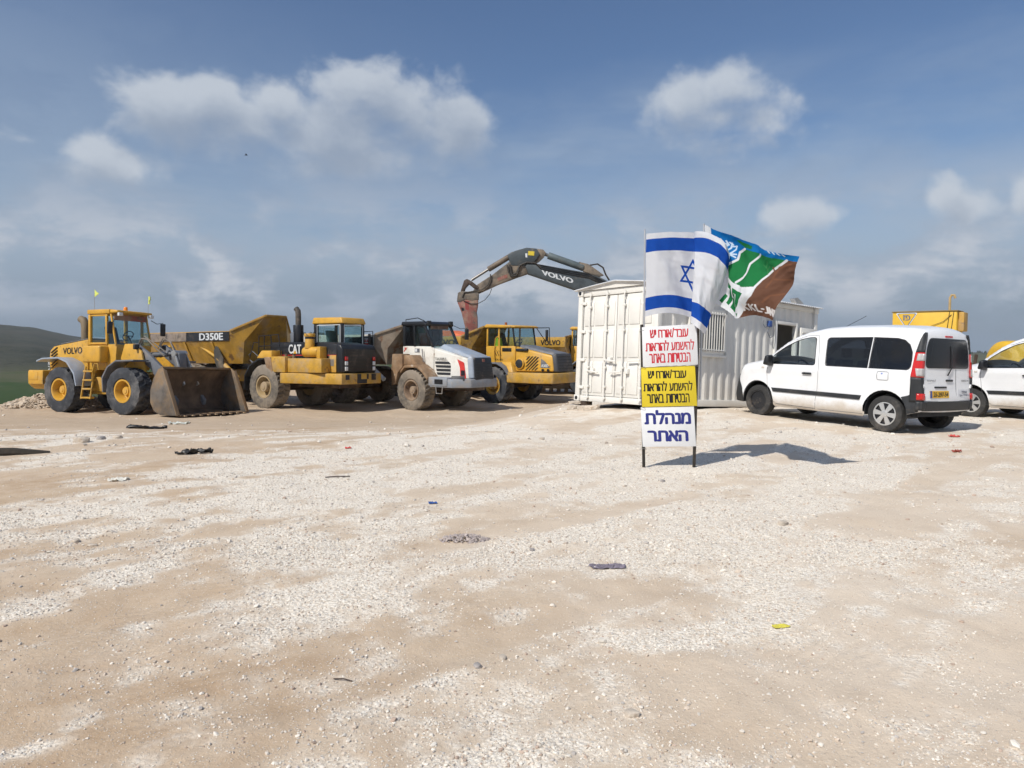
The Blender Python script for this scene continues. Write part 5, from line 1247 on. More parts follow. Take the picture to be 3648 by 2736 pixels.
# blocks and stones that prop up the low corner
def stone(name, label, cat, x, y, z, sx, sy, sz, m, group=None, seed=0, rz=0):
    r_ = random.Random(seed); V = [Vector(v) for v in ICO_V.tolist()]
    bm = bmesh.new(); bmesh.ops.create_icosphere(bm, subdivisions=2, radius=1)
    for v in bm.verts:
        q = v.co.normalized(); k = 1 + .22 * math.sin(q.x * 3.1 + seed) * math.cos(q.y * 2.7 + seed * 2) + r_.uniform(-.07, .07)
        v.co = Vector((max(-.82, min(.82, q.x * k)) * sx, max(-.8, min(.8, q.y * k)) * sy, max(-.7, min(.75, q.z * k)) * sz))
    me = bpy.data.meshes.new(name); bm.to_mesh(me); bm.free()
    o = link(name, me, m); o.location = (x, y, z); o.rotation_euler = (r_.uniform(-.1, .1), r_.uniform(-.1, .1), rz)
    return tag(o, label, cat, group)
LIME_ST = mat('limestone_rock', (.52, .45, .37), .9, var=.2, vscale=8, bump=.6, bscale=18, spots=((.35, .26, .18), .2, 7))
GREY_ST = mat('grey_rock', (.36, .33, .31), .9, var=.25, vscale=8, bump=.6, bscale=18)
def corner(xl, yl, zl=0.0): return cont.matrix_basis @ Vector((xl, yl, zl))
cont.rotation_mode = 'XYZ'
cm = Matrix.Translation(cont.location) @ cont.rotation_euler.to_matrix().to_4x4()
for i, (xl, yl, s_, dz) in enumerate(((.05, 2.40, (.24, .20, .06), -.05), (.02, 2.34, (.27, .18, .07), -.14), (-.14, 2.30, (.22, .18, .09), -.26))):
    p = cm @ Vector((xl, yl, 0)); zz = max(p.z + dz, gz(p.x, p.y) + s_[2] * .3)
    stone('prop_stone', ('flat pale stone directly under the raised container corner', 'flat grey stone in the middle of the stack under the container corner', 'rounded brown stone at the foot of the container corner')[i], 'stone', p.x, p.y, zz, *s_, (LIME_ST, GREY_ST, LIME_ST)[i], 'stones propping the container', 20 + i, .6)
p = cm @ Vector((-.22, 1.75, 0)); stone('prop_stone', 'long tan stone lying in front of the container doors', 'stone', p.x, p.y, gz(p.x, p.y) + .04, .34, .16, .10, LIME_ST, 'stones propping the container', 31, -.9)
b = MB(); p = cm @ Vector((.12, 2.2, -.055)); o = MB().box(-.12, .12, -.09, .09, -.055, .05).build('timber_block', BROWN, None, .01); o.location = p; o.rotation_euler = (0, 0, .6); tag(o, 'small dark timber block wedged under the container door', 'timber block')

# ------------------------------------------------------------------ vans
CARW = mat('car_white', (.78, .79, .80), .28, var=.02, dust=.10, dustcol=(.52, .44, .34), dscale=1.2, coat=.3, low=(.26, .52, .75))
def inpoly(pts, X, Y):
    """even-odd test of arrays X, Y against a polygon"""
    r = np.zeros(np.shape(X), bool); n = len(pts); j = n - 1
    for i in range(n):
        xi, yi = pts[i]; xj, yj = pts[j]
        c = ((yi > Y) != (yj > Y)) & (X < (xj - xi) * (Y - yi) / ((yj - yi) if yj != yi else 1e-9) + xi)
        r ^= c; j = i
    return r
def resample(poly, step, closed=True):
    out = []; n = len(poly)
    for i in range(n if closed else n - 1):
        a, b = np.array(poly[i], float), np.array(poly[(i + 1) % n], float); k = max(1, int(math.hypot(*(b - a)[:2]) / step))
        for q in range(k): out.append(tuple(a + (b - a) * q / k))
    if not closed: out.append(tuple(map(float, poly[-1])))
    return out
def rounded(poly, r, n=4):
    """cut the corners of a polygon with arcs"""
    out = []; m = len(poly)
    for i in range(m):
        p0, p, p1 = Vector(poly[i - 1]), Vector(poly[i]), Vector(poly[(i + 1) % m])
        a = p + (p0 - p).normalized() * min(r, (p0 - p).length * .45); b = p + (p1 - p).normalized() * min(r, (p1 - p).length * .45)
        for k in range(n + 1):
            t = k / n; q = a * (1 - t) ** 2 + p * 2 * t * (1 - t) + b * t * t; out.append((q.x, q.y))
    return out
def arch(cx, cz, r, a0, a1, n=12): return [(cx + r * math.cos(R(a0 + (a1 - a0) * i / n)), cz + r * math.sin(R(a0 + (a1 - a0) * i / n))) for i in range(n + 1)]
# silhouette: (x, z, rounding radius, share of the half width kept at the edge, bulge of the surface across)
TOPLINE = [(2.14, .24, .06, .86, .10), (2.20, .38, .16, .80, .12), (2.21, .56, .22, .74, .12), (2.16, .74, .25, .74, .11), (2.08, .86, .25, .74, .10), (1.99, .98, .22, .76, .07), (1.90, 1.045, .20, .77, .05),
           (1.62, 1.10, .20, .78, .05), (1.32, 1.155, .14, .80, .06), (1.22, 1.19, .10, .86, .07), (1.02, 1.34, .09, .88, .08), (.80, 1.49, .09, .88, .08), (.58, 1.605, .10, .87, .07), (.36, 1.685, .12, .85, .06),
           (.05, 1.755, .14, .82, .05), (-.40, 1.79, .15, .80, .05), (-1.0, 1.80, .15, .80, .05), (-1.55, 1.785, .15, .80, .05), (-1.82, 1.755, .13, .81, .05), (-1.93, 1.70, .10, .86, .04), (-1.965, 1.60, .08, .90, .04),
           (-1.985, 1.30, .07, .93, .04), (-2.00, 1.0, .07, .94, .04), (-2.03, .78, .07, .94, .04), (-2.06, .62, .07, .93, .05), (-2.06, .50, .07, .92, .05), (-2.03, .40, .05, .92, .05)]
TOPLINE = [(x, z + .045 * float(sst(1.15, 1.7, z)), a, b_, c_) for x, z, a, b_, c_ in TOPLINE]
def van_outline():
    top = resample(TOPLINE, .045, closed=False)
    low = [(-1.92, .375, .03, .97, 0), (-1.755, .34, .02, 1, 0)]
    low += [(x, z, .025, 1.005, 0) for x, z in arch(-1.355, .33, .395, 178, -10, 16)]
    low += [(-.95, .225, .03, .96, 0), (.95, .225, .03, .96, 0)]
    low += [(x, z, .025, 1.005, 0) for x, z in arch(1.355, .33, .395, 190, -10, 16)]
    low += [(1.76, .245, .03, .98, 0), (2.0, .235, .04, .92, 0)]
    return top, resample(low, .05, closed=False)
V_TOP, V_LOW = van_outline()
V_OUT = V_TOP + V_LOW
OUT_A = np.array(V_OUT)
def half_width(x, z):
    x = np.asarray(x, float); z = np.asarray(z, float)
    w = .905 - .045 * sst(.45, .22, z) - .175 * np.clip((z - 1.02) / .78, 0, 1) ** 1.25 + .012 * np.exp(-((z - .98) / .06) ** 2) - .010 * np.exp(-((z - .62) / .14) ** 2)
    w = w * (1 - .17 * np.clip((x - 1.15) / 1.05, 0, 1) ** 2) * (1 - .065 * np.clip((-1.2 - x) / .8, 0, 1) ** 1.5)
    for cx in (-1.355, 1.355):
        d = np.hypot(x - cx, z - .33); w = w + .014 * np.exp(-((d - .42) / .06) ** 2)
    return w
def body_y(x, z):
    """half width of the car body at side-view points, rounded off towards the silhouette"""
    x = np.atleast_1d(np.asarray(x, float)); z = np.atleast_1d(np.asarray(z, float))
    A = OUT_A; Bn = np.roll(A, -1, axis=0)
    ax, az_ = A[:, 0], A[:, 1]; bx, bz = Bn[:, 0], Bn[:, 1]
    dx, dz = bx - ax, bz - az_; l2 = dx * dx + dz * dz + 1e-12
    t = np.clip(((x[:, None] - ax) * dx + (z[:, None] - az_) * dz) / l2, 0, 1)
    d = np.hypot(x[:, None] - ax - t * dx, z[:, None] - az_ - t * dz)
    fac = np.ones(len(x)); rr = A[:, 2] * (1 - t) + Bn[:, 2] * t; ff = A[:, 3] * (1 - t) + Bn[:, 3] * t
    u = np.clip(d / np.maximum(rr, 1e-3), 0, 1); g = ff + (1 - ff) * np.sqrt(np.clip(1 - (1 - u) ** 2, 0, 1))
    fac = np.min(np.where(ff >= 1, 1.0, g), axis=1)
    return half_width(x, z) * fac
WIN_F = rounded([(1.06, 1.075), (1.10, 1.16), (.98, 1.29), (.76, 1.445), (.50, 1.575), (.26, 1.63), (.12, 1.63), (.05, 1.09)], .06)
WIN_M = [(-1.005, 1.09)] + rounded([(-.15, 1.09), (-.10, 1.63)], .05)[0:0] + [(-.20, 1.09), (-.165, 1.10), (-.15, 1.13), (-.11, 1.57), (-.13, 1.615), (-.17, 1.63), (-1.005, 1.65)]
WIN_R = [(-1.02, 1.65), (-1.45, 1.64), (-1.58, 1.61), (-1.68, 1.53), (-1.745, 1.40), (-1.765, 1.27), (-1.76, 1.15), (-1.73, 1.11), (-1.69, 1.09), (-1.02, 1.09)]
def cdt(outline, holes, pts):
    co = []; ed = []
    for lp in [outline] + holes:
        b = len(co); co += [Vector((p[0], p[1])) for p in lp]; ed += [(b + i, b + (i + 1) % len(lp)) for i in range(len(lp))]
    co += [Vector(p) for p in pts]
    v, e, f, *_ = delaunay_2d_cdt(co, ed, [], 0, 1e-5)
    v = np.array([tuple(p) for p in v]); f = [t for t in f if len(t) == 3]
    c = np.array([v[list(t)].mean(0) for t in f])
    ok = inpoly([p[:2] for p in outline], c[:, 0], c[:, 1])
    for h in holes: ok &= ~inpoly(h, c[:, 0], c[:, 1])
    return v, [t for t, o_ in zip(f, ok) if o_]
def grid_pts(outline, holes, step, margin):
    o2 = np.array([p[:2] for p in outline]); x0, z0 = o2.min(0); x1, z1 = o2.max(0)
    X, Z = np.meshgrid(np.arange(x0, x1, step), np.arange(z0, z1, step)); X = X + (np.arange(len(X)) % 2)[:, None] * step / 2
    X, Z = X.ravel(), Z.ravel(); ok = inpoly([tuple(p) for p in o2], X, Z)
    for h in holes: ok &= ~inpoly(h, X, Z)
    X, Z = X[ok], Z[ok]
    for lp in [o2] + [np.array(h) for h in holes]:
        d = np.min(np.hypot(X[:, None] - lp[:, 0], Z[:, None] - lp[:, 1]), axis=1); X, Z = X[d > margin], Z[d > margin]
    return list(zip(X.tolist(), Z.tolist()))
def van_meshes():
    holes = [resample(WIN_F, .06), resample(WIN_M, .08), resample(WIN_R, .07)]
    rings = []
    n = len(V_OUT)
    for i, p in enumerate(V_OUT):
        a, b = V_OUT[i - 1], V_OUT[(i + 1) % n]; tx, tz = b[0] - a[0], b[1] - a[1]; l = math.hypot(tx, tz) + 1e-9
        nx, nz = -tz / l, tx / l
        if i % 2 == 0 and i < len(V_TOP):
            for q in (.06, .2, .42, .7, 1.0):
                rings.append((p[0] + nx * p[2] * q, p[1] + nz * p[2] * q))
    o2 = [p[:2] for p in V_OUT]
    ok = inpoly(o2, np.array([p[0] for p in rings]), np.array([p[1] for p in rings]))
    rings = [p for p, k in zip(rings, ok) if k]
    hs = ~np.zeros(len(rings), bool)
    for h in holes: hs &= ~inpoly(h, np.array([p[0] for p in rings]), np.array([p[1] for p in rings]))
    rings = [p for p, k in zip(rings, hs) if k]
    pts = rings + grid_pts(V_OUT, holes, .06, .035)
    v, f = cdt(V_OUT, holes, pts)
    y = body_y(v[:, 0], v[:, 1])
    b = MB()
    b.add([(p[0], w, p[1]) for p, w in zip(v, y)], f); b.add([(p[0], -w, p[1]) for p, w in zip(v, y)], [t[::-1] for t in f])
    # surface across the car: bonnet, roof, rear
    T_ = np.array(V_TOP); ye = body_y(T_[:, 0], T_[:, 1]); K_ = 14
    def across(i0, i1):
        V = []; Fq = []
        for i in range(i0, i1 + 1):
            a, c = T_[max(i - 1, 0)], T_[min(i + 1, len(T_) - 1)]; tx, tz = c[0] - a[0], c[1] - a[1]; l = math.hypot(tx, tz)
            nx, nz = -tz / l, tx / l
            for k in range(K_ + 1):
                s = -1 + 2 * k / K_; h = T_[i][4] * (1 - abs(s) ** 2.2)
                V.append((T_[i][0] - nx * h, s * ye[i], T_[i][1] - nz * h))
        m = K_ + 1
        for i in range(i1 - i0):
            for k in range(K_): Fq.append((i * m + k, i * m + k + 1, (i + 1) * m + k + 1, (i + 1) * m + k))
        return V, Fq
    # the topline runs from the nose over the roof to the rear: outward normal is to its left
    xs = T_[:, 0]; zs = T_[:, 1]
    i_cowl = int(np.argmin(np.hypot(xs - 1.22, zs - 1.19))); i_roof = int(np.argmin(np.hypot(xs - .30, zs - 1.70)))
    b.add(*across(0, i_cowl)); b.add(*across(i_roof, len(T_) - 1))
    me = bpy.data.meshes.new('body'); me.from_pydata(b.v, [], b.f)
    bm = bmesh.new(); bm.from_mesh(me); bmesh.ops.remove_doubles(bm, verts=bm.verts, dist=.0015); bmesh.ops.recalc_face_normals(bm, faces=bm.faces); bm.to_mesh(me); bm.free()
    me.polygons.foreach_set('use_smooth', [True] * len(me.polygons)); me.set_sharp_from_angle(angle=R(50))
    ws = MB(); ws.add(*across(i_cowl, i_roof))
    return me, ws.mesh('windscreen')
VAN_BODY, VAN_WS = van_meshes()
_T = np.array(V_TOP); _rear = _T[[i for i in range(len(_T)) if _T[i][0] < -1.9]][::-1]
def rear_x(y, z):
    xr = np.interp(z, _rear[:, 1], _rear[:, 0]); ye = float(body_y([xr + .001], [z])[0])
    return xr - .045 * (1 - min(1, abs(y) / max(ye, .2)) ** 2.2)
def side_sheet(name, m, parent, poly, off, sgn=1, step=.08, inset=.02):
    """sheet that follows the car's flank, standing off by a few millimetres"""
    lp = resample(poly, step * .6); v, f = cdt(lp, [], grid_pts(lp, [], step, step * .4))
    y = body_y(v[:, 0], v[:, 1]) + off
    b = MB(); n = len(v); b.add([(p[0], sgn * w, p[1]) for p, w in zip(v, y)], f)
    k = len(lp); yl = body_y([p[0] for p in lp], [p[1] for p in lp])
    b.add([(p[0], sgn * (w + off), p[1]) for p, w in zip(lp, yl)] + [(p[0], sgn * (w - inset), p[1]) for p, w in zip(lp, yl)], [(i, (i + 1) % k, k + (i + 1) % k, k + i) for i in range(k)])
    return b.build(name, m, parent, ang=40)
def rear_sheet(name, m, parent, poly, off, step=.08, inset=.02):
    lp = resample(poly, step * .6); v, f = cdt(lp, [], grid_pts(lp, [], step, step * .4))
    b = MB(); b.add([(rear_x(p[0], p[1]) - off, p[0], p[1]) for p in v], f)
    k = len(lp); b.add([(rear_x(*p) - off, p[0], p[1]) for p in lp] + [(rear_x(*p) + inset, p[0], p[1]) for p in lp], [(i, (i + 1) % k, k + (i + 1) % k, k + i) for i in range(k)])
    return b.build(name, m, parent, ang=40)
CAR_T = MB()
CAR_T.lathe([(.085, .20), (.10, .215), (.10, .27), (.092, .305), (.065, .317), (-.065, .317), (-.092, .305), (-.10, .27), (-.10, .215), (-.085, .20)], 48)
CAR_T = CAR_T.mesh('tyre', ang=40); CAR_T.materials.append(RUBBER_C)
HUB = mat('hubcap_silver', (.55, .55, .54), .3, metal=.5, var=.05, dust=.12)
def hubcap_mesh():
    b = MB(); b.lathe([(-.085, .205), (-.097, .205), (-.098, .188), (-.088, .182)], 40)
    b.lathe([(-.088, .06), (-.104, .055), (-.108, .035), (-.108, .001)], 24)
    for k in range(6):
        t = k * math.pi / 3 + math.pi / 6; c, s = math.cos(t), math.sin(t)
        def P(r, w, y): return (r * c - w * s, y, r * s + w * c)
        b.hexa([P(.05, -.028, -.098), P(.19, -.046, -.094), P(.19, .046, -.094), P(.05, .028, -.098)], [P(.05, -.028, -.080), P(.19, -.046, -.080), P(.19, .046, -.080), P(.05, .028, -.080)])
    m = b.mesh('hubcap', ang=30); m.materials.append(HUB); return m
def steel_mesh():
    b = MB(); b.lathe([(-.085, .205), (-.096, .205), (-.094, .188), (-.05, .178), (-.045, .155), (-.062, .12), (-.064, .07), (-.050, .055), (-.050, .001)], 40)
    for k in range(5):
        t = k * 2 * math.pi / 5; b.cyl((.05 * math.cos(t), -.075, .05 * math.sin(t)), (.05 * math.cos(t), -.045, .05 * math.sin(t)), .012, 6)
    m = b.mesh('steel_rim', ang=35); m.materials.append(mat('wheel_black', (.022, .023, .025), .5, dust=.25)); return m
def disc_mesh():
    b = MB(); b.lathe([(-.07, .2), (-.07, .001)], 32); m = b.mesh('rim_back', ang=30); m.materials.append(BLACK); return m
HUB_M, STEEL_M, DISC_M = hubcap_mesh(), steel_mesh(), disc_mesh()
def van(x, y, head, label, plate):
    def pw(a, b): return x + a * math.cos(head) - b * math.sin(head), y + a * math.sin(head) + b * math.cos(head)
    zs = {(i, j): gz(*pw(i * 1.355, j * .78)) for i in (-1, 1) for j in (-1, 1)}
    zf = (zs[1, 1] + zs[1, -1]) / 2; zr = (zs[-1, 1] + zs[-1, -1]) / 2; zl = (zs[1, 1] + zs[-1, 1]) / 2; zg = (zs[1, -1] + zs[-1, -1]) / 2
    t = thing('passenger_van', label, 'van', (x, y, (zf + zr) / 2 - .005), (math.atan2(zl - zg, 1.56), -math.atan2(zf - zr, 2.71), head), 'white vans parked beside the container')
    link('body', VAN_BODY, None, t)
    if not VAN_BODY.materials: VAN_BODY.materials.append(CARW)
    link('windscreen', VAN_WS, None, t)
    if not VAN_WS.materials: VAN_WS.materials.append(CLEARG)
    for s in (-1, 1):
        for i in (-1, 1):
            w = sub('wheel', t, (i * 1.355, s * .775, .312), (0, .4 * i, 0 if s < 0 else math.pi))
            o = bpy.data.objects.new('tyre', CAR_T); COL.objects.link(o); o.parent = w
            o = bpy.data.objects.new('rim_back', DISC_M); COL.objects.link(o); o.parent = w
            steel = (i == 1 and plate)
            o = bpy.data.objects.new('steel_rim' if steel else 'hubcap', STEEL_M if steel else HUB_M); COL.objects.link(o); o.parent = w
            b = MB(); pts = arch(i * 1.355, .33, .385, 190, -10, 14); pin = arch(i * 1.355, .33, .375, 190, -10, 14)
            b.prism(pts + pin[::-1], s * .52, s * .86); b.prism(pts, s * .50, s * .53); b.build('wheel_arch_liner', BLACKP, t)
        side_sheet('door_window', CLEARG, t, WIN_F, -.014, s, .12, .006)
        side_sheet('sliding_door_window', DARKG, t, WIN_M, -.010, s, .12, .006)
        side_sheet('quarter_window', DARKG, t, WIN_R, -.010, s, .12, .006)
        # black frame lines round the panes and the pillar between them
        for nm, wn in (('window_seal', WIN_F), ('window_seal', WIN_M), ('window_seal', WIN_R)):
            cxy = np.mean(np.array(wn), 0); outp = [tuple(cxy + (np.array(p) - cxy) * 1.0) for p in wn]
            inn = [tuple(np.array(p) + (cxy - np.array(p)) / np.linalg.norm(cxy - np.array(p)) * .022) for p in wn]
            o_ = resample(outp, .08); k = len(wn); b = MB(); ya = body_y([p[0] for p in outp], [p[1] for p in outp]); yb = body_y([p[0] for p in inn], [p[1] for p in inn])
            b.add([(p[0], s * (w + .002), p[1]) for p, w in zip(outp, ya)] + [(p[0], s * (w - .008), p[1]) for p, w in zip(inn, yb)], [(i_, (i_ + 1) % k, k + (i_ + 1) % k, k + i_) for i_ in range(k)]); b.build(nm, BLACK, t)
        side_sheet('rub_strip', BLACKP, t, [(1.00, .60), (-.92, .60), (-.90, .52), (.96, .525)], .018, s, .2)
        side_sheet('front_bumper', BLACKP, t, [(1.745, .25), (1.76, .42), (1.82, .54), (1.94, .68), (2.03, .83), (2.08, .80), (2.135, .72), (2.185, .54), (2.175, .38), (2.10, .25)], .014, s, .04)
        side_sheet('rear_bumper', BLACKP, t, [(-1.752, .345), (-1.735, .45), (-1.69, .55), (-1.64, .63), (-1.80, .68), (-1.97, .72), (-2.03, .60), (-2.035, .48), (-1.99, .395), (-1.92, .378)], .016, s, .05)
        def corner_strip(name, m, zs_, xs_, yr_, off, par=None):
            """band that wraps from the flank round the rear corner"""
            b = MB(); rows = []
            for z, x0_, y1_ in zip(zs_, xs_, yr_):
                xr = float(np.interp(z, _rear[:, 1], _rear[:, 0])); row = []
                for x in np.linspace(x0_, xr + .006, 7): row.append((x, s * (float(body_y([x], [z])[0]) + off), z))
                ye_ = abs(row[-1][1])
                row.append((xr - off * .8, s * (ye_ - off * .1), z))
                for y in np.linspace(ye_ - .02, y1_, 4): row.append((rear_x(min(y, .78), z) - off, s * y, z))
                rows.append(row)
            k = len(rows[0]); b.add([p for r_ in rows for p in r_], [(i_ * k + q, i_ * k + q + 1, (i_ + 1) * k + q + 1, (i_ + 1) * k + q) for i_ in range(len(rows) - 1) for q in range(k - 1)])
            o = b.build(name, m, par or t, ang=60); so = o.modifiers.new('thickness', 'SOLIDIFY'); so.thickness = .03; so.offset = -1 if s > 0 else 1
            so.offset = 0.0; so.thickness = .02
            return o
        def lin(z, z0, z1, a, c): return [a + (c - a) * (q - z0) / (z1 - z0) for q in z]
        zz = np.linspace(1.40, 1.74, 9); corner_strip('rear_pillar_trim', BLACKP, zz, lin(zz, 1.40, 1.74, -1.825, -1.905), lin(zz, 1.40, 1.74, .735, .70), .012)
        zz = np.linspace(.98, 1.40, 12); tl = corner_strip('tail_lamp', REDL, zz, lin(zz, .98, 1.40, -1.80, -1.825), lin(zz, .98, 1.40, .755, .735), .016)
        zz = np.linspace(1.26, 1.38, 5); corner_strip('lamp_lens', CLEARL, zz, lin(zz, 1.26, 1.38, -1.885, -1.895), [.745] * 5, .022, tl)
        zz = np.linspace(1.00, 1.13, 5); corner_strip('lamp_lens', CLEARL, zz, lin(zz, 1.0, 1.13, -1.94, -1.885), [.755] * 5, .022, tl)
        zz = np.linspace(.56, .98, 10); corner_strip('bumper_corner', BLACKP, zz, lin(zz, .56, .98, -1.79, -1.80), [.765] * 10, .013)
        zz = np.linspace(.425, .575, 6); corner_strip('bumper_corner', BLACKP, zz, [-1.95] * 6, [.72] * 6, .020)
        zz = np.linspace(.60, .71, 4); corner_strip('reflector', REDL, zz, [-1.96] * 4, [.75] * 4, .020)
        side_sheet('head_lamp', LAMP, t, [(1.78, 1.03), (1.93, .99), (2.02, .90), (1.97, .87), (1.83, .95)], .006, s, .06)
        # door seams
        def seam(pts, w=.007):
            q = resample(pts, .07, closed=False); L_ = []
            for i_, p in enumerate(q):
                a, c = q[max(i_ - 1, 0)], q[min(i_ + 1, len(q) - 1)]; tx, tz = c[0] - a[0], c[1] - a[1]; l = math.hypot(tx, tz); L_.append(((p[0] - tz / l * w / 2, p[1] + tx / l * w / 2), (p[0] + tz / l * w / 2, p[1] - tx / l * w / 2)))
            A1 = [p[0] for p in L_]; A2 = [p[1] for p in L_]; y1 = body_y([p[0] for p in A1], [p[1] for p in A1]) + .0015; y2 = body_y([p[0] for p in A2], [p[1] for p in A2]) + .0015
            k = len(q); b = MB(); b.add([(p[0], s * w_, p[1]) for p, w_ in zip(A1, y1)] + [(p[0], s * w_, p[1]) for p, w_ in zip(A2, y2)], [(i_, i_ + 1, k + i_ + 1, k + i_) for i_ in range(k - 1)]); b.build('door_seam', mat('seam_grey', (.10, .10, .11), .6), t)
        seam([(1.10, 1.15), (1.14, .90), (1.10, .55), (1.02, .36), (.88, .285), (.02, .27), (-.02, .60), (-.035, 1.02), (.02, 1.40), (.08, 1.66), (.30, 1.665), (.60, 1.56)])
        seam([(-.04, .265), (-.95, .27)])
        seam([(1.06, .29), (.02, .262)], .005)
        b = MB(); yy = float(body_y([.22], [.93])[0]); b.box(.10, .30, s * (yy + .035), s * (yy + .012), .915, .945); b.hexa([(.12, s * yy, .91), (.28, s * yy, .91), (.28, s * (yy + .02), .91), (.12, s * (yy + .02), .91)], [(.12, s * yy, .95), (.28, s * yy, .95), (.28, s * (yy + .02), .95), (.12, s * (yy + .02), .95)]); b.build('door_handle', BLACKP, t, .006)
        yy = float(body_y([1.0], [1.1])[0]); b = MB(); b.hexa([(.98, s * (yy + .02), 1.03), (1.10, s * (yy + .02), 1.03), (1.12, s * (yy + .20), 1.06), (1.00, s * (yy + .20), 1.06)], [(.98, s * (yy + .03), 1.26), (1.06, s * (yy + .03), 1.26), (1.08, s * (yy + .19), 1.24), (1.00, s * (yy + .19), 1.24)]); b.hexa([(1.0, s * (yy - .02), 1.05), (1.1, s * (yy - .02), 1.05), (1.1, s * (yy + .05), 1.05), (1.0, s * (yy + .05), 1.05)], [(1.0, s * (yy - .03), 1.13), (1.08, s * (yy - .03), 1.13), (1.08, s * (yy + .05), 1.13), (1.0, s * (yy + .05), 1.13)]); b.build('wing_mirror', BLACK, t, .03, seg=3)
        side_sheet('side_repeater', AMBER if False else mat('repeater', (.55, .50, .45), .3), t, rounded([(1.20, .985), (1.27, .985), (1.27, 1.015), (1.20, 1.015)], .012), .008, s, .04)
    yfl = rounded([(-1.20, .90), (-1.20, 1.045), (-1.40, 1.045), (-1.40, .90)], .03)
    fl = resample(yfl, .03); yl = body_y([p[0] for p in fl], [p[1] for p in fl]) + .003; b = MB(); b.tube([(p[0], w, p[1]) for p, w in zip(fl + fl[:1], list(yl) + [yl[0]])], .004, 4); b.build('fuel_flap', mat('seam_grey', (.10, .10, .11)), t)
    side_sheet('flap_sticker', mat('sticker_blue', (.25, .32, .6), .5), t, [(-1.27, 1.0), (-1.27, 1.025), (-1.30, 1.025), (-1.30, 1.0)], .004, 1, .03, .002)
    # rear end
    rear_sheet('rear_window', DARKG if False else mat('rear_glass', (.018, .020, .023), .16, var=0, spec=.28), t, rounded([(.70, 1.14), (.675, 1.45), (.60, 1.655), (-.60, 1.655), (-.675, 1.45), (-.70, 1.14)], .09), .010, .045)
    rear_sheet('rear_bumper', BLACKP, t, [(.76, .41), (.79, .47), (.78, .575), (-.78, .575), (-.79, .47), (-.76, .41)], .022, .06)
    for s in (-1, 1):
        for z in (.83, 1.34):
            b = MB(); b.box(rear_x(s * .76, z) - .03, rear_x(s * .76, z), s * .785, s * .745, z - .035, z + .035); b.build('door_hinge', CARW, t, .008)
    def rseam(pts):
        b = MB(); q = resample(pts, .08, closed=False); b.tube([(rear_x(p[0], p[1]) - .001, p[0], p[1]) for p in q], .004, 4); b.build('door_seam', mat('seam_grey', (.10, .10, .11)), t)
    rseam([(.765, .59), (.77, .98), (.735, 1.42), (.69, 1.68)]); rseam([(-.765, .59), (-.77, .98), (-.735, 1.42), (-.69, 1.68)]); rseam([(.765, .585), (-.765, .585)]); rseam([(-.24, .59), (-.24, 1.13)])
    rear_sheet('high_brake_lamp', REDL, t, rounded([(.13, 1.675), (.13, 1.705), (-.11, 1.705), (-.11, 1.675)], .01), .008, .06)
    rear_sheet('tailgate_handle', BLACKP, t, rounded([(.09, .915), (.09, .95), (-.12, .95), (-.12, .915)], .015), .022, .06)
    rear_sheet('tailgate_grip', BLACKP, t, rounded([(.44, .80), (.44, .83), (.08, .83), (.08, .80)], .012), .015, .06)
    if plate:
        pl = rear_sheet('number_plate', mat('plate_yellow', (.72, .42, .03), .5, var=.04), t, [(.58, .635), (.58, .755), (.02, .755), (.02, .635)], .016, .1)
        rear_sheet('plate_band', mat('plate_blue', (.03, .07, .30), .5), pl, [(.58, .635), (.58, .755), (.535, .755), (.535, .635)], .019, .06, .002)
        xx = rear_x(.28, .69) - .021
        text('plate_number', '25-297-54', BLACK, pl, (rear_x(.05, .69) - .022, .52, .655), (0, -1, 0), (0, 0, 1), .47, .08, .02, .002)
        text('badge', 'RENAULT', GREY, t, (rear_x(.40, .93) - .008, .68, .915), (0, -1, 0), (0, 0, 1), .28, .03, .02, .002)
        text('badge', 'KANGOO', GREY, t, (rear_x(-.44, .93) - .008, -.44, .915), (0, -1, 0), (0, 0, 1), .24, .03, .02, .002)
        rear_sheet('notice_sticker', mat('sticker_white', (.70, .71, .73), .5), t, [(-.30, .62), (-.30, .78), (-.70, .78), (-.70, .62)], .003, .1, .002)
        text('sticker_text', '*9988', mat('sticker_ink', (.25, .27, .33), .6), t, (rear_x(-.30, .72) - .010, -.42, .71), (0, -1, 0), (0, 0, 1), .18, .045, .01, .002)
        text('sticker_text', 'ךיא יתגהנ', mat('sticker_ink', (.25, .27, .33), .6), t, (rear_x(-.30, .66) - .010, -.33, .65), (0, -1, 0), (0, 0, 1), .34, .04, .01, .002)
    b = MB(); b.tube([(rear_x(.05, 1.02) - .02, .05, 1.02), (rear_x(-.05, 1.16) - .035, -.06, 1.16), (rear_x(-.06, 1.4) - .03, -.05, 1.40), (rear_x(-.02, 1.52) - .02, -.02, 1.53)], [.016, .012, .010, .008], 6); b.build('rear_wiper', BLACKP, t)
    # inside
    b = MB(); b.box(-1.9, 1.2, -.72, .72, .30, .42); b.build('floor', SEAT, t)
    b = MB(); b.hexa([(.78, -.74, .55), (1.3, -.70, .55), (1.3, .70, .55), (.78, .74, .55)], [(.86, -.72, 1.10), (1.2, -.66, 1.14), (1.2, .66, 1.14), (.86, .72, 1.10)]); b.build('dashboard', SEAT, t, .05)
    for yy in (-.36, .36):
        b = MB(); b.box(-.05, .45, yy - .24, yy + .24, .55, .72); b.hexa([(-.12, yy - .24, .65), (.05, yy - .24, .65), (.05, yy + .24, .65), (-.12, yy + .24, .65)], [(-.28, yy - .2, 1.22), (-.14, yy - .2, 1.22), (-.14, yy + .2, 1.22), (-.28, yy + .2, 1.22)]); b.box(-.29, -.18, yy - .12, yy + .12, 1.26, 1.44); b.build('front_seat', SEAT, t, .04)
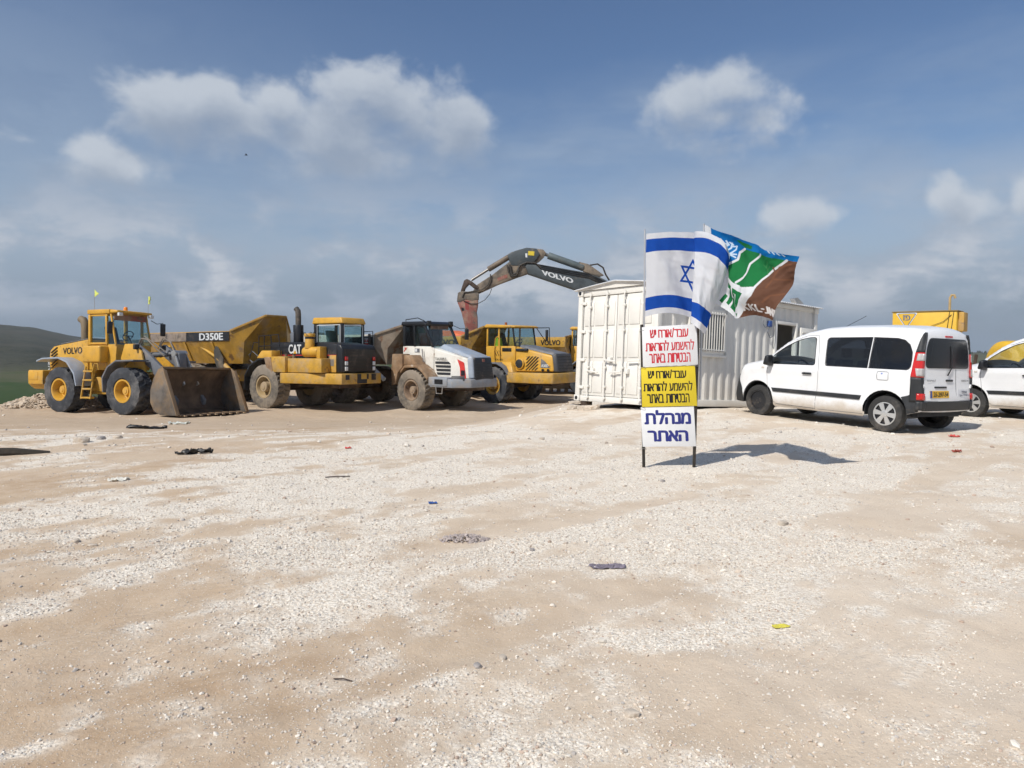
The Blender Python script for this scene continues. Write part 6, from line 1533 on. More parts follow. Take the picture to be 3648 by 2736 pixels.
    b = MB(); b.box(-1.0, -.55, -.66, .66, .55, .72); b.hexa([(-1.08, -.66, .65), (-.92, -.66, .65), (-.92, .66, .65), (-1.08, .66, .65)], [(-1.2, -.64, 1.2), (-1.08, -.64, 1.2), (-1.08, .64, 1.2), (-1.2, .64, 1.2)]); b.build('rear_seat', SEAT, t, .04)
    steering(t, .66, .36, 1.02, .19)
    b = MB(); b.box(.52, .56, -.13, .13, 1.47, 1.54); b.build('inner_mirror', BLACK, t, .01)
    b = MB(); b.tube([(.54, .0, 1.47), (.54, .0, 1.30)], .004, 4); b.bar((.54, -.05, 1.34), (.54, .05, 1.34), .01, .015); b.bar((.54, 0, 1.40), (.54, 0, 1.26), .01, .015); b.build('mirror_pendant', BROWN, t)
    b = MB(); b.tube([(.10, .1, 1.80), (-.42, .1, 2.06)], .005, 5); b.build('roof_aerial', BLACK, t)
    for o in t.children_recursive:           # short overhangs
        if o.type == 'MESH' and o.parent == t or (o.type == 'MESH' and o.parent.parent == t and o.parent.type == 'MESH'):
            if o.data.get('trimmed'): continue
            o.data['trimmed'] = 1
            for v in o.data.vertices:
                if v.co.x < -1.74: v.co.x = -1.74 + (v.co.x + 1.74) * .66
                elif v.co.x > 1.76: v.co.x = 1.76 + (v.co.x - 1.76) * .72
    return t
VH = math.atan2(.881, -.473)
van(6.52, 14.12, VH + R(3.5), 'white van parked beside the container, with dark rear windows and yellow number plate', True)
van(11.48, 14.95, VH, 'white van cut by the picture edge, showing only its bonnet and silver front wheel', False)

# ------------------------------------------------------------------ notice stand
SIGN_W = mat('sign_white', (.77, .775, .78), .5, var=.04, dust=.07)
SIGN_Y = mat('sign_yellow', (.72, .55, .025), .5, var=.04, dust=.07)
INK_B = mat('ink_blue', (.022, .030, .20), .5, var=.05); INK_K = mat('ink_black', (.012, .011, .010), .5, var=.05); INK_R = mat('ink_red', (.60, .030, .045), .5, var=.05)
SY = 8.80
def SP(px, py, y=SY):
    """point of the stand: its plane is square to the view, y metres away"""
    dx, dz = (px - 1824) / F, (1368 - py) / F
    yy = math.cos(PITCH) + dz * math.sin(PITCH); zz = dz * math.cos(PITCH) - math.sin(PITCH); k = y / yy
    return Vector((dx * k, y, EYE + zz * k))
def notice_stand():
    p0, p1 = SP(2294, 1668), SP(2472, 1676)
    t = thing('notice_stand', 'stand with three Hebrew notice boards, red, yellow and blue lettered, on steel posts', 'sign', (p0.x, SY + .03, gz(p0.x, SY)))
    base = t.location.copy()
    def rel(v): return Vector(v) - base
    for (xt, yt), (xb, yb) in (((2286, 1156), (2294, 1700)), ((2487, 1144), (2471, 1706))):
        a, c = rel(SP(xt, yt, SY + .035)), rel(SP(xb, yb, SY + .035))
        b = MB(); b.bar(a, c, .034, .034, (0, 1, 0)); b.build('post', mat('post_steel', (.035, .030, .026), .6, metal=.3, dust=.25), t, .004)
    boards = (([(2287, 1166), (2482, 1154), (2487, 1299), (2291, 1307)], SIGN_W, INK_R, -.012, ['עובד/אורח יש', 'להישמע להוראות', 'הבטיחות באתר'], [(.142, .842, .70, .95), (.055, .945, .375, .65), (.115, .87, .07, .33)]),
              ([(2284, 1309), (2476, 1302), (2484, 1446), (2288, 1450)], SIGN_Y, INK_K, 0.0, ['עובד/אורח יש', 'להישמע להוראות', 'הבטיחות באתר'], [(.125, .825, .70, .93), (.035, .935, .385, .64), (.095, .87, .08, .33)]),
              ([(2283, 1451), (2472, 1448), (2480, 1590), (2290, 1592)], SIGN_W, INK_B, .008, ['מנהלת', 'האתר'], [(.055, .93, .565, .925), (.10, .865, .13, .41)]))
    for quad, bm_, ink, off, lines, boxes in boards:
        q = [rel(SP(px, py, SY + off)) for px, py in quad]           # top left, top right, bottom right, bottom left
        b = MB(); d = Vector((0, .012, 0)); b.hexa([q[3], q[2], q[1], q[0]], [v + d for v in (q[3], q[2], q[1], q[0])]); bd = b.build('notice_board', bm_, t, .002)
        o = q[3]; ux = (q[2] - q[3]); uz = ((q[0] - q[3]) + (q[1] - q[2])) / 2
        for ln, (a0, a1, b0, b1) in zip(lines, boxes):
            p = o + ux * a0 + uz * b0
            text('lettering', ln[::-1], ink, bd, p, ux, uz, ux.length * (a1 - a0), uz.length * (b1 - b0), .042, .003)
    for (px, py) in ((2288, 1180), (2482, 1172), (2291, 1312), (2480, 1306), (2290, 1455), (2291, 1600), (2486, 1300)):
        a = rel(SP(px, py, SY + .02)); pts = [a + Vector((.035 * math.cos(k), .035 * math.sin(k), .012 * math.sin(k * 1.7))) for k in np.linspace(0, 6.28, 11)]
        b = MB(); b.tube(pts, .0025, 4); b.build('wire_tie', STEEL, t)
notice_stand()

# ------------------------------------------------------------------ flags
def cloth_mat(name, colsock_fn):
    ma = bpy.data.materials.new(name); ma.use_nodes = True; ma.node_tree.nodes.clear(); T = NT(ma.node_tree)
    o = T.node('ShaderNodeOutputMaterial'); d = T.node('ShaderNodeBsdfDiffuse'); tr = T.node('ShaderNodeBsdfTranslucent'); mx = T.node('ShaderNodeMixShader'); mx.inputs[0].default_value = .33
    c = colsock_fn(T); T.l.new(c, d.inputs[0]); T.l.new(c, tr.inputs[0]); T.l.new(d.outputs[0], mx.inputs[1]); T.l.new(tr.outputs[0], mx.inputs[2]); T.l.new(mx.outputs[0], o.inputs[0])
    return ma
def israel_cols(T):
    """white field, two blue stripes and the six-pointed outline, in cloth coordinates"""
    uv = T.node('ShaderNodeAttribute', attribute_name='cloth').outputs['Vector']; u, v, _ = T.sep(uv)
    blue_, white_ = (.018, .085, .42), (.74, .75, .78)
    st = T.m('ABSOLUTE', T.sub(v, .5)); f = T.mul(T.m('GREATER_THAN', st, .275), T.m('LESS_THAN', st, .43))
    x = T.mul(T.sub(u, .445), 1.42); y = T.sub(v, .5)
    def tri(sg):
        yy = T.mul(y, sg)
        m1 = T.mul(yy, -1.0); m2 = T.add(T.mul(x, .866), T.mul(yy, .5)); m3 = T.add(T.mul(x, -.866), T.mul(yy, .5))
        return T.m('LESS_THAN', T.m('ABSOLUTE', T.sub(T.mx(T.mx(m1, m2), m3), .085)), .0125)
    f = T.mx(f, T.mx(tri(1.0), tri(-1.0)))
    dirt = T.step(T.noise(T.comb(T.mul(u, 3), T.mul(v, 3), 2.0), 2.4, 5, .6), .56, .74, 0, .28)
    dirt = T.mul(dirt, T.step(u, .5, .8))
    return T.mix(f, T.mix(dirt, white_, (.42, .35, .27)), blue_)
def cloth(name, m, parent, P_, extra=None):
    """grid of cloth points P_[v, u] -> mesh with a thin second side"""
    nv, nu = P_.shape[:2]; idx_ = np.arange(nv * nu).reshape(nv, nu)
    q = np.stack([idx_[:-1, :-1], idx_[:-1, 1:], idx_[1:, 1:], idx_[1:, :-1]], -1).reshape(-1, 4)
    uu, vv = np.meshgrid(np.linspace(0, 1, nu), np.linspace(0, 1, nv))
    me = np_mesh(name, P_.reshape(-1, 3), q, extra)
    a = me.attributes.new('cloth', 'FLOAT_VECTOR', 'POINT'); a.data.foreach_set('vector', np.stack([uu, vv, uu * 0], -1).astype(np.float32).ravel())
    me.materials.append(m); o = bpy.data.objects.new(name, me); COL.objects.link(o); o.parent = parent
    return o
def pole_to(parent, name, p, q, r, m): b = MB(); b.cyl(p, q, r, 10, r * .9); return b.build(name, m, parent)
POLE = mat('pole_metal', (.55, .56, .58), .35, metal=.5, dust=.1)
def blue_white_flag():
    top, low = SP(2297, 820, SY), SP(2293, 1420, SY + .05)
    t = thing('flag', 'white flag with blue stripes and blue star on the stand', 'flag', tuple(low)); base = Vector(low)
    pole_to(t, 'pole', low - base, top - base + Vector((0, 0, .01)), .011, POLE)
    nu, nv = 150, 90
    U, Vv = np.meshgrid(np.linspace(0, 1, nu), np.linspace(0, 1, nv))
    # plan of the cloth: out to the right, an S-fold past the star, then a sail bellying towards us
    ku = np.array([0, .10, .20, .30, .40, .46, .50, .54, .60, .68, .78, .90, 1.0])
    kx = np.array([0, .125, .26, .40, .535, .615, .635, .565, .560, .67, .80, .89, .94])
    ky = np.array([0, -.02, -.01, .03, .07, .08, .01, -.08, -.19, -.28, -.30, -.22, -.12])
    us = np.linspace(0, 1, 400)
    def smooth(k): 
        y = np.interp(us, ku, k); w_ = np.hanning(23); w_ /= w_.sum(); return np.convolve(np.pad(y, 11, mode='edge'), w_, 'valid')
    X = np.interp(U, us, smooth(kx)); Yy = np.interp(U, us, smooth(ky))
    X = X * (1 + .06 * (Vv - .5) * sst(.4, 1, U))
    fade = sst(.5, .8, U)
    drop = .02 * U + .26 * sst(.62, 1.02, U) * (.30 + .70 * Vv)
    zt, zb = top.z - .045, top.z - .045 - 1.0
    Z = zb + (zt - zb) * Vv - drop - .12 * fade * (1 - Vv) ** 2 + .05 * np.sin(U * 7) * (1 - Vv) * (1 - fade)
    Z = Z + .035 * np.sin(U * 3.14 / .75) * Vv * (1 - fade)
    X = X - .20 * fade * (1 - Vv) ** 1.5
    rip = .018 * np.sin(14 * U + 5 * Vv + 1) * sst(.03, .3, U) + .07 * (fbm(U * 5 + Vv * 2.5, Vv * 2.2 - U, 21, 4) - .5) * sst(.02, .25, U) + .03 * (fbm(U * 3 - Vv * 5, Vv * 9 + U * 3, 27, 2) - .5) * fade + .035 * np.sin(7 * U - 3 * Vv) * fade + .012 * np.sin(30 * U + 11 * Vv)
    Yy = Yy + rip + .05 * fade * np.sin(Vv * 5)
    Pp = np.stack([X + top.x + .012, Yy + SY, Z], -1) - np.array(base)
    cloth('flag_cloth', cloth_mat('striped_flag_cloth', israel_cols), t, Pp)
blue_white_flag()
def green_flag():
    top, low = SP(2508, 797, SY + .12), SP(2494, 1420, SY + .08)
    t = thing('flag', 'blue, green and brown flag with white lettering streaming behind the striped flag', 'flag', tuple(low)); base = Vector(low)
    pole_to(t, 'pole', low - base, top - base, .012, POLE)
    nu, nv = 300, 210
    U, Vv = np.meshgrid(np.linspace(0, 1, nu), np.linspace(0, 1, nv))
    cTL = np.array(SP(2510, 800, SY + .12)); cTR = np.array(SP(2860, 912, 7.55)); cBR = np.array(SP(2742, 1138, 7.75)); cBL = np.array(SP(2530, 1085, SY + .02))
    Pt = (cBL * (1 - U)[..., None] + cBR * U[..., None]) * (1 - Vv)[..., None] + (cTL * (1 - U)[..., None] + cTR * U[..., None]) * Vv[..., None]
    # belly, folds running along the fly, rolled upper hem
    side = np.array([.80, .55, .15]); fd = sst(0, .25, U)
    w_ = .06 * (fbm(U * 6 - Vv * 2, Vv * 3 + U * 2, 33, 3) - .5) * 1.6 + .075 * np.sin(7.5 * U - 2.2 * Vv + .6) + .05 * np.sin(4.2 * Vv * 2 + 3 * U) + .018 * np.sin(21 * U + 9 * Vv)
    Pt = Pt + (w_ * fd)[..., None] * side * .9
    Pt[..., 2] += -.10 * np.sin(U * math.pi) * (1 - Vv) * .5 + .035 * np.sin(9 * U + 1.0) * (1 - Vv) - .05 * np.sin(U * math.pi) * Vv
    # print: worked out in the flag's own flat layout
    Q_ = lambda x, y: ((x) / 1.0, (y) / 1.0)
    TL, TR, BR, BL = np.array([895., 68.]), np.array([2080., 445.]), np.array([1685., 1190.]), np.array([985., 1020.])
    PX = (BL[0] * (1 - U) + BR[0] * U) * (1 - Vv) + (TL[0] * (1 - U) + TR[0] * U) * Vv
    PY = (BL[1] * (1 - U) + BR[1] * U) * (1 - Vv) + (TL[1] * (1 - U) + TR[1] * U) * Vv
    C = np.ones((nv, nu, 4)); white_ = (.72, .74, .76); C[..., :3] = white_
    GREEN, BLUE, BRN = (.022, .185, .060), (.012, .165, .46), (.155, .078, .052)
    def fill(poly, c): C[inpoly(poly, PX, PY), :3] = c
    def stroke(pts, w, c):
        d = np.full(PX.shape, 1e9)
        for (x0, y0), (x1, y1) in zip(pts[:-1], pts[1:]):
            dx, dy = x1 - x0, y1 - y0; tt_ = np.clip(((PX - x0) * dx + (PY - y0) * dy) / (dx * dx + dy * dy), 0, 1)
            d = np.minimum(d, np.hypot(PX - x0 - tt_ * dx, PY - y0 - tt_ * dy))
        f_ = np.clip((w - d) / 4 + .5, 0, 1)[..., None]; C[..., :3] = C[..., :3] * (1 - f_) + np.array(c) * f_
    c1 = [(1370, 325), (1290, 370), (1270, 450), (1180, 515)]; c3 = [(1945, 480), (1765, 600), (1655, 700), (1605, 770)]
    fill([(985, 60), (2200, 400), (2200, 560), (2060, 512), (1880, 462), (1640, 388), (1370, 325), (1290, 370), (1270, 450), (1180, 515), (1080, 440), (1000, 300)], BLUE)
    fill(c1 + [(1200, 660), (1240, 690), (1400, 740), (1605, 775)] + c3[::-1] + [(1640, 388)], GREEN)
    fill([(1945, 480), (2060, 512), (2200, 540), (2000, 1300), (1300, 1300), (1375, 1100), (1465, 970), (1560, 880), (1605, 770), (1655, 700), (1765, 600)], BRN)
    fill([(1260, 235), (1300, 225), (1480, 290), (1470, 330), (1380, 310)], GREEN)
    for s_ in (c1, [(1620, 390), (1460, 490), (1430, 590), (1400, 640), (1310, 695)], c3 + [(1560, 880), (1465, 970), (1375, 1100)]): stroke(s_, 13, white_)
    # emblem: bare white tree
    for s_ in ([(1130, 450), (1100, 380), (1040, 290), (1010, 250)], [(1090, 365), (1170, 290), (1150, 245)], [(1170, 290), (1120, 270), (1080, 225), (1060, 205)], [(1110, 400), (1190, 330), (1200, 270)], [(1130, 430), (1180, 400), (1240, 340), (1250, 300)],
               [(1180, 400), (1245, 430)], [(1185, 395), (1250, 395)], [(1050, 310), (1055, 260)], [(1200, 310), (1255, 305)], [(1100, 225), (1110, 250)], [(1210, 290), (1180, 262)], [(1040, 285), (1000, 290)]): stroke(s_, 8, (.62, .74, .86))
    # green letters on the white field
    fill([(1268, 760), (1475, 825), (1405, 895), (1365, 960), (1318, 1005), (1330, 830), (1262, 815)], GREEN); fill([(1262, 815), (1300, 830), (1290, 940), (1262, 880)], GREEN)
    fill([(1170, 735), (1245, 742), (1240, 850), (1165, 1000), (1140, 985), (1200, 800), (1165, 790)], GREEN); fill([(1240, 872), (1290, 905), (1290, 1052), (1185, 1015)], GREEN); fill([(1075, 985), (1130, 880), (1150, 900), (1110, 1000)], GREEN); fill([(1320, 1040), (1355, 1050), (1345, 1095)], GREEN)
    # white capitals along the lower edge
    L0 = np.array([1440., 1045.]); ux_ = np.array([.94, .34]); uy_ = np.array([.10, -.99])
    def glyph(x, segs):
        for (a, b_), (c_, d_) in segs:
            p0 = L0 + ux_ * (x + a * 42) + uy_ * b_ * 84; p1 = L0 + ux_ * (x + c_ * 42) + uy_ * d_ * 84; stroke([tuple(p0), tuple(p1)], 9, (.75, .72, .70))
    KS = [((0, 0), (0, 1)), ((0, .45), (1, 1)), ((.25, .6), (1, 0))]
    glyph(0, KS); glyph(72, KS); glyph(140, [((0, 1), (0, 0)), ((0, 0), (.7, 0))]); glyph(182, [((0, .5), (.25, .5))]); glyph(205, [((.6, 1), (.6, .15)), ((.6, .15), (0, 0))]); glyph(250, [((0, 0), (0, 1)), ((0, 1), (.8, 0)), ((.8, 0), (.8, 1))]); glyph(305, [((0, 0), (0, 1)), ((0, 1), (.8, 1)), ((0, .5), (.6, .5))])
    for s_ in ([(1700, 640), (1690, 540), (1720, 480)], [(1690, 560), (1650, 520)], [(1692, 590), (1740, 540)]): stroke(s_, 6, (.05, .23, .08))
    for s_ in ([(1700, 800), (1850, 560), (1980, 530)], [(1760, 700), (1900, 720)], [(1800, 640), (1780, 560)], [(1640, 980), (1720, 900), (1830, 880)]): stroke(s_, 10, (.20, .092, .055))
    C[inpoly([(800, 0), (990, 120), (1000, 330), (960, 420), (985, 1100), (800, 1100)], PX, PY), :3] = white_
    for k in range(4): stroke([(1770 + k * 50, 345 + k * 20), (1790 + k * 50, 375 + k * 18)], 6, (.6, .72, .8))
    def cols(T): return T.node('ShaderNodeAttribute', attribute_name='print').outputs['Color']
    cloth('flag_cloth', cloth_mat('printed_flag_cloth', cols), t, Pt - np.array(base), {'print': ('FLOAT_COLOR', C.reshape(-1, 4))})
green_flag()

# ------------------------------------------------------------------ fuel tanks behind the vans
def emblem(parent, o, ux, uz, w):
    """white ringed triangle, point down, with two letters"""
    o, ux, uz = Vector(o), Vector(ux).normalized(), Vector(uz).normalized(); n = ux.cross(uz)
    P2 = [(-.5, .40), (.5, .40), (0, -.42)]
    def tri(k, d, nm, m):
        pts = rounded([(x * k, (y - .12) * k + .12) for x, y in P2], .10, 3); b = MB(); q = [o + ux * x * w + uz * y * w + n * d for x, y in pts]; m_ = len(q); b.add(q + [v - n * .004 for v in q], [tuple(range(m_)), tuple(range(2 * m_ - 1, m_ - 1, -1))] + [(i, m_ + i, m_ + (i + 1) % m_, (i + 1) % m_) for i in range(m_)]); return b.build(nm, m, parent)
    tri(1.0, .006, 'emblem_ring', LAMP); tri(.88, .011, 'emblem_edge', mat('emblem_blue', (.10, .14, .22), .5)); tri(.80, .016, 'emblem_field', YEL_CEN); 
    text('emblem_letters', 'זפ', mat('emblem_blue', (.10, .14, .22), .5), parent, o + ux * (-.17 * w) + uz * (.02 * w) + n * .018, ux, uz, .34 * w, .26 * w, .03, .002)
def box_tank():
    Y0 = 22.0; x0 = (3174 - 1824) * Y0 / F; z = gz(12.5, Y0)
    t = thing('fuel_tank', 'square yellow fuel tank with triangle emblem and hooked pipe, behind the white van', 'fuel tank', (11.92, 22.6, z), (0, 0, R(-40)))
    ztop = EYE + (1229 - 1112) * Y0 / F - z
    b = MB(); b.box(0, 1.74, 0, 1.1, .35, ztop); bd = b.build('tank_shell', YEL_CEN, t, .03)
    b = MB(); b.box(-.02, 1.76, -.02, 1.12, ztop, ztop + .035); b.build('tank_lid', mat('tank_dirt', (.22, .15, .04), .7), t, .01)
    for x in (.15, 1.6):
        for y in (.1, 1.0): b = MB(); b.box(x - .06, x + .06, y - .06, y + .06, -.1, .36); b.build('tank_leg', YEL_OLD, t)
    b = MB(); b.tube([(1.5, .3, ztop), (1.5, .3, ztop + .42), (1.54, .3, ztop + .50), (1.61, .3, ztop + .50), (1.64, .3, ztop + .40)], .035, 8); b.build('vent_pipe', mat('pipe_tan', (.45, .32, .15), .6), t)
    emblem(bd, (.40, -.002, ztop - .26), (1, 0, 0), (0, 0, 1), .62)
    b = MB(); b.tube([(1.6, -.02, ztop - .1), (1.4, -.03, ztop - .3), (1.1, -.03, ztop - .42), (.9, -.03, ztop - .7)], .008, 5); b.build('cable', BLACK, t)
    for x in (1.55, 1.66): b = MB(); b.tube([(x, -.02, ztop), (x - .05, -.03, ztop - .5), (x - .1, -.03, ztop - .9)], .008, 5); b.build('cable', BLACK, t)
    b = MB(); b.box(1.74, 1.9, .2, .9, ztop - .6, ztop - .02); b.build('pump_cabinet', YEL_OLD, t, .03)
box_tank()
def drum_tank():
    Y0 = 22.0; x0 = (3558 - 1824) * Y0 / F + .62; z = gz(16, Y0)
    t = thing('fuel_tank', 'round yellow fuel tank with triangle emblem above the bonnet at the picture edge', 'fuel tank', (x0, Y0, z), (0, 0, R(6)))
    zc = EYE + (1229 - 1213) * Y0 / F - z - .72
    b = MB()
    prof = [(0, .001), (0, .45), (.03, .60), (.12, .70), (.25, .72), (2.6, .72), (2.75, .66), (2.8, .4), (2.8, .001)]
    n = 32; V = [(a, .8 + r_ * math.cos(2 * math.pi * i / n), zc + r_ * math.sin(2 * math.pi * i / n)) for i in range(n) for a, r_ in prof]; m = len(prof)
    b.add(V, [(i * m + j, i * m + j + 1, ((i + 1) % n) * m + j + 1, ((i + 1) % n) * m + j) for i in range(n) for j in range(m - 1)]); sh = b.build('tank_shell', YEL_CEN, t)
    for x in (.5, 2.2): b = MB(); b.box(x - .08, x + .08, .3, 1.3, -.1, max(.15, zc - .6)); b.build('tank_cradle', YEL_OLD, t)
    emblem(sh, (.55, .095, zc + .12), (1, 0, 0), (0, 0, 1), .6)
    b = MB(); b.cyl((1.3, .8, zc + .7), (1.3, .8, zc + .82), .18, 16); b.build('tank_hatch', YEL_OLD, t)
drum_tank()
z_ = gz(13.3, 20.5)
b = MB(); b.bar((0, 0, 0), (.22, .05, 1.42), .07, .05); o = b.build('timber_post', BROWN); o.location = (13.05, 20.5, z_ - .05); tag(o, 'leaning brown timber post between the two vans', 'post')

# ------------------------------------------------------------------ rubble and litter
def heap(name, label, cat, cx, cy, rx, ry, h, n, smin, smax, cols_, seed, m=None):
    r_ = np.random.default_rng(seed); a = r_.uniform(0, 6.283, n); q = np.sqrt(r_.random(n)); x = cx + rx * q * np.cos(a); y = cy + ry * q * np.sin(a)
    z = ground_z(x, y) + h * np.clip(1 - q ** 1.6, 0, 1) * (.75 + .5 * fbm(x * 2.1, y * 2.1, seed, 2)) ; s = smin * (smax / smin) ** (r_.random(n) ** 2)
    V, Fa = rocks(ICO_V, ICO_F, x, y, z, s); base = np.array(cols_)[r_.integers(0, len(cols_), n)] * r_.uniform(.8, 1.15, (n, 1))
    me = np_mesh(name, V, Fa, {'tint': ('FLOAT_COLOR', np.repeat(np.concatenate([base, np.ones((n, 1))], 1), 12, axis=0))}, smooth=False)
    # solid core so that no gaps show between the stones
    return tag(link(name, me, smat), label, cat, kind='stuff')
heap('rubble_heap', 'heap of pale rubble behind the rear wheel of the loader', 'rubble', -17.9, 28.6, 2.6, 1.5, .55, 3000, .03, .10, [(.47, .38, .285), (.42, .335, .25), (.54, .455, .36)], 3)
heap('rubble_heap', 'low rubble lying under the loader between its wheels', 'rubble', -13.2, 27.6, 1.6, .8, .35, 900, .03, .10, [(.42, .33, .24), (.36, .28, .20)], 4)
heap('grey_chippings', 'small patch of grey chippings in the middle of the forecourt', 'chippings', -.37, 5.47, .19, .12, .035, 420, .006, .018, [(.40, .35, .33), (.34, .30, .30), (.46, .40, .37)], 5)
def gp(px, py):
    """ground point seen through a photo pixel"""
    dx, dz = (px - 1824) / F, (1368 - py) / F
    d = Vector((dx, math.cos(PITCH) + dz * math.sin(PITCH), dz * math.cos(PITCH) - math.sin(PITCH)))
    k = 2.0
    for _ in range(400):
        p = Vector((0, 0, EYE)) + d * k
        h_ = p.z - gz(p.x, p.y)
        if h_ < .002: break
        k += max(.004, h_ * .6)
    return p.x, p.y, gz(p.x, p.y)
STONES = [(290, 1575, .13, .10, .08, 'rounded pale stone at the end of the gravel bank, below the loader'), (360, 1565, .08, .07, .05, 'grey stone lying just beside the rounded pale stone'), (420, 1562, .08, .07, .05, 'pale stone at the right end of the short row of stones'),
          (2790, 1868, .055, .04, .03, 'pinkish stone alone on the sand below the flag shadow'), (1700, 2375, .028, .02, .014, 'flat grey stone in the gravel near the middle foreground'), (2250, 2548, .035, .028, .02, 'pink stone in the white gravel of the foreground'),
          (1895, 1960, .03, .022, .016, 'small brown stone to the right of the grey chippings'), (1930, 1500 + 65, .05, .04, .03, 'brown stone on bare sand to the left of the notice stand'), (2360, 1715, .035, .03, .02, 'small dark stone near the foot of the notice stand'),
          (270, 1930, .035, .028, .02, 'pale stone on the sand at the far left of the forecourt'), (330, 1945, .04, .028, .016, 'flat pale stone beside another on the left sand'), (1790, 2345, .03, .02, .015, 'small brown stone among the gravel at the centre')]
for i, (px, py, sx, sy, sz, lab) in enumerate(STONES):
    x, y, z = gp(px, py); stone('stone', lab, 'stone', x, y, z + sz * .35, sx, sy, sz, GREY_ST if 'grey' in lab or 'dark' in lab else LIME_ST, 'single stones on the forecourt', 60 + i, i * 1.3)
def litter(name, label, cat, px, py, w, d, m, seed, h=.02, rz=0.0, cut=0.0):
    """crumpled sheet lying on the ground"""
    x, y, z = gp(px, py); r_ = np.random.default_rng(seed); n = 16
    U, Vv = np.meshgrid(np.linspace(-1, 1, n), np.linspace(-1, 1, n))
    rad_ = 1 + .25 * (fbm(np.arctan2(Vv, U) * 1.3 + seed, U * 0 + seed, seed, 2) - .5); X = U * w / 2 * rad_; Y = Vv * d / 2 * rad_ * (1 - cut * np.abs(U))
    ca, sa = math.cos(rz), math.sin(rz); X, Y = X * ca - Y * sa, X * sa + Y * ca
    Z = ground_z(X + x, Y + y) - z + .006 + h * np.abs(fbm(U * 2 + seed, Vv * 2, seed, 3) - .45) * 2.2
    Pp = np.stack([X, Y, Z], -1); k = n * n; idx_ = np.arange(k).reshape(n, n); q = np.stack([idx_[:-1, :-1], idx_[:-1, 1:], idx_[1:, 1:], idx_[1:, :-1]], -1).reshape(-1, 4)
    me = np_mesh(name, Pp.reshape(-1, 3), q); me.materials.append(m); o = bpy.data.objects.new(name, me); COL.objects.link(o); o.location = (x, y, z)
    so = o.modifiers.new('thickness', 'SOLIDIFY'); so.thickness = .003
    return tag(o, label, cat)
litter('cloth_rag', 'crumpled grey-violet rag lying flat on the sand', 'rag', 2165, 2021, .235, .085, mat('rag', (.19, .165, .20), .9, var=.35, vscale=30, spots=((.05, .045, .05), .2, 40)), 3, .022)
litter('plastic_scrap', 'yellow plastic scrap on the gravel in the right foreground', 'scrap', 2782, 2234, .085, .045, mat('yellow_scrap', (.62, .55, .08), .6, var=.15, vscale=30), 5, .012, .2, .3)
litter('plastic_scrap', 'small blue plastic scrap in the middle of the forecourt', 'scrap', 1541, 1794, .075, .04, mat('blue_scrap', (.03, .10, .34), .5, var=.3, vscale=30), 6, .03, .3)
litter('paper_scrap', 'small red paper scrap near the loader bucket', 'scrap', 1240, 1598, .08, .06, mat('red_scrap', (.60, .08, .07), .6), 7, .03)
litter('paper_scrap', 'red and white wrapper on the gravel right of the van', 'scrap', 3400, 1556, .16, .09, mat('red_scrap', (.60, .08, .07), .6), 8, .04)
litter('paper_scrap', 'small dark red box scrap below the van at the right', 'scrap', 3407, 1611, .10, .08, mat('dark_red_scrap', (.33, .06, .04), .6), 9, .05)
litter('plastic_sheet', 'torn black plastic sheet on the ground in front of the loader', 'plastic sheet', 520, 1527, .75, .26, mat('black_sheet', (.012, .012, .013), .45, var=.3), 10, .10, .15, .3)
litter('rubber_strip', 'twisted black rubber strip lying on the gravel at the left', 'rubber strip', 690, 1618, .48, .12, mat('black_sheet', (.012, .012, .013)), 11, .10, .1, .5)
litter('white_carton', 'white crushed carton lying on the left gravel', 'carton', 422, 1712, .18, .14, mat('carton_white', (.66, .64, .57), .7, var=.1), 12, .045)
litter('plastic_sheet', 'pale grey plastic sheet below the bucket edge', 'plastic sheet', 640, 1512, .55, .2, mat('pale_sheet', (.50, .52, .48), .5), 13, .09)
x, y, z = gp(1200, 1703); b = MB(); b.tube([(-.13, 0, .012), (0, .01, .02), (.14, .05, .014)], .007, 5); o = b.build('stick', BROWN); o.location = (x, y, z); tag(o, 'thin dark stick lying left of the forecourt centre', 'stick')
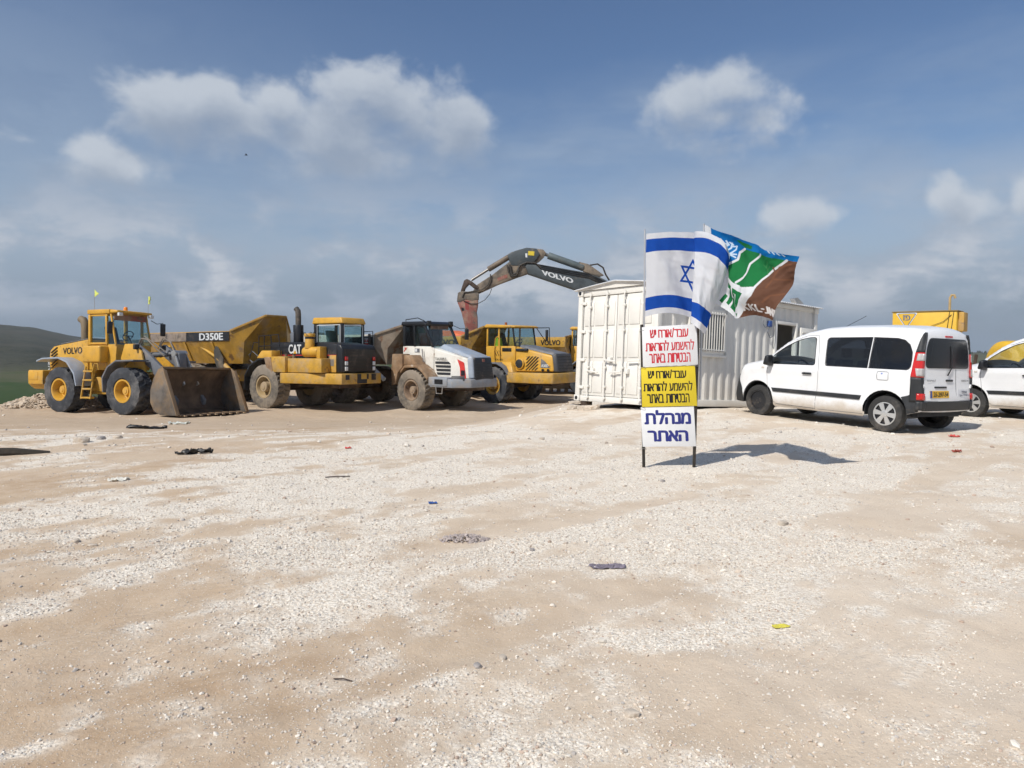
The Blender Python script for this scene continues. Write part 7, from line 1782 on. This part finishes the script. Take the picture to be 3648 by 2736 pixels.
x, y, z = gp(1222, 2425); b = MB(); b.tube([(-.045, .01, .006), (0, 0, .012), (.045, -.012, .005)], .003, 5); o = b.build('stick', BROWN); o.location = (x, y, z); tag(o, 'short dark twig on sand in the lower foreground', 'stick')
x, y, z = gp(40, 1622)
b = MB(); b.tube([(-1.3, -.35, .03), (-.6, -.1, .05), (.0, .05, .05), (.42, .16, .02)], [.08, .08, .07, .04], 8); o = b.build('pipe', mat('rut_soil', (.030, .024, .018), .9, dust=.45, dustcol=(.16, .11, .07))); o.location = (x, y, z - .02); tag(o, 'dark rut with low soil mound at the left edge', 'pipe')  # no real pipe: tube in dark soil colour added to stand for a dark rut
# a bird far off
az_b, el_b = azel(877, 553); d = 230.0
b = MB(); b.tube([(-.5, 0, 0), (-.2, 0, .06), (.2, 0, .06), (.45, 0, 0)], [.03, .13, .13, .04], 8); b.hexa([(-.15, .05, .05), (.2, .05, .05), (.1, .9, .22), (-.1, .9, .22)], [(-.15, .05, .08), (.2, .05, .08), (.1, .9, .24), (-.1, .9, .24)]); b.hexa([(-.15, -.9, .22), (.1, -.9, .22), (.2, -.05, .05), (-.15, -.05, .05)], [(-.15, -.9, .24), (.1, -.9, .24), (.2, -.05, .08), (-.15, -.05, .08)])
o = b.build('bird', mat('bird_dark', (.02, .02, .022), .9)); o.location = (d * math.sin(az_b) * math.cos(el_b), d * math.cos(az_b) * math.cos(el_b), EYE + d * math.sin(el_b)); o.rotation_euler = (0, 0, .3); tag(o, 'tiny dark bird flying below the big cloud', 'bird')

# ------------------------------------------------------------------ thin air between us and the hills
hb = MB(); hb.box(-1900, 1900, -60, 2000, -75, 62)
hz = bpy.data.materials.new('thin_haze'); hz.use_nodes = True; hz.node_tree.nodes.clear(); T = NT(hz.node_tree)
pv_ = T.node('ShaderNodeVolumePrincipled'); ov = T.node('ShaderNodeOutputMaterial'); T.l.new(pv_.outputs[0], ov.inputs['Volume'])
pv_.inputs['Color'].default_value = (.80, .87, .95, 1); pv_.inputs['Density'].default_value = .00016; pv_.inputs['Anisotropy'].default_value = 0.0
tag(hb.build('haze', hz, None, smooth=False), 'faint haze in the air over the valley and hills', 'haze', kind='stuff')
scene.cycles.volume_bounces = 0
